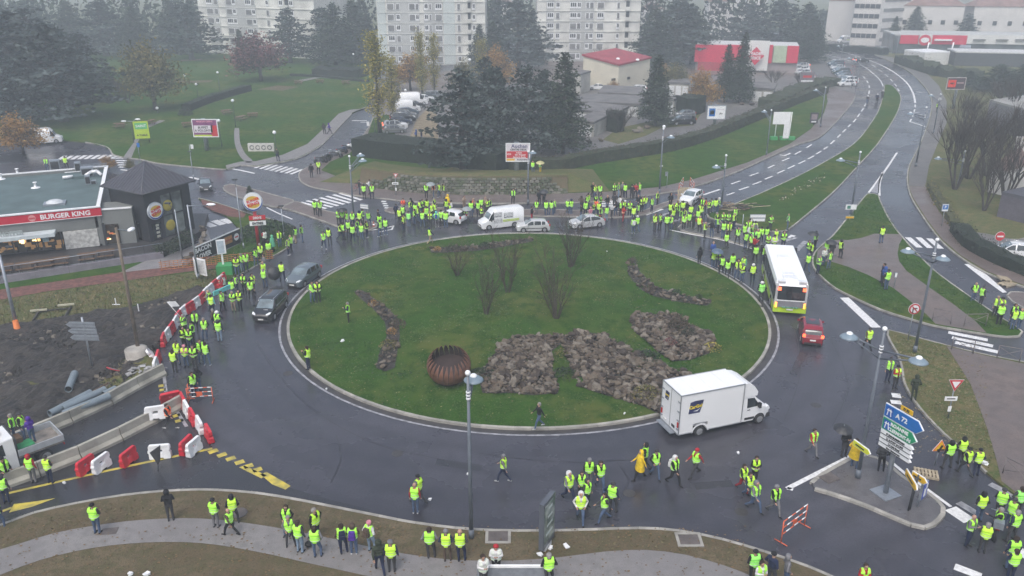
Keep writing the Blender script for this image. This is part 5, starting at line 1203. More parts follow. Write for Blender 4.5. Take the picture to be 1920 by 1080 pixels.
sign('shop_billboard',(970,327),(948,268,994,303),'red and white shop direction billboard on a grey post before the cedars','billboard',PINKW,(-.1,),frame=WHITE,prad=.35,
     items=[('t','Auchan',.26,.06,.33,NAVY,1.1),('t','CENTRE DEUX',.13,.02,.15,INK),('b',0,-.12,.97,.36,RED),('t','A 5mn',.11,.05,-.02,WHITE),('t','Dir. Pressoir',.11,.1,-.13,WHITE),('t','Suivre LA Route',.1,.06,-.25,WHITE),('t','<=',.2,-.36,-.1,WHITE),('b',-.30,-.39,.34,.1,SYEL),('t','Auchandrive',.11,.18,-.39,INK)])
sign('buffet_billboard',(388,283),(361,223,409,257),'wide restaurant billboard with a purple and red print in the park','billboard',mat('violet_print',(.20,.05,.16),.5),(-.1,),frame=WHITE,prad=.35,
     items=[('b',-.08,-.05,.72,.4,PINKW),('t','BUFFET',.17,-.08,.03,INK),('t','A VOLONTE',.17,-.08,-.14,INK),('b',.34,-.15,.24,.6,RED),('b',-.1,-.42,.7,.1,LIME),('t','MAISON CHINE',.13,0,.36,mat('pink_ink',(.7,.3,.4),.5))])
sign('lime_banner',(266,268),(252,227,278,260),'lime green hanging advert on two thin posts in the park','advert',LIME,(-1.1,1.1),rz=.25,prad=.05,pmat=DARKMET,items=[('t','SAINT',.2,0,.22,WHITE),('b',0,.22,.8,.35,mat('green_ink',(.1,.45,.15),.5)),('t','A TABLE',.15,0,-.3,INK)])
sign('blue_logo_billboard',(1340,240),(1325,197,1361,224),'white billboard with a blue square logo beside the brown hedge','billboard',WHITE,(0,),frame=METAL,prad=.3,items=[('b',-.22,0,.32,.55,SBLUE),('b',-.22,0,.2,.28,WHITE),('b',.22,.2,.35,.06,PINKW),('t','P>',.2,.25,-.1,INK)])
e=sign('white_frame_panel',(1466,262),(1450,210,1482,233),'blank white panel on two legs with green feet on the grass bank','advert panel',WHITE,(-1.1,1.1),prad=.07,pmat=WHITE)
for dx in(-1.3,.2,1.4):m=MB();m.box((dx,0,.25),(1.0,.8,.5));m.build('green_foot',mat('green_block',(.04,.28,.08),.6,.1),e)
m=MB();m.box((.4,-.4,1.4),(.9,.06,2.2));m.build('lower_sheet',WHITEP,e)
sign('lit_billboard',(1788,205),(1775,145,1810,168),'red and black lit billboard above the thicket on the right','billboard',mat('dark_ad',(.06,.04,.05),.4),(0,),frame=mat('beige_frame',(.42,.38,.36),.6),prad=.25,items=[('b',-.22,0,.42,.6,mat('ad_red',(.65,.04,.02),.4)),('b',.22,.05,.35,.1,mat('ad_grey',(.4,.3,.3),.4),'printed_stripe'),('b',-.22,.02,.2,.1,WHITE)])
sign('arch_billboard',(1512,168),(1500,135,1527,156),'small dark billboard beside the parked cars at upper right','billboard',mat('dull_ad',(.16,.14,.16),.5),(0,),prad=.2,items=[('b',0,.1,.6,.2,RED),('b',0,-.3,.8,.15,WHITE)])
sign('advert_case',(1526,234),(1519,211,1534,231),'dark framed advert case on the distant pavement','advert case',mat('case_dark',(.05,.05,.06),.4),(0,),prad=.12,pmat=DARKMET,items=[('b',0,.1,.7,.5,mat('case_print',(.25,.2,.22),.4)),('b',0,-.35,.6,.12,WHITE)])
sign('road_sign_plate',(1596,404),(1585,383,1606,393),'small white direction plate on the lamp post at the wedge lawn tip','road sign',WHITE,(.2,),prad=.04,items=[('b',-.2,0,.3,.6,mat('dk_green',(.05,.2,.15),.5))])
sign('yellow_plate',(1592,412),(1585,405,1601,409.5),'small yellow plate below the white direction plate','road sign',SYEL,(.1,),prad=.04)
sign('white_direction_sign',(1408,432),(1406,402,1435,415),'white double direction sign at the south tip of the median','road sign',METAL,(-.9,),prad=.05,items=[('b',0,.27,.98,.36,WHITE),('b',-.02,-.27,.96,.36,WHITE)])
sign('grey_double_sign',(684,428),(676,382,692,391),'small grey double plate sign on the refuge island','road sign',METAL,(.1,),rz=-.4,prad=.04,items=[('b',0,.2,.98,.3,WHITE),('b',0,-.25,.98,.3,WHITE)])
sign('blue_parking_sign',(1766,425),(1766,382.5,1778,396),'square blue and white parking sign by the brown footway','road sign',WHITE,(0,),prad=.045,items=[('b',0,.08,.8,.6,SBLUE),('t','P',.5,0,.08,WHITE)])
sign('small_white_notice',(1677,540),(1677,511,1682,520),'thin post with a narrow white plate on the brown wedge paving','road sign',WHITE,(0,),prad=.04)
sign('blue_square_sign',(1724,951),(1725,905,1742,934),'blue and white square sign seen at an angle at the end of the signpost island','road sign',mat('sign_royal',(.03,.07,.38),.4),(0,),rz=.75,prad=.04,items=[('b',-.05,-.1,.4,.5,WHITE),('b',.2,.25,.3,.3,WHITE)])
# round and triangular signs
def roadsign(base,c,rad,kind,label,z=.12,tilt=0.0):
    O=at(base[0],base[1],z);zc=hgt(base[0],base[1],c[1],z)-z;e=empty('road_sign',O,tilt);tag(e,label,'road sign')
    dep=O.y*CP+(CAM_H-zc)*SP;cx=(c[0]-960)/FPX*dep-O.x
    m=MB();m.tube((0,0,0),(cx*.9,.05,zc+.1),.035,n=8);m.build('post',METAL,e)
    if kind=='yield':
        for s,mt,d,nm in((1.0,WHITE,0,'back_plate'),(.93,RED,.012,'red_border'),(.55,WHITE,.024,'white_centre')):
            m=MB();m.prism([(cx-rad*s,zc+rad*.58*s),(cx,zc-rad*1.15*s),(cx+rad*s,zc+rad*.58*s)],-d-.04,-d-.02);m.build(nm,mt,e)
        m=MB();m.box((cx-.1,-.05,zc-1.0),(.75,.03,.28));m.build('sub_plate',WHITE,e);m=MB();m.box((cx-.1,-.07,zc-1.0),(.5,.01,.07));m.build('plate_lettering',INK,e);m=MB();m.box((cx-.05,-.05,zc-1.7),(.2,.03,.35));m.build('lower_plate',WHITE,e)
    elif kind=='works':
        for s,mt,d,nm in((1.0,WHITE,0,'back_plate'),(.95,mat('works_orange',(.75,.18,.02),.4),.012,'orange_border'),(.72,SYEL,.024,'yellow_centre')):
            m=MB();m.prism([(cx-rad*s,zc-rad*.58*s),(cx+rad*s,zc-rad*.58*s),(cx,zc+rad*1.15*s)],-d-.04,-d-.02);m.build(nm,mt,e)
        m=MB();m.box((cx,-.07,zc-.05),(.12,.01,.4),ry=.4);m.box((cx+.12,-.07,zc-.15),(.22,.01,.1));m.box((cx-.1,-.07,zc-.2),(.1,.01,.22),ry=-.4);m.build('worker_symbol',INK,e)
    else:
        m=MB();m.lathe([(rad,-.03),(rad,.0)],(cx,0,zc),24,axis='y');m.v=[(x,y-.02,zz)for x,y,zz in m.v];m.build('disc',RED,e)
        if kind=='noentry':m=MB();m.box((cx,-.06,zc),(rad*1.4,.01,rad*.36));m.build('white_bar',WHITE,e);m=MB();m.lathe([(rad*1.08,-.0),(rad*1.08,.01)],(cx,.0,zc),24,axis='y');m.build('rim',WHITE,e)
        else:
            m=MB();m.lathe([(rad*.76,-.065),(rad*.76,-.055)],(cx,0,zc),24,axis='y');m.build('white_centre',WHITE,e)
            m=MB();m.lathe([(rad*1.08,-.0),(rad*1.08,.01)],(cx,.0,zc),24,axis='y');m.build('rim',WHITE,e)
            m=MB();m.box((cx,-.085,zc),(rad*1.5,.01,rad*.18),ry=R(45));m.build('red_slash',RED,e)
            m=MB();m.box((cx-.12,-.075,zc-.12),(.08,.008,.34));m.box((cx+.02,-.075,zc+.06),(.3,.008,.08));m.build('arrow_symbol',INK,e)
    return e
roadsign((1702,638),(1714,579),.40,'noturn','round red-bordered no right turn sign beside the double lamp post')
roadsign((1866,482),(1874.5,443),.42,'noentry','round red no entry sign by the white parked car')
roadsign((1777,785),(1791,719),.46,'yield','give way triangle with plates below on the dry east verge')
roadsign((1753,872),(1762,838),.42,'works','orange and yellow roadworks triangle standing on the road beside four people')
roadsign((742,366),(742,328),.32,'yield','small give way sign on the north-west pavement');
roadsign((533,442),(533,398),.0001,'noturn','x')if False else None
for i,(base,c,l)in enumerate([((1250,353),(1250,326),'small grey plate on a thin post on the north pavement'),((360,310),(360,275),'small white notice on a post at the edge of the park'),((263,302),(259,272),'small blue-topped post by the striped crossing'),((690,240),(690,232),'stacked white and red warning plates beside the poplar')]):
    O,x0,x1,z0,z1=rect(base,(c[0]-2.5,c[1]-4,c[0]+2.5,c[1]+4));e=empty('small_sign',O);tag(e,l,'road sign');m=MB();m.tube((0,.04,0),(0,.04,z1),.035);m.build('post',METAL,e);m=MB();m.box(((x0+x1)/2,0,(z0+z1)/2),(x1-x0,.04,z1-z0));m.build('plate',[METAL,WHITE,SBLUE,WHITE][i],e)
# big direction sign on the splitter island
def direction_sign():
    b=(1657,926);O=at(*b,.12);ztop=hgt(*b,768,.12)
    L,Rr=at(1663,754,ztop),at(1722,788,ztop);d=Rr-L;ang=math.atan2(d.y,d.x);Wd=d.length
    e=empty('direction_sign',O,ang);tag(e,'tall direction signpost with blue, green and four white arrow panels','road sign')
    inv=Matrix.Rotation(-ang,4,'Z')@Matrix.Translation(-O);q=inv@L;x0=q.x;y0=q.y;Ht=ztop-.12
    x1=x0+Wd
    zbot=hgt(*b,768+80,.12)-.12
    tot=Ht-zbot;hs=[.30,.30,.10,.10,.10,.10];z=Ht
    cols=[SBLUE,SGREEN,WHITE,WHITE,WHITE,WHITE]
    txt=[('A 72',.45),('',0),('ST JEAN-BONNEFONDS',.72),("Z.I. du PONT de L'ANE",.7),('Z.A. Bois Monzil',.62),('Gare Chateaucreux',.62)]
    pl=MB();pl.tube(((x0+x1)/2-.35,.25,-.05),((x0+x1)/2-.35,.25,Ht-.1),.13,n=10);pl.v=[(x-((x0+x1)/2-.35),y-.25+.12,zz)for x,y,zz in pl.v];pl.build('post',METAL,e)
    m=MB();m.box((0,.1,.03),(1.1,1.1,.06));m.build('base_plate',METAL,e)
    for k,(hf,c,(tx,ts))in enumerate(zip(hs,cols,txt)):
        h=tot*hf*.97;zc=z-tot*hf/2;z-=tot*hf
        xa,xb=x0,x1+(.42 if k<1 else(.2 if k==1 else.1));ah=h*.5;y=y0
        # white edge then colour
        for s,mt,nm,dy in((0,WHITE,'arrow_panel',0),(.035,c,'panel_face',.03)):
            m=MB();m.prism([(xa+s,zc-h/2+s),(xb-ah,zc-h/2+s),(xb-s*1.3,zc),(xb-ah,zc+h/2-s),(xa+s,zc+h/2-s)],y-.05-dy,y+.02-dy);m.build(nm,mt if k<2 or nm=='arrow_panel' else WHITE,e)
        if k==0:text('A 72',h*.5,WHITE,e,((xa+xb)/2-.1,y-.09,zc),(R(90),0,0),bold=.01)
        if k==1:text('ROANNE',h*.36,WHITE,e,((xa+xb)/2-.0,y-.09,zc+h*.2),(R(90),0,0),bold=.008);text('CLERMONT-Fd',h*.36,WHITE,e,((xa+xb)/2+.05,y-.09,zc-h*.22),(R(90),0,0),bold=.008,sx=.8)
        if k>1:
            text(tx,h*.62,INK,e,((xa+xb)/2-.06,y-.09,zc),(R(90),0,0),bold=.006,sx=.72)
            m=MB();m.box(((xa+xb-ah)/2,y-.045,zc-h/2+.012),(xb-ah-xa,.1,.02));m.build('panel_edge',INK,e)
        if k<2:
            m=MB();m.box((xa+.33,y-.085,zc),(.42,.012,h*.72));m.build('motorway_symbol_field',mat('sign_mid_blue',(.01,.09,.38),.4),e)
            m=MB()
            for s in(-1,1):m.box((xa+.33+s*.09,y-.095,zc-.03),(.05,.01,h*.55),ry=s*-.15)
            m.box((xa+.33,y-.098,zc+h*.1),(.3,.01,.05));m.build('motorway_symbol',WHITE,e)
    m=MB();m.box(((x0+x1)/2+.25,y0,Ht+.17),(.7,.05,.24));m.build('route_plate',SYEL,e);text('D 32',.17,INK,e,((x0+x1)/2+.25,y0-.04,Ht+.17),(R(90),0,0),bold=.01)
direction_sign()
# temporary yellow arrow signs
def arrow_sign(base,a,b,h,mt,label,cat='road sign',post=DARKMET,z=.12,onpost=True,dirn=1):
    """arrow panel whose upper edge runs from picture point a to b"""
    O=at(*base,z);zt=hgt(base[0],base[1],(a[1]+b[1])/2,z);A,B=at(*a,zt),at(*b,zt);d=B-A;ang=math.atan2(d.y,d.x);e=empty('arrow_sign',O,ang);tag(e,label,cat)
    q=Matrix.Rotation(-ang,4,'Z')@(A-O);x0,y=q.x,q.y;x1=x0+d.length;zc=zt-z-h/2
    for s,mm,dy,nm in((0,WHITE,0,'panel'),(.04,mt,.03,'face')):
        pts=[(x0+s,zc-h/2+s),(x1-h*.5,zc-h/2+s),(x1-s,zc),(x1-h*.5,zc+h/2-s),(x0+s,zc+h/2-s)]
        m=MB();m.prism(pts,y-.04-dy,y+.02-dy);m.build(nm,mm,e)
    m=MB();m.box(((x0+x1)/2-.1,y-.08,zc),((x1-x0)*.5,.01,h*.22));m.build('lettering',INK,e)
    if onpost:m=MB();m.tube((0,0,0),((x0+x1)/2*.2,y*.2+.05,zt-z),.045,n=8);m.build('post',post,e)
    return e
arrow_sign((1703,957),(1701,878),(1722,913),.38,SYEL,'yellow temporary arrow sign on a black post, the left of two at the island end')
arrow_sign((1706,955),(1712,882),(1741,900),.38,SYEL,'yellow temporary arrow sign on a black post, the right of two at the island end')
arrow_sign((1606,897),(1602,823),(1634,846),.36,mat('acid_yellow',(.62,.66,.02),.5),'acid yellow arrow panel fixed low on the double lamp post',onpost=False)
def back_sign():
    b=(172,692);O=at(*b,.15);e=empty('direction_sign',O,-.05);tag(e,'three grey arrow plates seen from behind on a post in the roadworks','road sign');zt=hgt(*b,600,.15)-.15
    m=MB();m.tube((0,.1,0),(0,.1,zt+.15),.07,n=10);m.build('post',METAL,e)
    for k in range(3):
        h=.42;zc=zt-.35-k*.47;m=MB();m.prism([(-1.15+.06*k,zc),(-.85+.06*k,zc-h/2),(.85+.04*k,zc-h/2),(.85+.04*k,zc+h/2),(-.85+.06*k,zc+h/2)],-.02,.02);m.build('arrow_plate',METAL,e)
        m=MB();m.box((0,-.04,zc+.1),(1.8,.03,.04));m.box((0,-.04,zc-.1),(1.8,.03,.04));m.build('stiffening_rail',METAL,e)
back_sign()
# restaurant totem, banner and the sign on a green block
def totem():
    b=(484,462);O=at(*b,.12);e=empty('totem_sign',O,.0);tag(e,'round restaurant sign on a tall red post with two small panels below','totem sign')
    zt=hgt(*b,378,.12)-.12;dep=O.y*CP+(CAM_H-zt)*SP;cx=(475-960)/FPX*dep-O.x
    disc(e,(cx,-.1,zt),(R(90),0,R(14)),.92)
    m=MB();m.tube((cx*.5,.1,0),(cx*.5,.1,zt),.16,n=10);m.build('post',mat('totem_red',(.42,.02,.03),.5),e)
    m=MB();m.tube((cx*.5+.4,.1,0),(cx*.5+.4,.1,zt-1.2),.08,n=8);m.build('post',DARKMET,e)
    for zz,mt,tx,tm in((zt-1.55,RED,'DRIVE',WHITE),(zt-2.1,WHITE,'ENTREE',INK)):
        m=MB();m.box((cx*.6+.25,-.12,zz),(1.5,.1,.42),rz=R(14));m.build('panel',mt,e);text(tx,.34,tm,e,(cx*.6+.25+.02,-.2,zz),(R(90),0,R(14)),bold=.01,sx=.85)
totem()
def banner():
    a,b=at(369,496,.12),at(452,458,.12);d=b-a;ang=math.atan2(d.y,d.x);e=empty('banner_fence',a,ang);tag(e,'long black banner with burger print and white lettering on posts','banner');L=d.length
    za=hgt(369,496,464,.12)-.12;m=MB();m.box((L/2,0,za-.75),(L,.05,1.4));m.build('banner_cloth',mat('banner_black',(.018,.02,.028),.5),e)
    m=MB();m.box((L/2,-.03,za-.02),(L,.06,.1));m.build('top_strip',WHITE,e)
    for x in(0.02,L/3,L*2/3,L-.02):m=MB();m.tube((x,.08,0),(x,.08,za+.15),.04);m.build('post',WHITE if x<.1 else DARKMET,e)
    text('BACON',.62,WHITE,e,(L*.17,-.04,za-.42),(R(90),0,0),bold=.02);text('LOVER',.62,WHITE,e,(L*.17,-.04,za-1.05),(R(90),0,0),bold=.02)
    m=MB();m.box((L*.72,-.04,za-.45),(1.1,.02,.3));m.box((L*.72,-.04,za-.9),(1.1,.02,.25));m.build('burger_print',mat('bun_print',(.40,.19,.07),.5,.3,6),e);m=MB();m.box((L*.72,-.05,za-.68),(1.15,.02,.14));m.build('filling_print',mat('filling',(.35,.08,.04),.5,.3,8),e)
    m=MB();m.lathe([(.36,-.05),(.36,-.035)],(L*.91,0,za-.7),20,axis='y');m.build('emblem',WHITE,e);text('KING',.2,RED,e,(L*.91,-.06,za-.7),(R(90),0,0),bold=.01);text('MENU',.2,WHITE,e,(L*.52,-.04,za-.5),(R(90),0,0),bold=.01)
banner()
p=at(424,512,.12);e=empty('sign_on_block',p,.1);tag(e,'white panel sign planted in a green square block by the crowd','sign');g=MB();g.box((0,0,.42),(1.35,1.1,.84));g.build('green_block',mat('green_block',(.04,.28,.08),.6,.1),e)
g=MB();g.box((-.15,0,1.6),(.14,.14,2.2));g.build('post',WHITE,e);g=MB();g.box((-.1,-.1,2.5),(.75,.12,1.3),rz=.3);g.build('panel',WHITE,e);g=MB();g.box((-.12,-.18,2.5),(.55,.03,1.1),rz=.3);g.build('panel_face',mat('pale_blue_panel',(.42,.50,.56),.4),e)
e=empty('lodging_signs',at(376,527,.12));tag(e,'two white framed panels leaning together behind the pole, left of the green block','sign')
for dx,a in((-.3,-1.1),(.3,-.5)):g=MB();g.box((0,0,1.3),(1.0,.06,1.5));g.build('panel',WHITE,e,(dx,0,0),(0,0,a));g=MB();g.box((0,-.04,1.3),(.8,.02,1.2));g.build('panel_face',mat('pale_print',(.5,.5,.5),.5,.2,5),e,(dx,0,0),(0,0,a))
e=empty('orange_net_fence',at(360,503,.13),.33);tag(e,'sagging orange plastic net fence behind the green block','net fence');n_=MB()
for i in range(28):
    for zz in range(5):n_.box((-2.5+i*.35,0,.15+zz*.18+.02*(i%3)),(.35,.02,.05))
    n_.box((-2.5+i*.35,0,.5),(.04,.02,.85))
n_.build('net',mat('orange_net',(.42,.16,.05),.7,.2,3),e)
for k in range(4):g=MB();g.tube((-2.5+k*3.1,.05,0),(-2.5+k*3.1,.05,1.1),.03);g.build('stake',WOOD,e)
# advertising column
def ad_column():
    a,b=at(1013,1042,.12),at(1036,1010,.12);d=b-a;ang=math.atan2(d.y,d.x);e=empty('advertising_column',(a+b)/2,ang);tag(e,'dark framed advertising column at the kerb in the foreground','advertising column');w=1.25;h=2.55
    m=MB();m.box((0,0,h/2+.25),(w,.24,h));m.build('case',mat('case_grey',(.09,.10,.12),.35),e);m=MB();m.box((0,0,.15),(.7,.2,.3));m.build('foot',mat('foot_white',(.6,.6,.6),.5),e)
    m=MB();m.box((0,-.13,h/2+.3),(w-.22,.02,h-.5));m.build('poster',mat('poster_print',(.05,.09,.08),.25,.9,1.6,col2=(.38,.42,.38)),e)
    for k in range(4):m=MB();m.box((-.05+.03*k,-.15,1.0+.45*k),(.7-.1*k,.01,.12));m.build('poster_lettering',mat('pale_ink',(.45,.5,.48),.5),e)
ad_column()
# letter blocks in the park
for i,x in enumerate((474,485,496,507)):
    p=at(x,283,.12);e=empty('letter_block',p,.05);tag(e,'pale block with a dark ring mark in the park, %s of four'%['first from the left','second from the left','third from the left','last on the right'][i],'block','letter blocks in the park');m=MB();m.box((0,0,.55),(1.15,.5,1.1));m.build('body',PALE,e);m=MB();m.lathe([(.36,-.28),(.36,-.26)],(0,0,.55),16,axis='y');m.build('ring',SHUT,e);m=MB();m.lathe([(.2,-.30),(.2,-.28)],(0,0,.55),16,axis='y');m.build('ring_centre',PALE,e)
p=at(387,285,.12)
for i,(x,y)in enumerate([(225,240),(282,234),(352,238),(425,214),(452,226),(474,220),(600,156),(560,158),(648,158)]):
    e=empty('park_bench',at(x,y,.12),random.random());tag(e,['picnic table lying left of the lime advert','picnic table right of the lime advert','picnic table just left of the buffet billboard','park bench at the top of the lawn near the globe lamp','park bench right of the globe lamp, lower one','park bench right of the globe lamp, upper one','far bench on the upper lawn, middle','far bench by the purple tree','far bench near the poplar'][i],'bench','benches in the park')
    for nm,c,d in(('tabletop',(0,0,.75),(1.8,.8,.07)),('bench_seat',(0,-.7,.45),(1.8,.3,.06)),('bench_seat',(0,.7,.45),(1.8,.3,.06)),('leg_frame',(.6,0,.37),(.08,1.3,.08)),('leg_frame',(-.6,0,.37),(.08,1.3,.08))):m=MB();m.box(c,d);m.build(nm,WOOD,e)
    m=MB()
    for s in(-1,1):m.box((s*.6,-.3,.2),(.07,.07,.5));m.box((s*.6,.3,.2),(.07,.07,.5))
    m.build('legs',WOOD,e)
# bicycle racks: metal hoop barriers along the east pavement
def hoop(a,b,label,diag=True):
    A,B=at(*a,.13),at(*b,.13);d=B-A;e=empty('hoop_barrier',A,math.atan2(d.y,d.x));tag(e,label,'pedestrian barrier','grey pedestrian barriers');L=d.length;h=1.0;M_=mat('old_rail',(.16,.14,.14),.6)
    for nm,p,q in(('post',(0,0,0),(0,0,h)),('post',(L,0,0),(L,0,h)),('top_rail',(0,0,h),(L,0,h)),('cross_bar',(0,0,.9),(L,0,.15)),('cross_bar',(0,0,.2),(L,0,.9))):m=MB();m.tube(p,q,.03 if nm!='cross_bar' else.018,n=6);m.build(nm,M_,e)
hoop((1748,600),(1782,608),'grey hoop barrier on the wedge paving, left one');hoop((1807,612),(1848,611),'grey hoop barrier on the wedge paving, right one')
hoop((1784,655),(1824,663),'grey hoop barrier by the eastern crossing, left one');hoop((1869,672),(1911,679),'grey hoop barrier by the eastern crossing, right one');hoop((1880,887),(1935,915),'grey hoop barrier on the brown paving near the works sign')
# ============================================================ BARRIERS, PIPES, WORKS
def barrier_mesh(material):
    m=MB();n=9;L=.52;Hh=.82
    # outline of one side with a square hole: built as a ring of quads, both faces, chamfered foot
    prof=[(-L,.05),(-L*.92,.0),(-L*.35,.0),(-L*.3,.08),(L*.3,.08),(L*.35,0),(L*.92,0),(L,.05),(L,.35),(L*.9,.38),(L*.9,.5),(L,.53),(L,Hh-.08),(L*.86,Hh),(-L*.86,Hh),(-L,Hh-.08),(-L,.53),(-L*1.08,.5),(-L*1.08,.38),(-L,.35)]
    hx,z0,z1=.13,.34,.52;hole=[]
    for(x,z)in prof:
        ang=math.atan2(z-(z0+z1)/2,x);c,s=math.cos(ang),math.sin(ang);k=min(hx/max(1e-6,abs(c)),(z1-z0)/2/max(1e-6,abs(s)));hole.append((c*k,(z0+z1)/2+s*k))
    def th(z):return.20-.10*min(1,max(0,(z-.12)/.6))
    N=len(prof)
    for i in range(N):
        j=(i+1)%N;a,b=prof[i],prof[j];c,d=hole[i],hole[j]
        for s in(-1,1):
            q=[(a[0],s*th(a[1]),a[1]),(b[0],s*th(b[1]),b[1]),(d[0],s*(th(d[1])-.05),d[1]),(c[0],s*(th(c[1])-.05),c[1])]
            m.quad(*(q if s<0 else q[::-1]))
        m.quad((a[0],-th(a[1]),a[1]),(a[0],th(a[1]),a[1]),(b[0],th(b[1]),b[1]),(b[0],-th(b[1]),b[1]))
        m.quad((c[0],-(th(c[1])-.05),c[1]),(d[0],-(th(d[1])-.05),d[1]),(d[0],th(d[1])-.05,d[1]),(c[0],th(c[1])-.05,c[1]))
    me=m.mesh('road_barrier',material);b=bmesh.new();b.from_mesh(me);bmesh.ops.remove_doubles(b,verts=b.verts[:],dist=.0005);bmesh.ops.bevel(b,geom=[e for e in b.edges if e.is_manifold and e.calc_face_angle(0)>.6],offset=.02,segments=1,affect='EDGES');b.to_mesh(me);b.free();return me
BR,BW=barrier_mesh(REDP),barrier_mesh(WHITEP);GB='red and white plastic road barriers'
chain=[(418,530,'r'),(414,534,'w'),(403,543,'r'),(395,551,'w'),(388,557,'w'),(380,567,'r'),(369,576,'w'),(357,585,'r'),(346,592,'w'),(336,603,'r'),(331,613,'w'),(323,625,'r'),(315,636,'w'),(308,646,'r'),(298,680,'r'),(293,694,'w')]
ordn=['first','second','third','fourth','fifth','sixth','seventh','eighth','ninth','tenth','eleventh','twelfth','thirteenth','fourteenth','fifteenth','sixteenth','seventeenth','eighteenth','nineteenth','twentieth','twenty-first','twenty-second','twenty-third','twenty-fourth','twenty-fifth','twenty-sixth','twenty-seventh','twenty-eighth','twenty-ninth','thirtieth']
def rb(px,py,c,label,rz,rx=0,s=1.0,dz=0):
    o=link('road_barrier',BR if c=='r' else BW,None,at(px,py,.01)+Vector((0,0,dz)),(rx,0,rz),(s,s*.8,s*.93));tag(o,label,'road barrier',GB);return o
for i,(x,y,c)in enumerate(chain):
    x2,y2,_=chain[min(i+1,len(chain)-1)];x1,y1,_=chain[max(0,i-1)];A,B=at(x1,y1),at(x2,y2);rz=math.atan2(B.y-A.y,B.x-A.x)
    rb(x,y,c,'%s plastic barrier, %s from the top of the long chain along the roadworks'%('red' if c=='r' else 'white',ordn[i]),rz,s=1.08)
rb(287,672,'w','white plastic barrier tilted on end beside the concrete drum',-1.0,.5,1.05,.15)
for x,y,c,l,rz,rx,dz in[(321,757,'r','red plastic barrier tipped on the end of the lower concrete wall',.5,.5,.25),(344,762,'r','red plastic barrier at the top of the lower diagonal chain',-1.0,0,0),(352,778,'w','white plastic barrier second in the lower diagonal chain',-1.0,0,0),(363,793,'r','red plastic barrier in the middle of the lower diagonal chain',-1.0,0,0),(376,808,'w','white plastic barrier near the lower end of the diagonal chain',-1.0,0,0),(393,824,'r','red plastic barrier at the lower end of the diagonal chain',-1.0,0,0),(163,884,'r','red plastic barrier leftmost along the yellow line',1.25,0,0),(192,880,'w','white plastic barrier beside the leftmost red one on the yellow line',1.25,0,0),(243,868,'r','lone red plastic barrier in the middle of the yellow line',1.3,0,0),(302,858,'w','white plastic barrier broadside on the yellow line behind the grey flag',.15,0,0),(351,846,'r','red plastic barrier paired with a white one on the yellow line',1.4,0,0),(365,849,'w','white plastic barrier right of the paired red one on the yellow line',1.3,0,0),(295,793,'w','white plastic barrier carried beside the person in the orange vest',.3,0,.3)]:
    rb(x,y,c,l,rz,rx,1.12,dz)
# concrete barriers
def conc_mesh():
    m=MB();L=1.0;pr=[(-.30,0),(.30,0),(.30,.18),(.14,.38),(.10,.85),(-.10,.85),(-.14,.38),(-.30,.18)]
    m.prism(pr,-L/2,L/2,plane='yz_')if False else None
    n=len(pr)
    for s in(-.5,.5):
        pts=[(s,y,z)for y,z in pr];m.poly(pts if s>0 else pts[::-1])
    for i in range(n):
        a,b=pr[i],pr[(i+1)%n]
        for k in range(3):x0,x1=-.5+k/3,-.5+(k+1)/3;m.quad((x0,a[0],a[1]),(x0,b[0],b[1]),(x1,b[0],b[1]),(x1,a[0],a[1]))
    return m.mesh('concrete_barrier',mat('barrier_concrete',(.30,.29,.25),.85,.25,.9,.4,9))
CB=conc_mesh()
def conc_row(pts,where,grp):
    ws=[at(x,y,0)for x,y in pts]
    for i,(a,b)in enumerate(zip(ws,ws[1:])):
        d=b-a;o=link('concrete_barrier',CB,None,(a+b)/2+Vector((0,0,.006)),(0,0,math.atan2(d.y,d.x)),(d.length*.985,1.0,.95));tag(o,'pale concrete barrier, %s from the right %s'%(ordn[i],where),'concrete barrier',grp)
conc_row([(308,702),(258,728),(207,757),(133,792),(62,822),(-10,850),(-90,880)],'in the upper row beside the grey pipes','upper row of concrete barriers')
conc_row([(345,760),(292,790),(226,824),(150,860),(74,890),(-5,918),(-90,945)],'in the lower row beside the flatbed truck','lower row of concrete barriers')
PIPE=mat('grey_plastic_pipe',(.17,.21,.24),.45,.08,2.0)
for(x0,y0,x1,y1),l in zip([(93,776,170,736),(118,767,197,730),(117,777,205,742),(194,740,217,729),(128,730,140,700)],['grey plastic pipe furthest left on the ground by the concrete row','grey plastic pipe in the middle of the bundle','grey plastic pipe closest to the concrete row','short grey pipe end sticking out behind the bundle','short grey pipe lying alone on the spoil heap']):
    a,b=at(x0,y0,.62),at(x1,y1,.62);m=MB();d=(b-a);n=16;k=0;u=d.normalized();v=u.orthogonal().normalized();w=u.cross(v)
    for q in range(n):
        t0,t1=2*math.pi*q/n,2*math.pi*(q+1)/n
        def P(c,t,r):return c+(v*math.cos(t)+w*math.sin(t))*r-a
        for r,fl in((.23,False),(.20,True)):qd=(P(a,t0,r),P(a,t1,r),P(b,t1,r),P(b,t0,r));m.quad(*(qd[::-1]if fl else qd),0,True)
        for c in(a,b):m.quad(P(c,t0,.2),P(c,t1,.2),P(c,t1,.23),P(c,t0,.23))
    tag(m.build('drain_pipe',PIPE,None,a),l,'pipe','grey drain pipes at the roadworks')
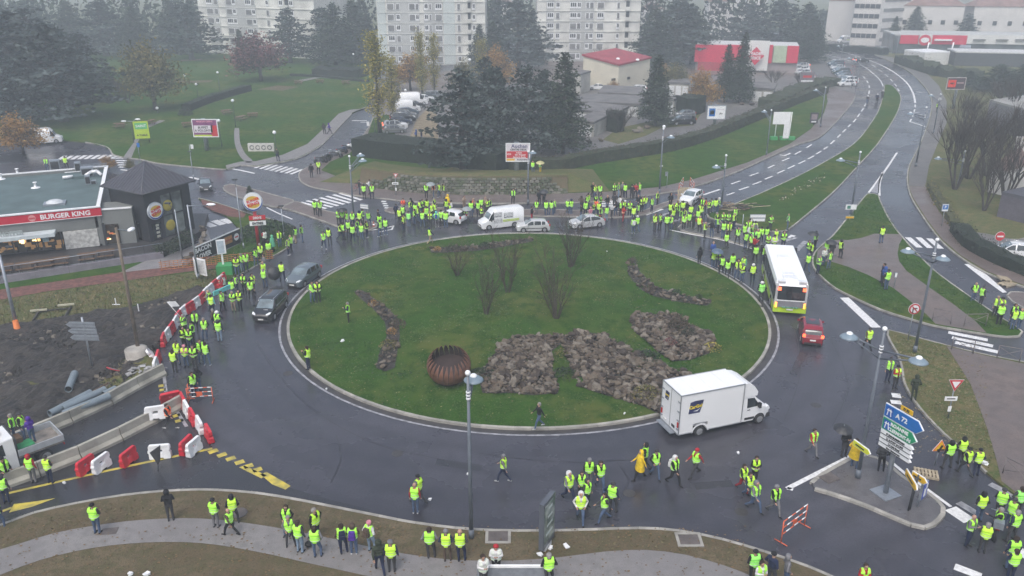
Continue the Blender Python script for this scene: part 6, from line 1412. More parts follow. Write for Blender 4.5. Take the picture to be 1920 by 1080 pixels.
# trench shoring panels, stakes, fallen sign, debris
e=empty('trench_box',at(100,606,-.45),.25);tag(e,'open steel trench box half sunk in the dark soil','trench box')
for nm,c,d in(('side_panel',(-1.1,.3,.3),(.1,2.4,1.0)),('side_panel',(1.1,.3,.3),(.1,2.4,1.0)),('strut',(0,-.6,.6),(2.2,.1,.1)),('strut',(0,1.1,.7),(2.2,.1,.1)),('top_edge',(-1.1,.9,.85),(1.2,.15,.12)),('top_edge',(.8,1.3,.95),(1.2,.15,.12))):m=MB();m.box(c,d);m.build(nm,mat('rusty_dark',(.045,.04,.035),.7,.3,3)if nm!='top_edge' else mat('pale_timber',(.42,.40,.30),.7),e)
m=MB();m.box((0,0,-.15),(2.1,2.2,.3));m.build('pit_floor',SOIL,e)
m=MB();m.lathe([(.44,-.02),(.44,.02)],(0,0,0),20);m.lathe([(.28,.022),(.28,.03)],(0,0,0),20,1);o=m.build('fallen_road_sign',[RED,METAL],None,at(212,692,.45),(-.5,.35,0));tag(o,'fallen round road sign with red rim lying on the grassy heap','road sign')
m=MB()
for k in range(26):m.box((random.gauss(0,.55),random.gauss(0,.35),.1+random.random()*.3),(random.uniform(.2,.5),random.uniform(.15,.4),.05),0,random.random()*3,rx=random.uniform(-.5,.5),ry=random.uniform(-.5,.5))
tag(m.build('rubble_pile',[mat('rubble',(.30,.30,.30),.8,.4,3)],None,at(272,698,.1)),'pile of grey rubble at the right end of the concrete row','rubble')
m=MB();m.tube((0,0,0),(.9,1.9,.1),.06);tag(m.build('timber_post',WOOD,None,at(150,748,.4)),'pale timber pole lying on the spoil heap','pole')
for i,(x,y,s)in enumerate([(46,652,.5),(240,578,.35),(262,592,.3),(7,735,.3),(395,505,.3)]):
    o=stone(at(x,y,.25),s);o.name='loose_rock';tag(o,['pale rock on the dark soil left of the signpost','small pale rock on the upper soil edge','pale stone near the white stake on the soil','small pale stone at the left edge of the soil','pale stone on the grass by the green block'][i],'rock')
for i,(x,y,h)in enumerate([(262,592,1.0),(218,572,.6)]):
    m=MB();m.box((0,0,h/2),(.06,.06,h));m.box((0,0,.05),(.6,.06,.06));tag(m.build('survey_stake',WHITE,None,at(x,y,.2)),['white survey stake standing in the soil','small pale survey stake on the soil edge'][i],'stake')
# sheets of rock beside the garages
for i,(x,y,s)in enumerate([(1104,265,1.2),(1126,262,1.2),(1192,245,1.3),(1213,238,1.6),(1080,268,.8),(1200,243,1.1),(1258,258,1.3),(1410,195,1.0),(1391,194,.9)]):
    o=stone(at(x,y,.45),s);o.name='boulder';tag(o,['pale boulder before the near garage door','boulder at the corner of the near garage','boulder on the fallen leaves, left of the largest','largest boulder beside the parking lane','small boulder by the cedar trunks','boulder between the two near the lane','white boulder in the brown hedge','boulder near the white garages, right one','boulder near the white garages, left one'][i],'boulder')
# orange and white trestle barriers
OW=mat('orange_tube',(.62,.12,.05),.45,.05)
def trestle(a,b,label,h=1.0,feet=True,fold=None,ry=0):
    A,B=at(*a,.02),at(*b,.02);d=B-A;L=d.length;e=empty('trestle_barrier',A,math.atan2(d.y,d.x));tag(e,label,'works barrier','orange and white works barriers')
    for x in(0,L):m=MB();m.tube((x,0,0),(x,0,h),.03);m.build('upright',OW,e)
    for z in(h,h*.7,h*.4):
        n=6
        for k in range(n):m=MB();m.tube((L*k/n,0,z),(L*(k+1)/n,0,z),.028,n=6);m.build('rail_segment',OW if k%2==0 else WHITE,e)
    m=MB();m.box((L/2,-.03,h*.6),(.35,.02,.28));m.build('plate',OW,e)
    for x in(0,L):m=MB();m.tube((x,-.35,.03),(x,.35,.03),.025);m.build('foot',OW,e)
    return e
trestle((1464,1018),(1508,985),'orange and white works barrier standing alone in the road at lower right',1.25)
trestle((353,755),(400,752),'orange and white works barrier at the roadworks entrance, front face',1.0);trestle((355,748),(368,727),'orange and white works barrier folded behind the entrance one',1.0)
trestle((1272,366),(1280,352),'orange works barrier leaning left of the upright pallet',1.3);trestle((1293,352),(1300,362),'orange works barrier leaning right of the upright pallet',1.3)
def pallet(p,rot,label,name='wooden_pallet',col=None,s=1.0):
    e=empty(name,p);e.rotation_euler=rot;e.scale=(s,s,s);tag(e,label,'pallet','wooden pallets');c=col or mat('pallet_wood',(.36,.30,.21),.8,.2,3)
    for k in range(7):m=MB();m.box((-.54+k*.18,0,.13),(.11,.8,.025));m.build('slat',c,e)
    for y in(-.35,0,.35):m=MB();m.box((0,y,.07),(1.2,.1,.09));m.build('bearer',c,e)
    for y in(-.35,.35):m=MB();m.box((0,y,.012),(1.2,.1,.022));m.build('bottom_board',c,e)
pallet(at(1736,890,.01),(0,0,-.35),'pale pallet lying flat on the road behind the signpost island')
pallet(at(1283,374,.02)+Vector((0,0,.6)),(R(76),0,.1),'pallet standing upright behind the white car in the crowd',s=1.5);pallet(at(1288,371,.02)+Vector((0,0,.6)),(R(70),0,-.2),'second upright pallet leaning behind the front one',s=1.5)
pallet(at(1888,534,.01),(0,.0,.5),'broken pallet lying on the road near the white car, front one',s=1.1);pallet(at(1882,524,.15),(.1,.1,1.3),'pallet thrown across another near the white car',s=1.1)
e=empty('plank_pile',at(1375,392,.02));tag(e,'low pile of broken planks and branches at the median tip','debris pile',None)
for k in range(60):m=MB();m.box((0,0,0),(random.uniform(.6,2.2),random.uniform(.05,.16),.05));m.build('plank',random.choice((WOOD,mat('pallet_wood',(.36,.30,.21)),BARK)),e,(random.gauss(0,1.2),random.gauss(0,.6),.08+random.random()*.45),(random.uniform(-.2,.2),random.uniform(-.25,.25),random.uniform(-.9,.9)))
# corten sculpture: an open bowl of upright blades
def sculpture():
    p=on_mound(843,709);e=empty('steel_sculpture',p);e.rotation_euler=(R(16),0,0);tag(e,'rusty steel sphere sculpture of curved blades, open on top, on the lawn','sculpture');Rd=1.45
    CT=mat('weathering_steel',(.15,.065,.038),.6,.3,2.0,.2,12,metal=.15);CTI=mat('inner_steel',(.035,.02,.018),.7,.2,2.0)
    N=26;cut=R(46)
    for k in range(N):
        a=2*math.pi*k/N;m=MB();rows=[]
        for j in range(13):
            th=math.pi*(1-.06)-(math.pi*(1-.06)-cut)*j/12;w=(2*math.pi/N)*.5*(1.0 if j<7 else(1.0-((j-7)/5)**2*.95))
            twist=.12*(j/12)**2
            z=Rd*.86*(math.cos(th)+1)-.08;r=Rd*math.sin(th)
            rows.append([(r*math.cos(a+twist+s*w*.93),r*math.sin(a+twist+s*w*.93),z)for s in(-1,0,1)])
        inner=[[(x*.965,y*.965,z*.98+.02)for x,y,z in r]for r in rows]
        for a0,b0 in zip(rows,rows[1:]):
            for c in range(2):m.quad(a0[c],a0[c+1],b0[c+1],b0[c],0,True)
        for a0,b0 in zip(inner,inner[1:]):
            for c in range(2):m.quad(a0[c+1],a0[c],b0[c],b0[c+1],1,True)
        for c in(0,2):
            for(a0,b0),(a1,b1)in zip(zip(rows,rows[1:]),zip(inner,inner[1:])):m.quad(a0[c],b0[c],b1[c],a1[c])
        m.build('blade',[CT,CTI],e)
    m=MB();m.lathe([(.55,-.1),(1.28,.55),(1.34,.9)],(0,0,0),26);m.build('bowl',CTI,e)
sculpture()
# ============================================================ VEHICLES  (+X is the front)
def lerp_pts(pts,x):
    if x<=pts[0][0]:return pts[0][1]
    for(a,va),(b,vb)in zip(pts,pts[1:]):
        if x<=b:t=(x-a)/(b-a);t=t*t*(3-2*t)*.5+t*.5;return va+(vb-va)*t
    return pts[-1][1]
def paint(name,c,r=.22):return mat('paint_'+name,c,r,.05,1.2,coat=.6,spec=.6)
TYRE=mat('tyre',(.018,.018,.02),.8,.2,6);RIM=mat('wheel_rim',(.42,.43,.45),.3,.1,3,metal=.6);TRIM=mat('black_trim',(.02,.02,.022),.55,.1);HEADL=mat('headlight_glass',(.70,.73,.76),.12,.15,8,spec=.9);TAILL=mat('tail_light',(.45,.01,.015),.2,.1,5);LITT=mat('lit_tail_light',(.9,.12,.05),.3,.05,emit=(1.0,.12,.04,2.2));CGL=mat('car_glass',(.02,.026,.03),.05,.2,1,spec=.9);WSGL=mat('windscreen_glass',(.13,.17,.19),.06,.35,1.5,spec=.9);PLATE=mat('number_plate',(.72,.72,.70),.5);LINER=mat('arch_liner',(.010,.010,.011),.9)
_wt=MB();_wt.lathe([(.30,-.105),(.34,-.08),(.345,0),(.34,.08),(.30,.105),(.24,.105)],(0,0,0),20,axis='y');TYREM=_wt.mesh('tyre',TYRE)
_wr=MB();_wr.lathe([(.235,-.10),(.235,.10),(.20,.112)],(0,0,0),16,axis='y')
for k in range(5):
    a=2*math.pi*k/5;_wr.box((.12*math.cos(a),.118,.12*math.sin(a)),(.2,.02,.05),0,ry=-a)
_wr.lathe([(.06,.11),(.05,.135)],(0,0,0),10,axis='y');RIMM=_wr.mesh('rim',RIM)
_wd=MB();_wd.lathe([(.232,.1135),(.232,.1140)],(0,0,0),16,axis='y');
HATCH=dict(L=3.95,W=1.66,H=1.42,wb=2.5,fo=.78,wr=.30,top=[(0,.42),(.015,.52),(.06,.59),(.24,.68),(.43,.975),(.55,1),(.78,.975),(.90,.90),(.965,.66),(1,.5)],belt=[(0,.40),(.03,.50),(.10,.57),(.25,.63),(.9,.67),(.97,.62),(1,.48)],plan=[(0,.70),(.03,.86),(.12,.97),(.3,1),(.8,1),(.95,.93),(1,.84)],ws=(.24,.43),rw=(.88,.965),glass=[(.285,.50),(.525,.72),(.745,.85)])
ESTATE=dict(HATCH,L=4.58,W=1.82,H=1.66,wb=2.73,fo=.92,wr=.33,top=[(0,.40),(.015,.48),(.05,.54),(.20,.64),(.40,.97),(.50,1),(.85,.97),(.95,.88),(.985,.62),(1,.45)],ws=(.20,.40),rw=(.94,.985),glass=[(.25,.45),(.475,.68),(.705,.90)])
SUV=dict(HATCH,L=4.3,W=1.82,H=1.60,wb=2.6,fo=.85,wr=.34,top=[(0,.46),(.015,.56),(.05,.63),(.24,.70),(.41,.97),(.50,1),(.82,.975),(.93,.87),(.975,.66),(1,.48)],ws=(.24,.41),rw=(.92,.975))
COUPE=dict(HATCH,L=4.27,W=1.77,H=1.46,wb=2.61,fo=.88,top=[(0,.42),(.015,.50),(.05,.56),(.22,.66),(.43,.975),(.52,1),(.70,.965),(.88,.80),(.965,.66),(1,.5)],rw=(.80,.965),glass=[(.27,.53),(.555,.84)],ws=(.22,.43))
MINI=dict(HATCH,L=3.55,W=1.63,H=1.49,wb=2.3,fo=.68,glass=[(.29,.56),(.59,.80)],top=[(0,.42),(.02,.54),(.07,.62),(.24,.70),(.41,.97),(.52,1),(.74,.97),(.88,.86),(.965,.64),(1,.5)])
VAN=dict(L=5.9,W=2.0,H=2.65,wb=3.6,fo=.95,wr=.34,top=[(0,.25),(.012,.34),(.04,.41),(.145,.50),(.235,.80),(.30,.965),(.36,1),(.97,1),(.995,.96),(1,.9)],belt=[(0,.25),(.03,.34),(.12,.44),(.2,.47),(1,.47)],plan=[(0,.76),(.02,.88),(.10,.98),(.3,1),(1,.99)],ws=(.145,.235),rw=(2,3),glass=[(.165,.285)])
def car_proto(p,body_mat,high_roof=False,extras=True):
    L,Wd,H=p['L'],p['W'],p['H'];hw=Wd/2;wr=p['wr'];fx,rx=L/2-p['fo'],L/2-p['fo']-p['wb']
    xs=sorted(set([0,.006,.015,.03,.045,.06,.09,.12,.15,.18,.985,.994,1]+[i/44 for i in range(45)]+[v for g in p['glass']for v in g]+list(p['ws'])+[v for v in p['rw']if v<=1]+[.5-(ax+s*(wr+.07)*math.cos(math.pi*k/10))/L for ax in(fx,rx)for s in(1,)for k in range(11)]))
    xs=[x for i,x in enumerate(xs)if 0<=x<=1 and(i==0 or x-xs[i-1]>.0025)]
    sill=.20
    rows=[]
    for f in xs:
        x=L/2-f*L;w=hw*lerp_pts(p['plan'],f);zt=H*lerp_pts(p['top'],f);zb=min(H*lerp_pts(p['belt'],f),zt-.02)
        z0=sill+(.05 if f<.02 or f>.98 else 0)
        for ax in(fx,rx):
            d=abs(x-ax);rr=wr+.06
            if d<rr:z0=max(z0,wr-.01+math.sqrt(rr*rr-d*d))
        zb=max(zb,z0+.05);tum=(zt-zb)*.26 if H<2 else(zt-zb)*.09
        wr_=w*.965-tum;gz=zt-zb
        mid=z0+(zb-z0)*.5
        rows.append([(w*.97,z0),(w*1.0,mid),(w*.965,zb),(wr_+gz*.03,zt-min(.05,gz*.4)),(wr_*.86,zt-.008),(0,zt+.012)])
    def pt(i,j,s):y,z=rows[i][j];return(L/2-xs[i]*L,s*y,z)
    B=MB();WS=MB();RW=MB();SG={}
    for i in range(len(xs)-1):
        f=(xs[i]+xs[i+1])/2;tall=rows[i][3][1]-rows[i][2][1]>.12 and rows[i+1][3][1]-rows[i+1][2][1]>.10
        for s in(1,-1):
            for j in range(5):
                q=[pt(i,j,s),pt(i+1,j,s),pt(i+1,j+1,s),pt(i,j+1,s)]
                if s>0:q.reverse()
                tgt=B
                if j==2 and tall:
                    for gi,g in enumerate(p['glass']):
                        if g[0]<f<g[1]:tgt=SG.setdefault((gi,s),MB())
                if j==4 and p['ws'][0]+.012<f<p['ws'][1]-.008:tgt=WS
                if j==4 and p['rw'][0]<f<p['rw'][1]:tgt=RW
                tgt.quad(*q,0,True)
    for i,rev in((0,False),(len(xs)-1,True)):
        ring=[pt(i,j,1)for j in range(6)]+[pt(i,j,-1)for j in range(4,-1,-1)]
        B.poly(ring[::-1]if rev else ring)
    e=empty('car_proto');
    def sm(me):
        b=bmesh.new();b.from_mesh(me);bmesh.ops.remove_doubles(b,verts=b.verts[:],dist=.0008);b.to_mesh(me);b.free();return me
    link('body',sm(B.mesh('body',body_mat)),e)
    if WS.v:link('windscreen',sm(WS.mesh('windscreen',WSGL)),e)
    if RW.v:link('rear_window',sm(RW.mesh('rear_window',CGL)),e)
    for k,m in SG.items():link('side_window',sm(m.mesh('side_window',CGL)),e)
    for ax in(fx,rx):
        for s in(1,-1):
            w=link('wheel',TYREM,e,(ax,s*(hw-.115),wr),(0,0,0 if s>0 else math.pi),(wr/.345,1,wr/.345));link('rim',RIMM,w)
            m=MB();m.box((ax,s*(hw-.38),wr+.12),(wr*2.3,.28,wr*1.5));m.build('arch_liner',LINER,e)
    m=MB();m.box((0,0,.24),(L*.93,Wd*.74,.12));m.build('underbody',LINER,e)
    zf=H*lerp_pts(p['top'],.03)
    if extras:
        for s in(1,-1):
            m=MB();x0=L/2-.04;hz=H*lerp_pts(p['belt'],.06);pw=hw*lerp_pts(p['plan'],.02)
            m.v=[(x0-.02,s*pw*.62,hz-.12),(x0-.10,s*pw*1.0,hz-.06),(x0-.42,s*pw*1.125,hz+.035),(x0-.30,s*pw*.95,hz+.085),(x0-.06,s*pw*.62,hz+.0)];m.f=[tuple(range(5))if s>0 else tuple(reversed(range(5)))];m.m=[0];m.sm=[False]
            me=m.mesh('headlight',HEADL);b=bmesh.new();b.from_mesh(me);r=bmesh.ops.extrude_face_region(b,geom=b.faces[:]);[setattr(v,'co',v.co+Vector((.045,s*.02,.025)))for v in r['geom']if isinstance(v,bmesh.types.BMVert)];b.to_mesh(me);b.free();link('headlight',me,e)
            zt=H*.60 if H<2 else H*.38;m=MB();m.box((-L/2+.06,s*(hw*.80),zt),(.14,hw*.24,.22 if H<2 else.5));m.build('tail_light',TAILL,e)
            mz=H*lerp_pts(p['belt'],p['ws'][0]+.04)+.10;mx=L/2-(p['ws'][0]+.07)*L;m=MB();m.box((mx,s*(hw+.09),mz),(.12,.22,.14 if H<2 else.3),0,taper=.85);m.tube((mx,s*(hw-.06),mz-.04),(mx,s*(hw+.02),mz-.02),.025,n=5);m.build('wing_mirror',TRIM if H>2 else body_mat,e)
        m=MB();m.box((L/2-.0,0,.50 if H<2 else.62),(.05,hw*1.0,.12));m.build('grille',TRIM,e);m=MB();m.box((L/2+.015,0,.33),(.05,hw*1.2,.13));m.build('lower_grille',TRIM,e)
        m=MB();m.box((L/2+.035,0,.42 if H<2 else.45),(.02,.46,.11));m.build('number_plate',PLATE,e);m=MB();m.box((-L/2-.02,0,.62 if H<2 else.55),(.03,.46,.11));m.build('number_plate',PLATE,e)
        m=MB();m.box((-L/2-.0,0,.34),(.07,hw*1.5,.16));m.build('rear_bumper',TRIM,e)
    return e
def recolor(e,m):
    for ch in e.children:
        if ch.name.split('.')[0]in('body','wing_mirror')and ch.data.materials[0]!=TRIM:
            ch.material_slots[0].link='OBJECT';ch.material_slots[0].material=m
PR={}
def get_car(key,material):
    if key not in PR:
        p=dict(hatch=HATCH,estate=ESTATE,suv=SUV,coupe=COUPE,mini=MINI,van=VAN)[key];PR[key]=(car_proto(p,paint('base',(.4,.4,.4))),p,[0])
    e,p,used=PR[key];bpy.context.view_layer.update()
    c=e if not used[0]else copy_tree(e)
    used[0]=1;recolor(c,material);return c,p
def place_car(key,material,fpx,rpx,side,label,cat='car',group=None,name='car',s=None,z=.0):
    c,p=get_car(key,material);A,B=at(*fpx,z),at(*rpx,z);d=A-B;s=s or d.length/p['wb'];u=d.normalized();lat=Vector((-u.y,u.x,0))  # left of heading
    off=(p['W']/2-.1)*s;mid=(A+B)/2-(lat*off if side=='L' else-lat*off)
    cen=mid+u*(-(p['L']/2-p['fo']-p['wb']/2))*s
    c.location=(cen.x,cen.y,z);c.rotation_euler=(0,0,math.atan2(u.y,u.x));c.scale=(s,s,s);c.name=name;tag(c,label,cat,group);return c
SILV=paint('silver',(.46,.47,.48),.25);DKG=paint('slate_grey',(.10,.125,.145),.25);BLK=paint('black',(.012,.013,.016),.18);WHT=paint('white',(.72,.73,.74),.25);RDD=paint('dark_red',(.22,.006,.02),.22);BLU=paint('dark_blue',(.02,.035,.08),.25)
c=place_car('hatch',SILV,(981.5,436.5),(1021,435.5),'L','silver five-door hatchback on the ring road in front of the white panel van')
m=MB()
for s in(-1,1):m.box((.1,s*.835,.55),(2.3,.03,.07))
m.build('rub_strip',TRIM,c)
place_car('coupe',SILV,(1086.8,430),(1123.8,426),'L','silver three-door coupe with wet dark streaks, right of the silver hatchback')
c=place_car('hatch',DKG,(570.9,538.5),(598,520.2),'L','slate grey hatchback turning towards the camera on the left of the island')
c=place_car('estate',BLK,(514.5,600),(535.9,577),'L','black estate people carrier with chrome roof rails on the left of the island')
for s in(-1,1):m=MB();m.path([(1.0,s*.60,1.60),(.7,s*.62,1.70),(-1.2,s*.62,1.69),(-1.6,s*.6,1.62)],.022,6);m.build('roof_rail',mat('chrome',(.7,.72,.74),.2,metal=.8),c)
for s in(-1,1):m=MB();m.path([(.9,s*.885,1.08),(-1.9,s*.875,1.10)],.015,5);m.build('chrome_strip',mat('chrome',(.7,.72,.74)),c)
m=MB();m.box((1.45,.2,1.02),(.3,.4,.02));m.build('paper_on_dashboard',WHITE,c)
c=place_car('suv',RDD,(1495.3,617),(1500.8,640),'L','dark red crossover with lit tail lights behind the bus',s=.93)
c.rotation_euler.z=math.radians(76)
for ch in c.children:
    if ch.name.startswith('tail_light'):
        ch.data=ch.data.copy();ch.data.materials[0]=LITT
m=MB();m.box((-.3,0,1.592),(1.5,1.1,.02));m.build('glass_roof',CGL,c)
_c0=(at(1500.8,640)+at(1540.5,647))/2;_u=Vector((math.cos(c.rotation_euler.z),math.sin(c.rotation_euler.z),0));c.location=(_c0.x+_u.x*1.1,_c0.y+_u.y*1.1,0);c.scale=(.86,.86,.9)
place_car('mini',WHT,(826,417),(853,421.5),'L','small white city car at the right end of the left crowd',s=.93)
c=place_car('hatch',WHT,(1296,387),(1318,374),'L','white car hemmed in by the crowd beside the upright pallets',s=.98)
place_car('hatch',BLK,(398,360.5),(396,346),'L','black car coming down the road right of the pyramid roof',s=.9)
c=place_car('estate',WHT,(1882,487),(1926,491),'L','white car parked at the right edge by the no entry sign',s=.93)
c=place_car('van',WHT,(916.8,431.5),(964.4,425.5),'L','white high-roof panel van covered with printed notices, nose to the left','van',name='panel_van')
PRN=mat('grey_print',(.33,.34,.36),.6,.5,6);
for nm,x,z,w,h,mt in(('printed_poster',.75,1.95,1.15,.62,PRN),('printed_poster',.75,1.12,1.15,.62,PRN),('printed_poster',-.75,1.75,1.3,.7,PRN),('green_stripe',-1.1,1.15,2.3,.1,LIME),('green_stripe',-1.1,.98,2.3,.1,LIME)):
    m=MB();m.box((x,1.003 if z<1.4 else.96,z),(w,.02,h),0,rx=.06 if z>1.4 else 0);m.build(nm,mt,c)
    if nm=='printed_poster':
        m=MB()
        for k in range(4):m.box((x,1.018 if z<1.4 else.972,z-h*.36+k*h*.24),(w*.9,.02,h*.1),0,rx=.06 if z>1.4 else 0)
        m.build('poster_lines',WHITEP,c)
# ---- box truck
def cab(e,x0,w,hh,m_,fo=.75,length=1.9,deflector=None):
    """van cab: nose at x0, body reaches back by length"""
    hw=w/2;prof=[(x0,.42),(x0+.02,.85),(x0-.12,1.05),(x0-.62,1.28),(x0-1.18,1.98),(x0-1.5,hh-.06),(x0-length,hh)]
    B=MB();G=MB();WSm=MB()
    def yy(z,x):return hw*(1-.12*max(0,(z-1.15)/1.2))*(1-.16*max(0,min(1,(x-(x0-.5))/.5)))
    low=[(x,.34)for x,z in prof]
    for i in range(len(prof)-1):
        (xa,za),(xb,zb)=prof[i],prof[i+1]
        tgt=WSm if i==3 else B
        tgt.quad((xa,-yy(za,xa)*.94,za),(xa,yy(za,xa)*.94,za),(xb,yy(zb,xb)*.94,zb),(xb,-yy(zb,xb)*.94,zb),0)
        for s in(-1,1):
            B.quad((xa,s*yy(za,xa)*.94,za),(xb,s*yy(zb,xb)*.94,zb),(xb,s*yy(zb,xb),zb-.07),(xa,s*yy(za,xa),za-.07))
    xb=x0-length
    for s in(-1,1):
        # lower side with wheel arch
        n=24;wx=x0-fo;pts=[]
        for k in range(n+1):
            x=x0-length*k/n;z0=.34;d=abs(x-wx)
            if d<.42:z0=max(z0,.33+math.sqrt(.42**2-d*d))
            zt=lerp_pts([(length-(x0-q[0])if False else x0-q[0],q[1]-.07)for q in prof[1:]],x0-x);zt=max(zt,z0+.02)
            pts.append((x,z0,min(zt,1.25),zt))
        for a,b in zip(pts,pts[1:]):
            B.quad((a[0],s*hw*(1-.16*max(0,min(1,(a[0]-(x0-.5))/.5))),a[1]),(b[0],s*hw*(1-.16*max(0,min(1,(b[0]-(x0-.5))/.5))),b[1]),(b[0],s*yy(b[2],b[0]),b[2]),(a[0],s*yy(a[2],a[0]),a[2]))
            if b[3]>1.25:B.quad((a[0],s*yy(a[2],a[0]),a[2]),(b[0],s*yy(b[2],b[0]),b[2]),(b[0],s*yy(b[3],b[0]),b[3]),(a[0],s*yy(a[3],a[0]),a[3]))
        g=[(x0-.80,1.30),(x0-1.22,1.88),(x0-1.72,1.92),(x0-1.74,1.27)]
        m=MB();m.poly([(x,s*(yy(z,x)+.012),z)for x,z in(g if s>0 else g[::-1])]);m.build('side_window',CGL,e)
        m=MB();m.box((x0-.92,s*(hw+.14),1.42),(.14,.2,.34));m.tube((x0-.95,s*hw*.95,1.3),(x0-.92,s*(hw+.1),1.35),.03,n=5);m.build('wing_mirror',TRIM,e)
        m=MB();m.box((x0-.13,s*hw*.74,.92),(.3,.32,.26),0,ry=-.5);m.build('headlight',HEADL,e)
        m=MB();m.box((x0-1.5,s*(hw+.005),.52),(.7,.02,.16));m.build('sill_trim',TRIM,e);m=MB();m.box((x0-1.6,s*(hw+.01),1.12),(.2,.03,.04));m.build('door_handle',TRIM,e)
    B.quad((x0,-hw*.8,.34),(x0,hw*.8,.34),(x0,hw*.8,.42),(x0,-hw*.8,.42));B.quad((xb,-hw,.34),(xb,hw,.34),(xb,hw*.9,hh),(xb,-hw*.9,hh))
    B.build('cab',m_,e);WSm.build('windscreen',WSGL,e)
    m=MB();m.box((x0-.08,0,.45),(.34,w*.93,.26),0,taper=.96);m.build('front_bumper',TRIM,e);m=MB();m.box((x0+.02,0,.78),(.05,w*.5,.12));m.build('grille',TRIM,e)
def wheels(e,xs,w,r=.34):
    for x in xs:
        for s in(1,-1):q=link('wheel',TYREM,e,(x,s*(w/2-.13),r),(0,0,0 if s>0 else math.pi),(r/.345,1.1,r/.345));link('rim',RIMM,q)
def box_truck():
    A,B=at(1423.5,795),at(1311,818.5);d=A-B;s=d.length/4.33;u=d.normalized();lat=Vector((-u.y,u.x,0));W_t=2.16
    o=B+lat*(W_t/2*s);e=empty('box_truck',(o.x,o.y,0),math.atan2(u.y,u.x));e.scale=(s,s,s);tag(e,'large white box van with a dark logo, driving round the island at lower right','box van')
    bx0,bx1,z0,z1=-1.5,2.92,.42,3.08;m=MB();m.box(((bx0+bx1)/2,0,(z0+z1)/2+.28),(bx1-bx0,W_t-.02,z1-z0-.56));
    for xa,xb in((bx0,-.52),(.52,bx1)):m.box(((xa+xb)/2,0,z0+.27),(xb-xa,W_t-.02,.58))
    m.box((0,0,.82),(1.04,W_t-.5,.3));m.build('cargo_box',mat('box_white',(.76,.77,.78),.4,.02,.6),e)
    al=mat('aluminium_trim',(.40,.42,.44),.35,.08,3,metal=.6);m=MB();t=.05
    for y in(-1,1):
        m.box(((bx0+bx1)/2,y*(W_t/2),z1),(bx1-bx0+.04,t,t));m.box((bx1,y*(W_t/2),(z0+z1)/2),(t,t,z1-z0));m.box((bx0,y*(W_t/2),(z0+z1)/2),(t,t,z1-z0))
        for xa,xb in((bx0,-.52),(.52,bx1)):m.box(((xa+xb)/2,y*(W_t/2),z0),(xb-xa,t,t))
    m.box((bx0,0,z1),(t,W_t-.06,t));m.box((bx0,0,z0),(t,W_t-.06,t*1.6));m.build('edge_trim',al,e)
    m=MB()
    for k in range(1,4):m.box((bx0+(bx1-bx0)*k/4,0,z1+.004),(.012,W_t-.1,.01))
    m.build('roof_seam',mat('seam_grey',(.6,.61,.62),.5),e)
    m=MB();m.box((bx0-.01,0,(z0+z1)/2),(.012,.02,z1-z0-.1));m.build('door_gap',TRIM,e)
    for y in(-1,1):
        for z in(.75,1.35,1.95,2.6):m=MB();m.box((bx0-.03,y*(W_t/2-.13),z),(.03,.24,.07));m.build('hinge',METAL,e)
        m=MB();m.box((bx0-.03,y*(W_t/2-.12),1.05),(.05,.12,.34));m.build('tail_light',TAILL,e)
    m=MB();m.box((bx0-.03,-.45,.72),(.03,.34,.16));m.build('door_latch',TRIM,e);m=MB();m.box((bx0-.03,.62,.68),(.03,.5,.12));m.build('number_plate',PLATE,e)
    m=MB();m.box((bx0-.22,.1,.40),(.32,1.7,.06));m.build('rear_step',METAL,e)
    NV=mat('logo_navy',(.025,.03,.10),.4);YT=mat('logo_yellow',(.75,.58,.03),.4)
    def logo(loc,rot,w,h):
        q=empty('cargo_logo',loc,0,e);q.rotation_euler=rot;pts=[(-.5,-.48),(-.42,.42),(-.1,.5),(.5,.48),(.46,.2),(.28,-.5)]
        m=MB();m.poly([(x*w*1.1,y*h*1.14,.0)for x,y in pts][::-1]);m.build('logo_border',WHITE,q);m=MB();m.poly([(x*w,y*h,.006)for x,y in pts][::-1]);m.build('logo_field',NV,q);text('CarGo!',w*.30,YT,q,(-.02,.03*h,.014),(0,0,R(4)),bold=.012,sx=.98,ext=.003);m=MB();m.poly([(-.2*w,-.3*h,.012),(.1*w,-.34*h,.012),(.3*w,-.12*h,.012),(.08*w,-.26*h,.012)]);m.build('logo_smile',WHITE,q)
        for ch in list(q.children):
            if ch.type=='MESH':
                ch.data.flip_normals()
    logo((-.42,-W_t/2-.004,2.15),(R(90),0,0),1.0,.86);logo((bx0-.012,.45,2.35),(R(90),0,R(-90)),.5,.6)
    cab(e,5.08,1.98,2.12,mat('box_white',(.76,.77,.78)),fo=.75,length=2.14)
    m=MB();w=.96  # rounded wind deflector
    pr=[(2.95,2.02),(4.02,2.05),(4.05,2.3),(3.75,2.72),(3.3,2.98),(2.95,3.06)];m.prism(pr,-w,w);m.build('wind_deflector',mat('box_white',(.76,.77,.78)),e)
    wheels(e,(0,4.33),W_t);m=MB();m.box((2.3,0,.45),(5.2,1.0,.2));m.box((4.33,0,.6),(.9,1.1,.6));m.build('chassis',LINER,e)
    m=MB()
    for y in(-1,1):
        n=10
        for k in range(n):a0,a1=math.pi*k/n,math.pi*(k+1)/n;m.quad((.50*math.cos(a0),y*(W_t/2+.01),.36+.46*math.sin(a0)),(.62*math.cos(a0),y*(W_t/2+.01),.36+.58*math.sin(a0)),(.62*math.cos(a1),y*(W_t/2+.01),.36+.58*math.sin(a1)),(.50*math.cos(a1),y*(W_t/2+.01),.36+.46*math.sin(a1)))
    m.build('wheel_arch',WHITE,e)
box_truck()
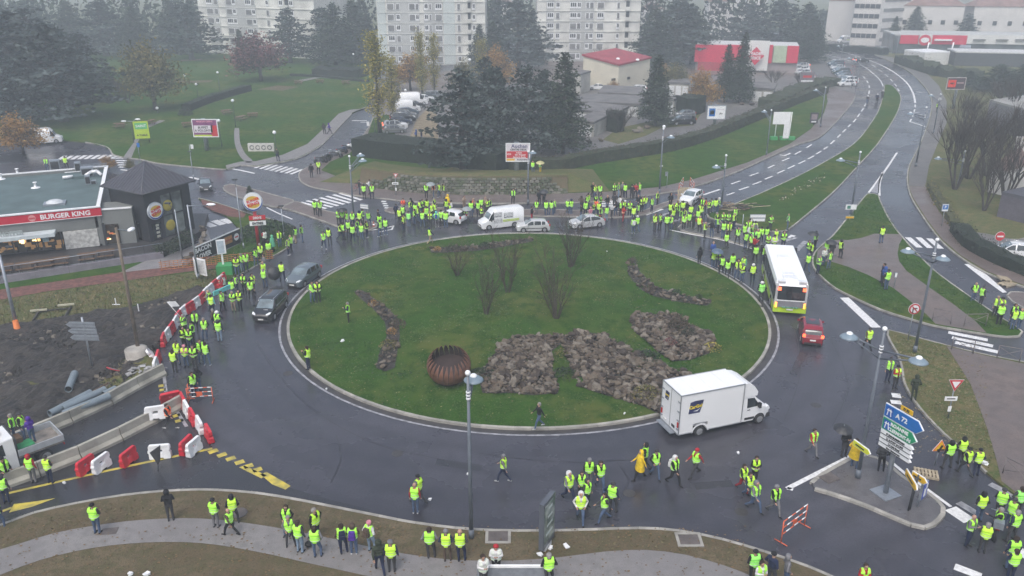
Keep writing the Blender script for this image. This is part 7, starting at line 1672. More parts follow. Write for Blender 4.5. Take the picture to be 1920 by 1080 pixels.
def bus():
    z=.35;a,b=at(1449,583,z),at(1510,589,z);rear=(a+b)/2;f=at(1461,457,2.85);d=Vector((f.x-rear.x,f.y-rear.y,0));L=max(8.0,d.length);u=d.normalized();ang=math.atan2(u.y,u.x);W_t=(b-a).length+.05;H=2.88
    e=empty('city_bus',(rear.x,rear.y,0),ang);tag(e,'white-roofed city bus with lime green skirt and lit tail lights, seen from behind','bus');hw=W_t/2
    GR=mat('bus_lime',(.42,.62,.03),.35,.1,2);BG=mat('bus_grey',(.20,.20,.22),.35,.1,2);WR=mat('bus_white',(.80,.82,.84),.4,.02,.5)
    m=MB();m.prism([(-hw,.35),(hw,.35),(hw,.95),(-hw,.95)],.02,L,plane='yz')if False else m.box((L/2,0,.62),(L,W_t,.56));m.build('lower_body',GR,e)
    m=MB();m.box((L/2+.02,0,1.05),(L-.06,W_t-.01,.32));m.build('middle_body',mat('bus_side',(.30,.33,.25),.35,.3,1.2),e)
    m=MB();m.box((L/2+.03,0,1.85),(L-.1,W_t-.03,1.3),0);m.build('window_band',GLASS,e)
    m=MB();m.box((L/2+.05,0,2.68),(L-.1,W_t-.04,.36),0,taper=.93);m.build('roof',WR,e)
    for s in(-1,1):
        for k in range(6):m=MB();m.box((.7+k*(L-1.2)/5.2,s*(hw-.005),1.85),(.07,.03,1.3));m.build('window_pillar',TRIM,e)
        m=MB();m.box((.12,s*(hw-.13),1.9),(.3,.2,1.5),0,taper=.9);m.build('rear_pillar',mat('bus_pillar',(.45,.46,.47),.35),e)
        m=MB();m.box((-.035,s*(hw-.18),.98),(.1,.13,.42));m.build('tail_light',mat('amber_lit',(.9,.3,.03),.3,emit=(1,.35,.05,2.5)),e)
        m=MB();m.box((-.035,s*(hw-.32),2.3),(.09,.24,.24));m.build('upper_tail_light',LITT,e)
        m=MB();m.box((L-.05,s*(hw+.2),2.3),(.14,.24,.5));m.tube((L-.05,s*(hw-.1),2.55),(L-.05,s*(hw+.15),2.5),.03,n=5);m.build('wing_mirror',TRIM,e)
    m=MB();m.box((-.02,0,1.05),(.08,W_t-.3,.5));m.build('engine_cover',BG,e);m=MB();m.box((-.03,0,1.92),(.08,W_t-.42,.98),0);m.build('rear_window',GLASS,e)
    for s in(-1,1):m=MB();m.box((-.02,s*(hw-.24),1.3),(.06,.1,.5),rx=s*.2);m.build('rear_trim',WHITE,e)
    m=MB();m.box((-.06,0,1.36),(.05,W_t-.6,.07));m.build('rear_trim',WHITE,e);m=MB();m.box((-.065,0,.80),(.03,1.2,.10));m.build('grille_print',mat('print_green',(.12,.30,.2),.5,.7,12),e);m=MB();m.box((-.07,0,.62),(.03,.5,.1));m.build('number_plate',PLATE,e)
    for x,w,l,h in((1.0,1.1,.9,.08),(L*.62,.9,.7,.1),(1.9,.9,.5,.05)):m=MB();m.box((x,.1,2.87+h/2),(l,w,h),taper=.9);m.build('roof_hatch',mat('hatch_white',(.70,.72,.74),.4),e)
    m=MB();m.box((.35,hw-.45,2.86),(.5,.6,.1));m.box((.35,-hw+.45,2.86),(.5,.6,.1));m.build('roof_fairing',mat('hatch_white',(.70,.72,.74)),e)
    wheels(e,(1.9,L-2.0),W_t+.06,.44);m=MB();m.box((L/2,0,.35),(L-1,W_t-.7,.3));m.build('chassis',LINER,e)
    for s in(-1,1):
        for x in(1.9,L-2.0):m=MB();m.lathe([(.55,-.01),(.55,.01)],(x,s*(hw+.004),.44),20,axis='y');m.v=[(a,b,max(c,.3))for a,b,c in m.v];m.build('wheel_arch',LINER,e)
bus()
def flatbed():
    a,b=at(120,824,1.0),at(44,852,1.0);d=b-a;u=d.normalized();ang=math.atan2(u.y,u.x);s=1.0;lat=Vector((-u.y,u.x,0));W_t=2.05
    # a is the near rear corner of the bed (left side of the truck faces the camera)
    o=a-lat*(W_t/2);e=empty('flatbed_truck',(o.x,o.y,0),ang);tag(e,'white dropside flatbed truck carrying people, cut by the left edge','truck')
    m=MB();m.box((1.15,0,.92),(2.3,W_t,.12));m.build('bed_floor',mat('bed_floor',(.20,.18,.16),.8,.3,2),e);AL=mat('aluminium_side',(.50,.53,.56),.35,.08,3,metal=.4)
    for s_ in(-1,1):
        for k in range(3):m=MB();m.box((1.15,s_*(W_t/2),1.03+k*.125),(2.3,.05,.115));m.build('side_board',AL,e)
    for k in range(3):m=MB();m.box((0,0,1.03+k*.125),(.05,W_t,.115));m.build('tailboard',AL,e)
    m=MB()
    for y in(-1,1):m.box((2.3,y*.95,1.5),(.07,.07,1.1))
    m.box((2.3,0,2.05),(.07,1.97,.07));m.box((2.3,0,1.2),(.06,1.9,.5));m.build('headboard',DARKMET,e)
    m=MB();m.box((1.8,.3,1.1),(.9,.8,.25));m.build('green_load',mat('green_tarp',(.02,.22,.08),.7,.2,3),e);m=MB();m.box((2.0,-.3,1.25),(.5,.7,.5));m.build('load_box',WOOD,e)
    cab(e,4.62,1.95,2.15,WHT,length=2.25);wheels(e,(1.0,3.85),W_t-.05,.36);m=MB();m.box((2.3,0,.62),(4.0,.9,.22));m.build('chassis',LINER,e)
    m=MB();m.box((2.9,0,2.24),(.25,.5,.14));m.build('beacon_bar',mat('amber_beacon',(.8,.5,.03),.3),e)
    for s_ in(-1,1):m=MB();m.box((.0,s_*.8,.72),(.06,.3,.12));m.build('tail_light',TAILL,e)
flatbed()
# ---- parked vehicles, rows
GP='vehicles in the left car park row'
def park_row(items,grp,z=.15):
    for key,mt,x,y,ang,s,lab,cat in items:
        c,p=get_car(key,mt);q=at(x,y,z);c.location=q;c.rotation_euler=(0,0,R(ang));c.scale=(s,s,s);c.name='parked_van' if key=='van' else 'parked_car';tag(c,lab,cat,grp)
GRY=paint('mid_grey',(.16,.17,.18));TL=paint('steel_blue',(.05,.08,.11));DGR=paint('dark_green',(.02,.04,.035))
park_row([('hatch',GRY,740,249,12,.95,'grey car nearest the clipped hedge in the left car park','car'),('suv',WHT,741,242,12,.95,'white-roofed car second from the hedge in the left car park','car'),('hatch',BLU,752,234,12,.95,'dark blue car third from the hedge in the left car park','car'),('estate',BLK,755,228,12,.95,'black car below the white-roofed one further up the left row','car'),('suv',GRY,760,222,12,.95,'grey car in the middle of the left car park row','car'),('hatch',TL,765,215,12,.95,'blue-grey car just below the near white van','car'),('van',WHT,763,209,12,.84,'near white van parked in the left car park row','van'),('hatch',BLK,778,202,12,.95,'dark car between the two parked white vans','car'),('van',WHT,776,196,12,.9,'far and longer white van parked in the left car park row','van'),('hatch',WHT,796,190,12,.95,'white car beyond the parked white vans','car'),('hatch',DGR,803,187,12,.95,'dark green car beyond the parked white vans','car'),('estate',GRY,814,185,12,.95,'grey estate furthest up the left car park row','car')],GP)
park_row([('estate',BLK,1279,233,190,.95,'black estate parked alone between conifer and blue-logo billboard','car'),('hatch',GRY,1284,219,190,.9,'small grey car glimpsed behind the lone black estate','car'),
          ('coupe',WHT,1120,168,172,.9,'white car leftmost in the row before the beige hall','car'),('hatch',TL,1142,175,172,.9,'dark blue car second in the row before the beige hall','car'),('hatch',SILV,1147,168,172,.9,'silver car behind the dark blue one before the beige hall','car'),('coupe',BLK,1181,177,172,.9,'black car right in the row before the beige hall','car'),('estate',WHT,1194,173,172,.9,'white car rightmost in the row before the beige hall','car'),
          ('hatch',WHT,1010,165,172,.9,'white car glimpsed through the cedar clump','car'),('hatch',WHT,1232,88,200,.95,'white car far off behind the solitary conifer','car'),('estate',WHT,1268,102,200,.95,'white car right of the far one behind the solitary conifer','car'),('hatch',SILV,1248,114,200,.95,'silver car below the far white cars behind the conifer','car')],'cars parked behind the hedge')
ur=[('suv',SILV,1502,128),('hatch',WHT,1503,134),('hatch',SILV,1505,140),('hatch',WHT,1512,148)]
for i,(k,mt,x,y)in enumerate(ur):park_row([(k,mt,x,y,190,.93,'pale parked car %s of four by the supermarket, left of the aisle'%('first','second','third','nearest')[i],'car')],'cars in the upper car park')
ur=[('estate',TL,1566,124),('hatch',BLK,1568,127.5),('hatch',SILV,1570,131),('hatch',TL,1573,135),('estate',DGR,1576,139),('hatch',TL,1580,143),('hatch',GRY,1583,147.5),('hatch',TL,1586,152),('estate',WHT,1590,156),('coupe',WHT,1586,161)]
for i,(k,mt,x,y)in enumerate(ur):park_row([(k,mt,x,y,190,.93,'%s car in the dense upper car park row, %s from the far end'%({SILV:'silver',WHT:'white',BLK:'black',TL:'blue-grey',DGR:'dark green',GRY:'grey'}[mt],ordn[i]),'car')],'cars in the upper car park')
park_row([('suv',BLK,1614,118,10,.93,'dark car crossing the far junction','car'),('hatch',WHT,1654,96,190,.93,'white car beyond the far road near the shops','car'),('van',WHT,1584,80,190,.9,'white van in the row beyond the far road','van'),('hatch',WHT,1600,82,190,.9,'white car right of the far white van','car'),('estate',WHT,1622,78,190,.9,'white car at the foot of the hazy white high-rise','car'),('van',WHT,84,268,20,.85,'white van half hidden behind the orange tree at the left edge','van'),('hatch',WHT,258,76,10,.95,'white car far up in the hazy park','car'),('hatch',BLK,275,74,10,.95,'dark car beside the white one far up in the hazy park','car')],None,.15)
# ---- two-wheelers
def moto_proto(colr):
    e=empty('motorbike');
    for x in(-.68,.68):w=MB();w.lathe([(.24,-.05),(.31,-.04),(.31,.04),(.24,.05)],(x,0,.31),18,axis='y');w.build('wheel',TYRE,e)
    m=MB();m.box((0,0,.45),(.6,.28,.36),0,taper=.8);m.tube((-.68,0,.31),(0,0,.45),.05);m.build('engine',DARKMET,e)
    m=MB();m.sphere((.15,0,.82),.26,0,12,8,.7);m.v=[(x*1.4,y*.7,z)for x,y,z in m.v];m.box((.55,0,.85),(.35,.34,.45),0,taper=.6,ry=-.3);m.build('fairing',colr,e)
    m=MB();m.box((-.38,0,.80),(.75,.26,.12),0,taper=.9,ry=.08);m.build('seat',BLACK,e)
    m=MB();m.tube((.68,-.06,.31),(.45,-.08,1.0),.03);m.tube((.68,.06,.31),(.45,.08,1.0),.03);m.tube((.42,-.36,1.04),(.42,.36,1.04),.022);m.build('handlebar',METAL,e)
    m=MB();m.box((-.75,0,.78),(.16,.18,.08));m.build('tail_light',TAILL,e);return e
MP={}
def moto(px,py,ang,colr,label,z=.12,s=1.0,top=False):
    if colr.name not in MP:MP[colr.name]=moto_proto(colr);c=MP[colr.name]
    else:c=copy_tree(MP[colr.name])
    c.location=at(px,py,z);c.rotation_euler=(0,0,R(ang));c.scale=(s,s,s);tag(c,label,'motorbike','parked motorbikes')
    if top:
        m=MB();m.box((-.75,0,1.05),(.4,.42,.34));m.build('top_box',METAL,c)
for x,y,a,cl,l,t in[(602,306,20,BLK,'black motorbike lowest in the row by the lane, next to the vest wearer',0),(612,303,60,BLK,'second black motorbike in the row by the lane',0),(630,296,10,GRY,'grey scooter with a pale top box in the row by the lane',1),(641,289,40,BLU,'dark blue motorbike in the middle of the row by the lane',0),(652,283,15,WHT,'white motorbike fourth up the lane',0),(664,278,15,RDD,'dark red motorbike highest in the row by the lane',0)]:moto(x,y,a,cl,l,.13,1.0,t)
moto(1865,1000,60,GRY,'grey motorbike surrounded by people at the bottom right',.01);moto(1434,480,100,BLK,'black motorbike half hidden at the left side of the bus',.01)
for x,y,l in[(1627,192,'police motorbike on the carriageway, the left one of three'),(1645,190,'police motorbike on the carriageway, the middle one'),(1655,182,'police motorbike beside the median, the right one of three')]:moto(x,y,70,WHT,l,.01)
e=empty('bicycle',at(672,358,.13),R(15));tag(e,'bicycle leaning by two people on the north-west pavement','bicycle')
for x in(-.5,.5):
    w=MB();n=20
    for k in range(n):a0,a1=2*math.pi*k/n,2*math.pi*(k+1)/n;w.tube((x+.33*math.cos(a0),0,.34+.33*math.sin(a0)),(x+.33*math.cos(a1),0,.34+.33*math.sin(a1)),.022,n=5,caps=False)
    for k in range(6):w.tube((x,0,.34),(x+.33*math.cos(k*1.047),0,.34+.33*math.sin(k*1.047)),.006,n=3,caps=False)
    w.build('wheel',TYRE,e)
m=MB();m.path([(-.5,0,.34),(-.1,0,.36),(.35,0,.85),(-.2,0,.85),(-.1,0,.36)],.022,6);m.path([(-.5,0,.34),(-.2,0,.85)],.018,6);m.path([(.5,0,.34),(.35,0,.95)],.02,6);m.build('frame',paint('bike_red',(.3,.02,.02)),e)
m=MB();m.box((-.22,0,.95),(.24,.12,.05));m.build('saddle',BLACK,e);m=MB();m.tube((.36,-.25,.98),(.36,.25,.98),.018);m.build('handlebar',METAL,e)
# ============================================================ PEOPLE  (front is -Y)
def capsule(m,a,b,ra,rb,mi=0,n=10,sx=1.0,sy=1.0):
    a=Vector(a);b=Vector(b);d=(b-a);L=max(d.length,1e-4);d=d/L;u=d.orthogonal().normalized();w=d.cross(u);k0=len(m.v);rings=[]
    for j in range(4):t=math.pi/2*(1-j/3.0);rings.append((a-d*ra*math.sin(t),max(1e-3,ra*math.cos(t))))
    for j in range(4):t=math.pi/2*(j/3.0);rings.append((b+d*rb*math.sin(t),max(1e-3,rb*math.cos(t))))
    for c,r in rings:
        for i in range(n):t=2*math.pi*i/n;m.v.append(tuple(c+(u*math.cos(t)+w*math.sin(t))*r))
    for q in range(len(rings)-1):
        for i in range(n):j=(i+1)%n;m.f.append((k0+q*n+i,k0+q*n+j,k0+(q+1)*n+j,k0+(q+1)*n+i));m.m.append(mi);m.sm.append(True)
    m.f.append(tuple(k0+i for i in reversed(range(n))));m.m.append(mi);m.sm.append(True);m.f.append(tuple(k0+(len(rings)-1)*n+i for i in range(n)));m.m.append(mi);m.sm.append(True)
SKIN=mat('skin',(.42,.25,.18),.6,.08);
CLOTH={}
def cloth(n,c):CLOTH[n]=mat('cloth_'+n,c,.85,.18,6.0,.25,25,spec=.2);return CLOTH[n]
for n,c in(('black',(.016,.016,.019)),('dark grey',(.045,.045,.05)),('grey',(.16,.16,.17)),('navy',(.018,.025,.06)),('blue',(.04,.09,.30)),('red',(.34,.02,.03)),('white',(.62,.62,.62)),('brown',(.09,.065,.05)),('beige',(.26,.20,.15)),('yellow',(.70,.48,.02)),('green',(.12,.42,.25)),('purple',(.08,.03,.28)),('pink',(.55,.22,.28)),('olive',(.035,.045,.03)),('jeans',(.07,.105,.18)),('pale jeans',(.20,.27,.36)),('tan',(.34,.27,.18)),('shoe',(.02,.02,.022)),('pale shoe',(.45,.45,.45)),('hair',(.035,.024,.018)),('grey hair',(.22,.21,.20)),('turquoise',(.15,.5,.5))):cloth(n,c)
VL=[mat('vest_lime',(.42,.98,.08),.6,.10,5,.2,14,spec=.3),mat('vest_yellow',(.56,.98,.06),.6,.10,5,.2,14,spec=.3)];VG=mat('vest_green',(.32,.95,.16),.6,.10,5,.2,14,spec=.3);VO=mat('vest_orange',(.85,.13,.04),.6,.08,5,.2,14,spec=.3);VW=mat('vest_white',(.62,.66,.60),.6,.08,5);VR=mat('vest_red',(.6,.03,.03),.6,.08,5);BAND=mat('reflective_band',(.70,.85,.62),.4,.08,6)
LEGS={'stand':[((.09,0,.93),(.10,-.02,.50),(.105,.015,.09)),((-.09,0,.93),(-.10,-.02,.50),(-.105,.015,.09))],'apart':[((.09,0,.92),(.16,-.03,.50),(.20,.0,.09)),((-.09,0,.92),(-.15,-.01,.50),(-.19,.03,.09))],'walk':[((.09,0,.92),(.10,-.20,.53),(.10,-.30,.10)),((-.09,0,.92),(-.10,.06,.50),(-.10,.36,.16))],'shift':[((.09,0,.93),(.08,-.01,.50),(.07,.01,.09)),((-.09,0,.92),(-.17,-.09,.50),(-.18,-.04,.09))]}
def arm(s,k):
    S=(s*.185,.0,1.43)
    return{'down':(S,(s*.25,.03,1.15),(s*.265,-.05,.90)),'pocket':(S,(s*.30,.07,1.17),(s*.19,-.10,.99)),'cross':(S,(s*.265,-.03,1.17),(-s*.03,-.23,1.16)),'phone':(S,(s*.24,-.03,1.17),(s*.07,-.28,1.28)),'up':(S,(s*.33,-.12,1.50),(s*.24,-.18,1.76)),'point':(S,(s*.26,-.24,1.33),(s*.24,-.50,1.42)),'hip':(S,(s*.38,.06,1.20),(s*.20,-.05,1.02)),'fwd':(S,(s*.23,-.10,1.17),(s*.24,-.30,1.02)),'back':(S,(s*.25,.13,1.18),(s*.24,.22,.95))}[k]
POSES=[('stand','down','down'),('stand','cross','cross'),('shift','pocket','pocket'),('stand','phone','phone'),('walk','back','fwd'),('walk','pocket','pocket'),('apart','down','pocket'),('shift','up','down'),('apart','point','down'),('shift','hip','down')]
BODY=[]
def build_body(pose):
    legs,aL,aR=pose;m=MB();segs=[]
    def cap(a,b,ra,rb,slot):capsule(m,a,b,ra,rb);segs.append((np.array(a),np.array(b),ra,rb,slot))
    for(h,k,an)in LEGS[legs]:
        cap(h,k,.098,.068,2);cap(k,an,.066,.046,2)
        toe=(an[0]*1.08,an[1]-.15,an[2]-.055);cap((an[0],an[1]+.03,an[2]-.045),toe,.045,.038,3)
    cap((0,0,.95),(0,0,.99),.125,.13,2);cap((-.06,0,1.04),(.06,0,1.04),.125,.125,1);cap((-.07,0,1.18),(.07,0,1.18),.122,.122,1);cap((-.10,0,1.33),(.10,0,1.33),.122,.122,1);cap((-.16,0,1.425),(.16,0,1.425),.068,.068,1)
    cap((0,0,1.44),(0,-.01,1.55),.058,.052,0)
    cap((0,-.005,1.635),(0,-.015,1.665),.088,.092,0);cap((0,-.045,1.585),(0,-.05,1.60),.052,.05,0)
    cap((0,-.105,1.632),(0,-.118,1.612),.013,.018,0)  # nose
    for s in(-1,1):cap((s*.092,.0,1.635),(s*.094,.005,1.60),.014,.012,0)  # ears
    hands=[]
    for s,k in((1,aL),(-1,aR)):
        S,E_,Wp=arm(s,k);cap(S,E_,.060,.050,1);cap(E_,Wp,.048,.036,1);d=(Vector(Wp)-Vector(E_)).normalized();pc=Vector(Wp)+d*.06;cap(tuple(Vector(Wp)+d*.02),tuple(pc),.032,.034,0);hands.append((pc,d,s))
    me=m.mesh('body',SKIN);o=bpy.data.objects.new('tmp',me);COL.objects.link(o);md=o.modifiers.new('r','REMESH');md.mode='VOXEL';md.voxel_size=.021;md.use_smooth_shade=True
    sd=o.modifiers.new('s','SMOOTH');sd.factor=.5;sd.iterations=2
    dg=bpy.context.evaluated_depsgraph_get();r=bpy.data.meshes.new_from_object(o.evaluated_get(dg));bpy.data.objects.remove(o)
    nv=len(r.vertices);co=np.empty(nv*3);r.vertices.foreach_get('co',co);co=co.reshape(-1,3);polys=[tuple(p.vertices)for p in r.polygons];cen=np.array([co[list(p)].mean(0)for p in polys])
    best=np.full(len(polys),1e9);slot=np.zeros(len(polys),int);seg=np.zeros(len(polys),int)
    for si,(a,b,ra,rb,sl)in enumerate(segs):
        ab=b-a;t=np.clip(((cen-a)@ab)/max(1e-9,ab@ab),0,1);dd=np.linalg.norm(cen-(a+t[:,None]*ab),axis=1)-(ra+(rb-ra)*t);q=dd<best;best[q]=dd[q];slot[q]=sl;seg[q]=si
    slot[(cen[:,2]>1.50)&(slot==1)&(abs(cen[:,0])<.1)]=0
    out=MB();out.v=[tuple(c)for c in co];out.f=list(polys);out.m=[int(x)for x in slot];out.sm=[True]*len(polys)
    for pc,d,s in hands:  # fingers curling from the palm
        side=d.cross(Vector((0,1,.2))).normalized();nrm=side.cross(d).normalized()
        for q,ln in enumerate((.040,.046,.043,.034)):p0=pc+d*.02+side*(q-1.5)*.018;p1=p0+d*ln;out.tube(p0,p1,.010,.009,5,0);out.tube(p1,p1+(d*.6+nrm*.8*s).normalized()*ln*.8,.009,.007,5,0)
        p0=pc-d*.02+side*.03*s;out.tube(p0,p0+(d+side*s).normalized()*.045,.011,.008,5,0)
    for s in(-1,1):out.sphere((s*.033,-.098,1.648),.010,3,6,4)
    out.box((0,-.1005,1.583),(.045,.006,.008),3)
    bm_=out.mesh('body',[SKIN,CLOTH['black'],CLOTH['jeans'],CLOTH['shoe']])
    # vest: the torso surface moved outward, two reflective bands, neck opening
    vn=np.empty(nv*3);r.vertices.foreach_get('normal',vn);vn=vn.reshape(-1,3);vests=[]
    tor=(slot==1)&np.isin(seg,[i for i,g in enumerate(segs)if g[4]==1 and abs(g[0][0]+g[1][0])<.01 and g[0][2]>1.0 and abs(g[0][0])<=.17])&(cen[:,2]>.90)
    tor|=(np.isin(seg,[6]))&(cen[:,2]>.90)
    for kind in(0,1):
        x,y,z=cen[:,0],cen[:,1],cen[:,2];keep=tor&~((y<-.02)&(z>1.22)&(abs(x)<(z-1.22)*.34+.0))&~((y>0)&(z>1.46)&(abs(x)<.07))&(abs(x)<.205)
        if kind:keep&=~((y<-.03)&(abs(x)<.045+.02*(z-1)))
        idx=np.where(keep)[0];used=sorted({v for i in idx for v in polys[i]});mp={v:k for k,v in enumerate(used)};V=MB()
        V.v=[tuple(co[v]+vn[v]*(.030+.05*max(0,1.15-co[v][2])))for v in used];V.f=[tuple(mp[v]for v in polys[i])for i in idx];V.m=[1 if(1.00<cen[i][2]<1.035 or 1.14<cen[i][2]<1.175)else 0 for i in idx];V.sm=[True]*len(idx)
        vests.append(V.mesh('vest',[VL[0],BAND]))
    bpy.data.meshes.remove(r);return bm_,vests
random.seed(99)
for ps_ in POSES:BODY.append(build_body(ps_))
def cap_mesh(kind):
    m=MB()
    if kind=='hair':m.lathe([(.104,-.02),(.110,.02),(.104,.06),(.075,.098),(.03,.115),(.002,.118)],(0,.012,1.65),14);m.v=[(x,y if y>-.055 or z>1.69 else-.055-(-.055-y)*.2,z-(.07 if(y>.03 and z<1.66)else 0))for x,y,z in m.v]
    elif kind=='beanie':m.lathe([(.106,-.005),(.112,.02),(.113,.045),(.108,.06),(.100,.09),(.07,.125),(.02,.14),(.002,.141)],(0,.0,1.65),14)
    elif kind=='hood':m.lathe([(.10,-.14),(.125,-.08),(.130,0),(.126,.06),(.09,.12),(.03,.145),(.002,.147)],(0,.02,1.65),14);m.v=[(x,max(y,-.045)if z<1.72 else y,z)for x,y,z in m.v]
    elif kind=='helmet':m.sphere((0,0,1.66),.135,0,14,9)
    elif kind=='long':m.lathe([(.10,-.20),(.112,-.1),(.110,.02),(.104,.06),(.075,.098),(.03,.115),(.002,.118)],(0,.012,1.65),14);m.v=[(x,y if(y>-.03 or z>1.69)else-.03,z)for x,y,z in m.v]
    return m.mesh({'hair':'hair','beanie':'beanie','hood':'hood','helmet':'helmet','long':'hair'}[kind],CLOTH['hair'])
HEADM={k:cap_mesh(k)for k in('hair','beanie','hood','helmet','long')}
_c=MB();_c.lathe([(.30,.62),(.31,.66),(.25,.95),(.22,1.2),(.225,1.38),(.15,1.49),(.07,1.52)],(0,0,0),18,sx=1.0,sy=.8);COATM=_c.mesh('raincoat',CLOTH['yellow'])
_c=MB();_c.box((0,.19,1.24),(.30,.17,.42),0,taper=.8);_c.box((0,.28,1.15),(.22,.06,.22),0,taper=.85);BAGM=_c.mesh('backpack',CLOTH['black'])
PN=[0];SMALLN=0
def omat(o,slots):
    for i,m_ in slots.items():o.material_slots[i].link='OBJECT';o.material_slots[i].material=m_
def parse(tok):
    d=dict(vest='lime',coat=None,legs=None,head=None,pose=None,face=None,bag=None,k=1.0,shoe='shoe')
    for t in tok.split():
        if t in('V','Y','O','N','W','VG','RV','P'):d['vest']={'V':'lime','Y':'yellow','O':'orange','N':None,'W':'white','VG':'green','RV':'red','P':None}[t]
        elif t.startswith('c:'):d['coat']=t[2:].replace('_',' ')
        elif t.startswith('l:'):d['legs']=t[2:].replace('_',' ')
        elif t.startswith('h:'):d['head']=t[2:].replace('_',' ')
        elif t.startswith('p'):d['pose']=int(t[1:])
        elif t.startswith('a'):d['face']=float(t[1:])
        elif t.startswith('b:'):d['bag']=t[2:]
        elif t.startswith('k'):d['k']=float(t[1:])
        elif t=='ws':d['shoe']='pale shoe'
        elif t.startswith('R:'):d['rain']=t[2:]
    return d
def person(x,y,tok,where,ordinal,n,grp,z0=0.0,top=None):
    rnd=random.Random(int(x*13+y*7));d=parse(tok);s=d['k']*rnd.uniform(.955,1.035)*1.0
    p=at(x,y,1.20*s+z0);p.z=z0
    coat=d['coat']or rnd.choice(('black','black','black','dark grey','navy','black','grey','brown'));legs=d['legs']or rnd.choice(('jeans','dark grey','navy','jeans','black','dark grey'));pose=d['pose']if d['pose']is not None else rnd.choice((0,1,2,3,6,9,2,1,0))
    face=d['face']if d['face']is not None else rnd.uniform(0,360)
    bm_,vs=BODY[pose];o=link('person',bm_,None,p,(0,0,R(face)),(s*rnd.uniform(.98,1.2),s*rnd.uniform(.98,1.25),s));rain=d.get('rain')
    omat(o,{1:CLOTH[rain or coat],2:CLOTH[legs],3:CLOTH[d['shoe']]})
    vst=d['vest']if not rain else None
    if vst:
        v=link('vest',vs[1 if rnd.random()<.3 else 0],o);mm={'lime':VL[0]if rnd.random()<.7 else VL[1],'yellow':VL[1],'green':VG,'orange':VO,'white':VW,'red':VR}[vst];omat(v,{0:mm})
    hk=d['head']or rnd.choice(('hair','hair','hair grey','beanie black','hood','hair','beanie dark_grey','long','none'));hp=hk.split();hk0=hp[0];hc=(hp[1].replace('_',' ')if len(hp)>1 else None)
    if hk0!='none':
        h=link(HEADM[hk0].name.split('.')[0],HEADM[hk0],o);mm=CLOTH['grey hair']if hc=='grey' and hk0 in('hair','long')else CLOTH.get(hc or{'hood':coat if not rain else rain,'helmet':'white'}.get(hk0,'hair'),CLOTH['hair']);omat(h,{0:mm})
    if rain:c=link('raincoat',COATM,o);omat(c,{0:CLOTH[rain]})
    if d['bag']:b=link('backpack',BAGM,o);omat(b,{0:CLOTH.get(d['bag'].replace('_',' '),CLOTH['black'])})
    act={4:'walking',5:'walking',7:'arm raised',8:'pointing'}.get(pose,'standing')
    lg='%s trousers'%legs if 'jeans' not in legs else legs
    bits=['%s raincoat'%rain]if rain else([vst+' vest',coat+' jacket']if vst else[coat+' coat','no vest'])
    lead=('person '+act)if n==1 else(ordinal+' person from left')
    lab=lead+' '+where
    for bt in bits+[lg]:
        if len((lab+' '+bt).split())<=15:lab+=', '+bt
    tag(o,lab,'person',grp);PN[0]+=1
    return o
def crowd(where,grp,items,z0=0.0):
    its=sorted([(float(i.split(',')[0]),float(i.split(',')[1].split()[0]),' '.join(i.split(',')[1].split()[1:]))for i in items.strip().split(';')if i.strip()],key=lambda q:q[0])
    n=len(its);return[person(x,y,t,where,ordn[i]if i<len(ordn)else 'last',n,grp,z0)for i,(x,y,t)in enumerate(its)]
G1='people in safety vests'
crowd('in the loose row beside the tall round restaurant sign',G1,'553,435 V a250 l:tan; 565,432 V p9; 523,442 Y p0 a40; 495.6,441 W c:red l:black p3; 510,451 N R:green h:hood p0; 503,462 V p3 a200',.12)
crowd('in the knot at the kerb below the round sign',G1,'539,456 V p0 a90 ws; 544.5,451 V c:grey; 487.5,467.5 V p9 a30; 478,476 V p6 a60',.05)
crowd('beside the green square block',G1,'442.5,492.5 V p1 a20 k1.05; 452,486 V l:pale_jeans; 460,484 V p2 a30',.12)
crowd('on the road left of the slate grey hatchback',G1,'493,502 Y p3; 494,515 V a180 p2; 528,502.5 V a170 p6; 495,488 N c:grey l:pale_jeans h:hair p3')
crowd('at the top of the red and white barrier chain',G1,'443,526 V p6; 456,525 V a0 p1; 472.5,525 V a60 p3; 469,536 V p6 a10; 434,535 V p0 a180; 419,528 W c:red h:beanie_red p3; 412,537 N c:red p1 a30 h:hood')
crowd('beside the middle of the red and white barrier chain',G1,'395.6,564 V c:turquoise a180 p0; 415,558 V p8 a60; 435.6,558 V a0 p1 l:beige; 448,556 V a0 p3; 391,556 V p1')
crowd('in the group facing the camera at the bend of the chain',G1,'399,591 N c:brown h:hair_grey p2; 407.5,596 V h:helmet_white p9; 409,612.5 V a185 p0 l:pale_jeans; 382.5,609 V a10 p2; 365,596 V a20 p9 c:dark_grey; 344,602.5 V p8; 360,616 V p1; 342.5,626 V p3 a60; 354,629 V a20 p1')
crowd('in the front group at the lower end of the chain',G1,'331,652.5 V a0 p2 k1.06; 346,660 V a0 h:beanie_pink c:pink p3 k.95; 362,661 V a0 p1 k.95; 375,650 V a40 p2; 385,655 V a180 p6 ws; 324,669 V a180 p0')
crowd('behind the orange and white works barrier',G1,'360,712 V a60 p0; 369,704 N c:black h:hood p2')
crowd('carrying a white barrier at the lower concrete wall',G1,'314,772 O c:black l:dark_grey p4 a80 ws')
crowd('on the bed of the flatbed truck',G1,'21,792 V c:dark_grey p0 k.97; 38,790 V a100 p9; 55,797 N c:purple h:hood p3 k.9',.95)
crowd('on foot between the flatbed truck and the yellow line',G1,'55,869 V c:red h:hood_red a180 l:grey p0; 87.5,871 V a170 p1 l:navy; 6,874 V p6 a60; 4,907 V a180 p0; -8,955 V a180 p2')
crowd('on the footpath at bottom left',G1,'175,962 V a175 p1 h:beanie_black',.12);crowd('on the brown verge left of the manhole',G1,'314,937 N c:black h:hood a200 l:dark_grey p1',.12)
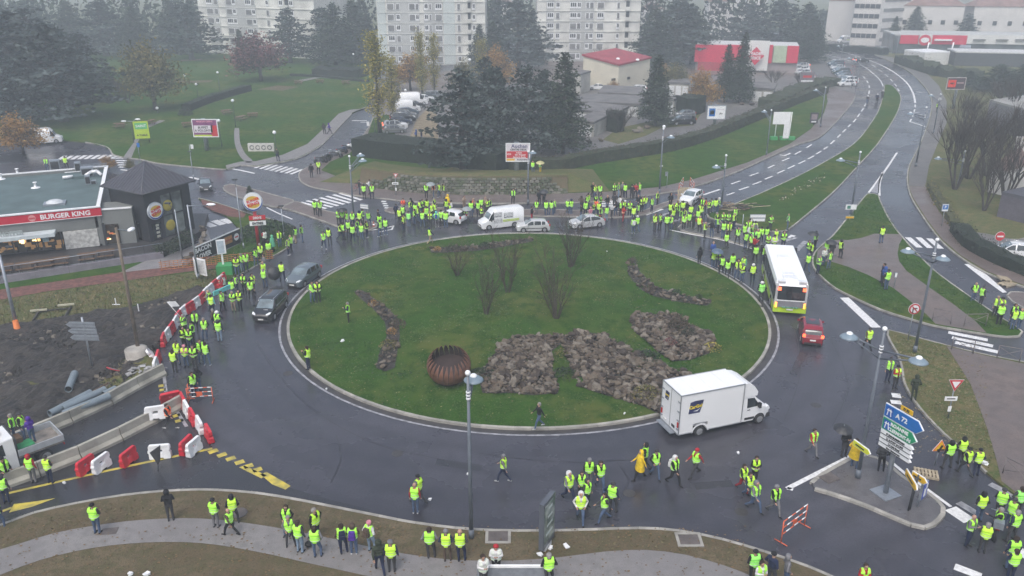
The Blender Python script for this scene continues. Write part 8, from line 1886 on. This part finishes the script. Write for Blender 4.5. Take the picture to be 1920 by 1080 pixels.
crowd('in the trio beside the round manhole',G1,'400,952 V a170 p1 h:beanie_black l:grey k.95; 435,945 V c:black h:hood a200 p2; 429,970 V a250 p4 k.92',.12)
crowd('in the group of five on the footpath below the asphalt tip',G1,'537,965 V c:black a0 p2; 541,985 V a20 h:hair_grey p6; 559,995 V a160 l:pale_jeans p0; 590,972 V a60 p9 h:hair_grey; 590,1005 V a180 l:jeans p2 k1.03',.12)
crowd('in the trio with bags right of the group of five',G1,'640,1000 V a200 b:navy p2; 661,1000 V a180 c:brown b:purple ws p1 l:jeans k.95; 692.5,995 V a150 b:brown h:beanie_pink l:pale_jeans c:white',.12)
crowd('in the pair by the footpath edge at bottom centre',G1,'710,1032 N c:olive h:hood a200 l:navy p4; 732.5,1032 V a180 h:beanie_grey l:dark_grey p0',.12)
crowd('in the row of three left of the tall lamp',G1,'805,1007 V c:grey a185 h:hair p2; 836,1012 V a180 h:beanie_grey l:brown p2; 862.5,1012 V a180 h:none l:navy p2',.12)
crowd('in the bottom pair near the advertising column',G1,'930,1040 W c:white l:black h:beanie_red p3 a0; 906,1060 W a20 c:white p3',.12);crowd('below the advertising column',G1,'1029,1056 V a190 p2',.12)
crowd('in the pair walking on the road above the verge trio',G1,'784,907 V p5 a240 h:beanie_black; 777.5,924 V c:red a175 p0 ws l:jeans');crowd('alone on the open road right of the tall lamp',G1,'944,869 V p4 a250 h:beanie_grey l:navy c:grey ws')
crowd('in the walking group of eight below the island',G1,'1067,902 V h:hood_white a30 p4 l:navy; 1091,900 V c:black a0 p2; 1105,876 V a0 h:beanie_grey l:grey p0; 1126,882 V a10 l:jeans p4; 1101,915 V a40 p0 k.98; 1089,941 V c:white a0 h:hood_white l:jeans p5; 1149,922 V a150 p9; 1134,942 V a290 p4 k.95')
crowd('in the line walking left below the white box van',G1,'1201,862 N R:yellow h:hood_yellow l:black p4 a280; 1210,847 V h:hood_black a250 p5; 1230,860 V a20 p5; 1265.5,872 V h:hood_white a40 p4 b:white; 1306,857.5 V c:red h:beanie_red a300 p4 l:dark_grey')
crowd('in the walking file of four right of the line',G1,'1417.5,872 Y c:black a0 p1; 1395,887 V c:black a20 l:red p4 k.95; 1406,902 V a10 p4 k.95; 1417.5,920 V c:grey h:hood_grey a30 p4')
crowd('walking alone left of the road triangle',G1,'1455,927 V a20 h:beanie_grey l:grey p4');crowd('striding alone above the signpost island',G1,'1526,820 V c:red a20 l:grey p4')
crowd('on the signpost island tip',G1,'1587,822 N c:black h:beanie_black a10 p3; 1605,840 N R:yellow l:jeans h:hair p2; 1656,848 N c:dark_grey p2',.06)
crowd('in the group of four holding the roadworks triangle',G1,'1782.5,842.5 V a190 p6; 1806,835 V a180 p9 c:black; 1816,856 V a200 p4 k.97; 1836,857.5 V a180 p2')
crowd('in the knot round the grey motorbike at bottom right',G1,'1842,940 V a180 h:hood p2 k1.03; 1880,934 V a150 p1; 1914,930 VG a180 p9 c:dark_grey; 1900,952.5 V a120 p8; 1874,970 V a250 p8 h:hair_grey; 1905,975 V a200 p6; 1822.5,984 V a30 p3; 1850,998 V a160 p1 h:hair_grey; 1902,1025 V p0 a180; 1903,1048 V p1 a180')
crowd('on the lower right verge corner',G1,'1415,1050 VG a190 h:beanie_black p2 l:black; 1427,1072 V c:white a20 p3; 1449,1055 N c:navy h:beanie_black p2; 1477,1060 N c:grey h:hood_grey p2; 1621,1076 V c:red a0 p3',.12)
crowd('walking on the road by the east kerb',G1,'1630,628 V a190 p4');crowd('in the pair on the road at the east kerb',G1,'1669,685 V a0 p0; 1682.5,699 V a10 p3 c:red k.95');crowd('on the dry verge by the east kerb',G1,'1717.5,718 N c:olive a170 p2 h:hood_olive l:olive',.12)
crowd('in the four people at the far kerb of the wedge lawn',G1,'1829,541 V a0 p2; 1843,548 V a100 p0; 1870,567 V a0 p9; 1878.5,570 V p3');crowd('on the wedge lawn corner at the right edge',G1,'1878,582 V a160 p1; 1903,582 V a0 p8; 1903,591 V a180 p0; 1915,591 V a190 p2 c:dark_grey',.1)
crowd('in the trio on the brown wedge paving',G1,'1657,505 N c:navy h:hair p0; 1660,512 N c:blue h:hood p1; 1665,517.5 V a200 c:black p3',.12);crowd('alone on the paving below the wedge lawn',G1,'1654.5,434 V a180 c:dark_grey h:beanie_black p2',.12)
crowd('at the west corner of the wedge paving',G1,'1551,462 V; 1561,464 N c:dark_grey p3; 1546,475 W c:white h:hair_grey; 1556,481 V a40 p8; 1577.5,460 V a100 p9; 1536,490 V h:hood_grey c:grey p3 a30',.12)
crowd('on the road right of the bus',G1,'1530,444 V p0 l:black; 1517,461 V p3; 1522,465 V p2 a230; 1515.6,486 V h:hood_grey a180 p5 c:grey');crowd('on the median lawn right of the white direction sign',G1,'1445.6,412.5 V p1 a20; 1478,410 VG a60 p2',.12)
crowd('beyond the front of the bus',G1,'1428,435 V a180 p2; 1438,435 V a180 p0; 1455,440 V a190 p2; 1440.6,449 V a0 p1; 1452.5,451 V c:white a0; 1470,444 V a0 p3 c:black')
crowd('in the dense knot left of the bus front',G1,'1397.5,430 V a120 p2; 1406,420 V p7; 1402.5,422.5 V; 1416,424 V c:white b:grey a180 p0; 1409,432.5 V b:white; 1399,445 V a200 p9; 1409,449 V c:brown a0; 1414,441 VG; 1421,440 V; 1415,453 N c:red p3')
crowd('on the road at the left side of the bus',G1,'1417.5,470 V c:dark_grey a180 p5; 1435,472.5 V p2 a180 c:black; 1412,506 Y h:helmet_white c:black p9 a180; 1428.5,540 VG h:helmet_white c:black p2 a180')
crowd('in the file along the island edge left of the bus',G1,'1338,480 V a190 p2; 1347,480 V c:black p1; 1354,491 V a200 p6; 1374,486 V a180 p3; 1365,497.5 V a170 p5; 1384,497.5 V a0 p2; 1395,491 V c:green p0; 1393,505 V h:beanie_grey p1; 1337.5,463 N c:blue h:none p0')
crowd('alone near the island kerb at right',G1,'1312.5,474 N c:black h:hood_black a200 l:black p0');crowd('walking alone behind the paved nose',G1,'1362.5,446 V a170 p2');crowd('standing apart on the paved nose at right',G1,'1384,436 V a0 p8 l:dark_grey',.1)
crowd('in the front row on the paved nose',G1,'1322.5,426 V p3 a90; 1335,424 N c:black p9; 1347.5,416 V c:grey; 1357,425 V a180 p0; 1367.5,426 V a0 p2',.1)
crowd('in the row on the paved nose below the median tip',G1,'1344,407.5 V p1; 1356,407.5 V p3; 1366,407.5 V p1 a0; 1377.5,409 V p0 a100; 1379,398 V a0 p8',.1)
crowd('in the row of four in front of the white hemmed-in car',G1,'1229,411 V b:navy p0; 1239,410 V p2; 1250.6,412.5 V a180 k1.05 p2; 1258,412.5 V c:beige p0')
crowd('in the cluster at the bonnet of the hemmed-in car',G1,'1258,389 V; 1264,389 Y p3; 1262.5,399 V k.95; 1271,386 V a0; 1272.5,391 V p9; 1280.6,385 V a180')
crowd('in the middle cluster left of the paved nose',G1,'1277.5,401 V; 1283,411 V a0 ws c:beige; 1285,400 Y; 1292.5,407.5 V a180; 1295.6,393 V a180 p7; 1301,410 N c:olive l:olive h:hair; 1309,401 V a180; 1312,415 Y c:red p9; 1311,390 V; 1316,392.5 V p8')
crowd('in the row beside the lamp at the median tip',G1,'1318,380 V; 1323,381 O; 1330,385 V p3; 1334,381 V; 1342,381 V a180; 1347.5,380 V h:hood_white; 1312,376 N c:black p2')
crowd('in the walking pair on the road right of the silver coupe',G1,'1187.5,417.5 V a190 b:white ws p2; 1195,414 V h:helmet_white a200 p5')
crowd('at the right end of the refuge strip',G1,'1188,396 V a180 p2; 1196,390 V; 1204,379 V a20; 1210,376 V p9; 1222.5,379 V a40; 1233,367.5 V p0 a90 l:black; 1197,374 N c:black p2; 1258,371 N c:black h:hood_black p2; 1181,386 V a0; 1172,385 V h:beanie_white')
crowd('in the colourful middle of the refuge strip',G1,'1166,386 V; 1169,395 O c:red l:red p3; 1162.5,376 N c:white; 1155,386 N c:black h:hair; 1147,389 N c:white h:hood_white p3; 1139,375 N c:black p2; 1152.5,371 N c:dark_grey p2; 1137.5,395 V l:pale_jeans p3')
crowd('in the crowd just above the silver coupe',G1,'1127,396 V c:black p8; 1123,387.5 Y; 1118,382.5 O a180; 1113,389 Y p3; 1107.5,396 N c:pink h:beanie_pink p3 k.9; 1117,374 V; 1126,374 V p1; 1098,386 V a180; 1101,374 V; 1104,371 V p7; 1090.6,376 N c:brown h:long; 1090,392 N c:black p2')
crowd('on the north pavement at the foot of the grass bank',G1,'1116,355 V a30; 1112,351 N c:black h:none; 1125.6,354 V p6; 1152,352.5 V; 1160,351 V c:grey l:pale_jeans; 1167.5,350 N c:grey; 1172.5,352.5 V a180 l:navy; 1185,355 N c:black; 1192.5,352.5 N c:red p2; 1199,351 V p8',.12)
crowd('in the pair left of the silver coupe',G1,'1065,382.5 V p3; 1071,382.5 V p3')
crowd('between the panel van and the silver hatchback',G1,'997,396 N c:black l:red h:hair; 1006,384 V a0 l:grey; 1024,385 V a180 p2; 1034,385 V a170; 1039.5,382.5 V h:hair_grey p0')
crowd('in dark clothes before the stone bank',G1,'1011,365 N c:black l:black p2; 1020,365 N c:dark_grey l:dark_grey h:hood',.12);crowd('on the pavement above the panel van',G1,'962.5,362.5 V p7 a0 l:black',.12)
crowd('in the row left of the panel van nose',G1,'872.5,396 V p3; 883,386 V a180; 887.5,381 O c:beige; 896,386 V; 902,380 V a180; 910,379 N c:beige; 914,382.5 V; 919,381 V; 903,396 V k.9 p3; 870,376 N c:beige l:beige h:hair p3')
crowd('right behind the small white city car',G1,'839,374 N R:yellow h:hood_yellow; 836,382.5 V; 846,385 N c:white; 842.5,391 Y')
crowd('in the front row left of the small white city car',G1,'756,412.5 V a60 p2; 766,405.6 VG a180; 777,401 V; 792,405 V a180 p8; 806,406 Y a0 c:brown; 818,405.6 V c:turquoise b:blue a180 l:grey ws; 827,403 V c:grey a180; 835.6,405.6 V a180 k1.03; 749,400 V; 755,394 V a180')
crowd('in the back rows of the left crowd',G1,'742.5,391 N c:navy l:black; 755.6,381 O c:red a0; 769,384 V c:black p2; 779,390 V; 787.5,385 Y; 792.5,382.5 V; 800,382 V p9; 799,396 V c:red p3; 810,391 V; 815,389 V p3; 814,380 V; 770,381 N c:black; 784,396 V')
crowd('walking with tan trousers at the far island kerb',G1,'806,436 V a120 l:tan p4',0.05)
crowd('in the four before the stepped stone bank',G1,'799,352.5 V a0 c:black; 812.5,352.5 O c:black; 822.5,352 V ws; 831,353 V p9 l:grey',.12)
crowd('in the back row on the north-west refuge island',G1,'634,402 V c:grey p3; 641,402 V; 649,406 V; 660.6,406 V a0; 674,405 V a180; 680,401 V; 690.6,405 V p2 h:hair_grey',.1)
crowd('in the front row by the north-west refuge island',G1,'637.5,429 V p4; 643,427 V p0; 652.5,422.5 V a180; 660.6,431 V a200 p5; 670,421 V; 677.5,429 V a180; 687,424 V p1 ws')
crowd('right of the refuge island by the small cone',G1,'709,402 N c:dark_grey; 711,411 V p1; 712,422 V p6 ws; 722.5,419 V a180 ws')
crowd('in the pair left of the refuge crowd',G1,'605.6,444 V a30 p4 ws; 616,437 V a180 h:hood p9');crowd('on the far end of the refuge island',G1,'590,384 V a180; 599,384.5 V p9',.1)
crowd('in the pair above the refuge island on the pavement',G1,'682,354 V a180; 697.5,354 V a0 p2; 673,346 N c:black p3; 692,345 N c:white',.12)
crowd('in the pair near the motorbikes',G1,'583,315 N c:black l:dark_grey h:hair; 597,309 V a0 l:black p2',.12)
crowd('on the park pavement',G1,'607,237.5 N c:dark_grey p2; 617,237.5 N c:purple p4; 519,285 N c:olive p2',.13);crowd('behind the restaurant roof',G1,'86,303 V; 122,301 V c:grey',.0)
crowd('on the grass below the shop billboard',G1,'999,309 V k.9; 1013,309 V l:yellow p1',.9);crowd('in the car park behind the clipped hedge',G1,'780,250 N c:blue; 790,251 N c:navy',.15)
crowd('by the dark upper billboard',G1,'1531,147 N c:black; 1535,147 N c:black',.15)
crowd('in the pair on the island lawn by the left kerb',G1,'585,540 V a30 l:jeans p2; 595,540 V c:black a20 p1 l:black',.15)
crowd('alone on the island lawn left of the curved flower bed',G1,'652,579 V a280 p3 l:black ws',.15);crowd('on the island kerb at lower left',G1,'576,662.5 V a250 p3 l:navy',.13)
crowd('walking on the island kerb above the roadway',G1,'1011,770 N c:black a290 l:jeans p4 ws h:hair_grey',.14)
crowd('beside the police motorbikes',G1,'1627,184 N c:black h:helmet_white p3; 1645,181 N c:navy h:helmet_white; 1655,174 N c:black h:helmet_white')
crowd('on the footway by the far bus shelter',G1,'1758,198 V; 1762,186 N c:white',.13)
# umbrellas
def umbrella(x,y,c,label,z=2.05,tilt=0.15,r=.55,az=0.0,gnd=False):
    p=at(x,y,z if not gnd else.3);e=empty('umbrella',p,az);e.rotation_euler=(tilt,0,az);tag(e,label,'umbrella','umbrellas');n=8
    for k in range(n):
        a0,a1=2*math.pi*k/n,2*math.pi*(k+1)/n;m=MB()
        rows=[[(r*f*math.cos(a),r*f*math.sin(a),-.30*r*f*f*1.6)for a in(a0,(a0+a1)/2,a1)]for f in(.02,.35,.7,1.0)];rows[3][1]=tuple(v*.94 if i<2 else v+.03 for i,v in enumerate(rows[3][1]))
        for q,w in zip(rows,rows[1:]):
            for c_ in range(2):m.quad(q[c_],w[c_],w[c_+1],q[c_+1],0,True)
        m.build('panel',c,e)
    m=MB();m.tube((0,0,.08),(0,0,-.85),.012,n=6);m.build('shaft',METAL,e);m=MB();m.tube((0,0,-.85),(.03,0,-.95),.02,n=6);m.build('handle',BLACK,e)
UB=mat('umbrella_black',(.025,.027,.032),.5);UG=mat('umbrella_grey',(.25,.28,.29),.5)
umbrella(1583,798,UB,'black umbrella held by the person in black near the signpost island');umbrella(1526,434,UB,'dark umbrella over a vest wearer on the road right of the bus')
umbrella(1010+3,302,mat('umbrella_yellow',(.45,.42,.2),.5),'pale yellow umbrella on the grass below the shop billboard',2.7);umbrella(807,342,UG,'grey umbrella in the group before the stepped stone bank',2.1)
umbrella(875,388,UG,'grey umbrella left of the panel van nose',1.9);umbrella(641,390,UB,'black umbrella in the back row on the refuge island',2.05);umbrella(1020,356,UB,'black umbrella of the dark-clothed pair before the stone bank',2.1)
umbrella(516,513,UB,'black umbrella held out sideways left of the slate grey hatchback',.9,1.3,.6,.6);umbrella(1346,467,mat('umbrella_blue',(.08,.12,.18),.5),'slate blue umbrella in the file along the island edge',2.0);umbrella(1560,450,UB,'black umbrella at the west corner of the wedge paving',2.0)
# carried and dropped things
a,b=at(400,551,1.5),at(431,537,1.5);m=MB();m.box(((b-a).length/2,0,0),((b-a).length,.12,.34));tag(m.build('rolled_banner',CLOTH['turquoise'],None,a,(0,0,math.atan2((b-a).y,(b-a).x))),'pale turquoise banner carried above the top of the barrier chain','banner')
e=empty('flag',at(349,606,.2),.3);tag(e,'white flag on a leaning pole at the bend of the barrier chain','flag');m=MB();m.tube((0,0,0),(-1.1,0,1.9),.02,n=6);m.build('pole',WHITE,e);m=MB()
for k in range(6):m.quad((-1.1+.1*k-.02,.04*math.sin(k),1.9-.17*k*.0),(-1.0+.1*k,.04*math.sin(k+1),1.9),(-.75+.1*k,.04*math.sin(k+1),1.45),(-.85+.1*k,.04*math.sin(k),1.45),0,True)
m.build('cloth',WHITEP,e)
e=empty('folded_flag',at(296,880,.02),.2);tag(e,'dark grey drooping flag on a pole in front of the white barrier','flag');m=MB();m.tube((0,0,0),(.3,0,1.5),.03,n=6);m.build('pole',METAL,e);m=MB();m.prism([(-.25,1.1),(.35,1.5),(.2,.5),(.05,.3)],-.03,.03);m.build('cloth',CLOTH['dark grey'],e)
m=MB();m.box((0,0,.35),(.7,.1,.35),ry=.2);m.box((0,0,.6),(.5,.08,.15),ry=.2)
for i,(x,y,s)in enumerate([(642,640,.5),(612,730,.2),(683,598,.25),(806,937,.3),(1384,850,.25),(877,890,.2),(1171,776,.2),(1033,1028,.4),(1062,1026,.5),(1240,312,.7),(120,906,.3),(1013,1041,.5),(275,1077,.5),(1843,868,.8),(245,1077,.4),(1190,540,.2),(1138,472,.2)]):
    litter(x,y,s,WHITEP,['clear crumpled plastic on the island lawn left of the flower bed','tiny white scrap on the ring road beside the island kerb','white scrap on the island lawn near the flower bed','white paper scrap on the road right of the walking pair','small white ball of paper near the walking file','white scrap at the tall lamp pole','white scrap on the island lawn above the walking man','white paper in the verge right of the advertising column','crumpled white bag on the verge right of the advertising column','pale slab lying on the north grass bank','white scrap beside the yellow line','white wrapping at the foot of the advertising column','torn white paper on the brown turf at bottom left','white plastic bag at the kerb behind the triangle group','scrap on the bottom edge of the brown turf','small white scrap on the right island lawn','small white scrap on the far island lawn'][i],z=.17 if y<800 else.15)
e=empty('traffic_cone',at(701,424,.11));tag(e,'small dark striped cone on the refuge island','cone');m=MB();m.lathe([(.16,0),(.02,.6)],(0,0,0),10);m.build('body',mat('cone_dark',(.25,.06,.04),.6),e);m=MB();m.lathe([(.13,.15),(.10,.27)],(0,0,0),10);m.build('band',WHITE,e)
m=MB();m.box((0,0,.9),(3.2,.12,.10));m.box((0,0,.45),(3.2,.06,.8),1);tag(m.build('white_board',[WHITE,METAL],None,at(962,1092,.13)),'white-topped board at the bottom edge below the advertising column','board')
m=MB();m.sphere((0,0,.2),.2,0,12,8,.6);tag(m.build('helmet_on_ground',BLACK,None,at(580,1026,.13)),'black and white motorcycle helmet on the footpath in the group of five','helmet')
# ============================================================ haze: one closed box of pale air round the camera and the scene
hz=MB();hz.box((0,920,19.0),(3010,1970,40.4));o=hz.build('haze',None);o['kind']='stuff'
o.data.materials.clear();hm=bpy.data.materials.new('haze');hm.use_nodes=True;n=hm.node_tree.nodes;n.clear()
out=n.new('ShaderNodeOutputMaterial');pv=n.new('ShaderNodeVolumePrincipled');pv.inputs['Color'].default_value=(.84,.925,1.0,1);pv.inputs['Density'].default_value=HAZE_D;pv.inputs['Anisotropy'].default_value=0.0
hm.node_tree.links.new(pv.outputs[0],out.inputs['Volume']);o.data.materials.append(hm)
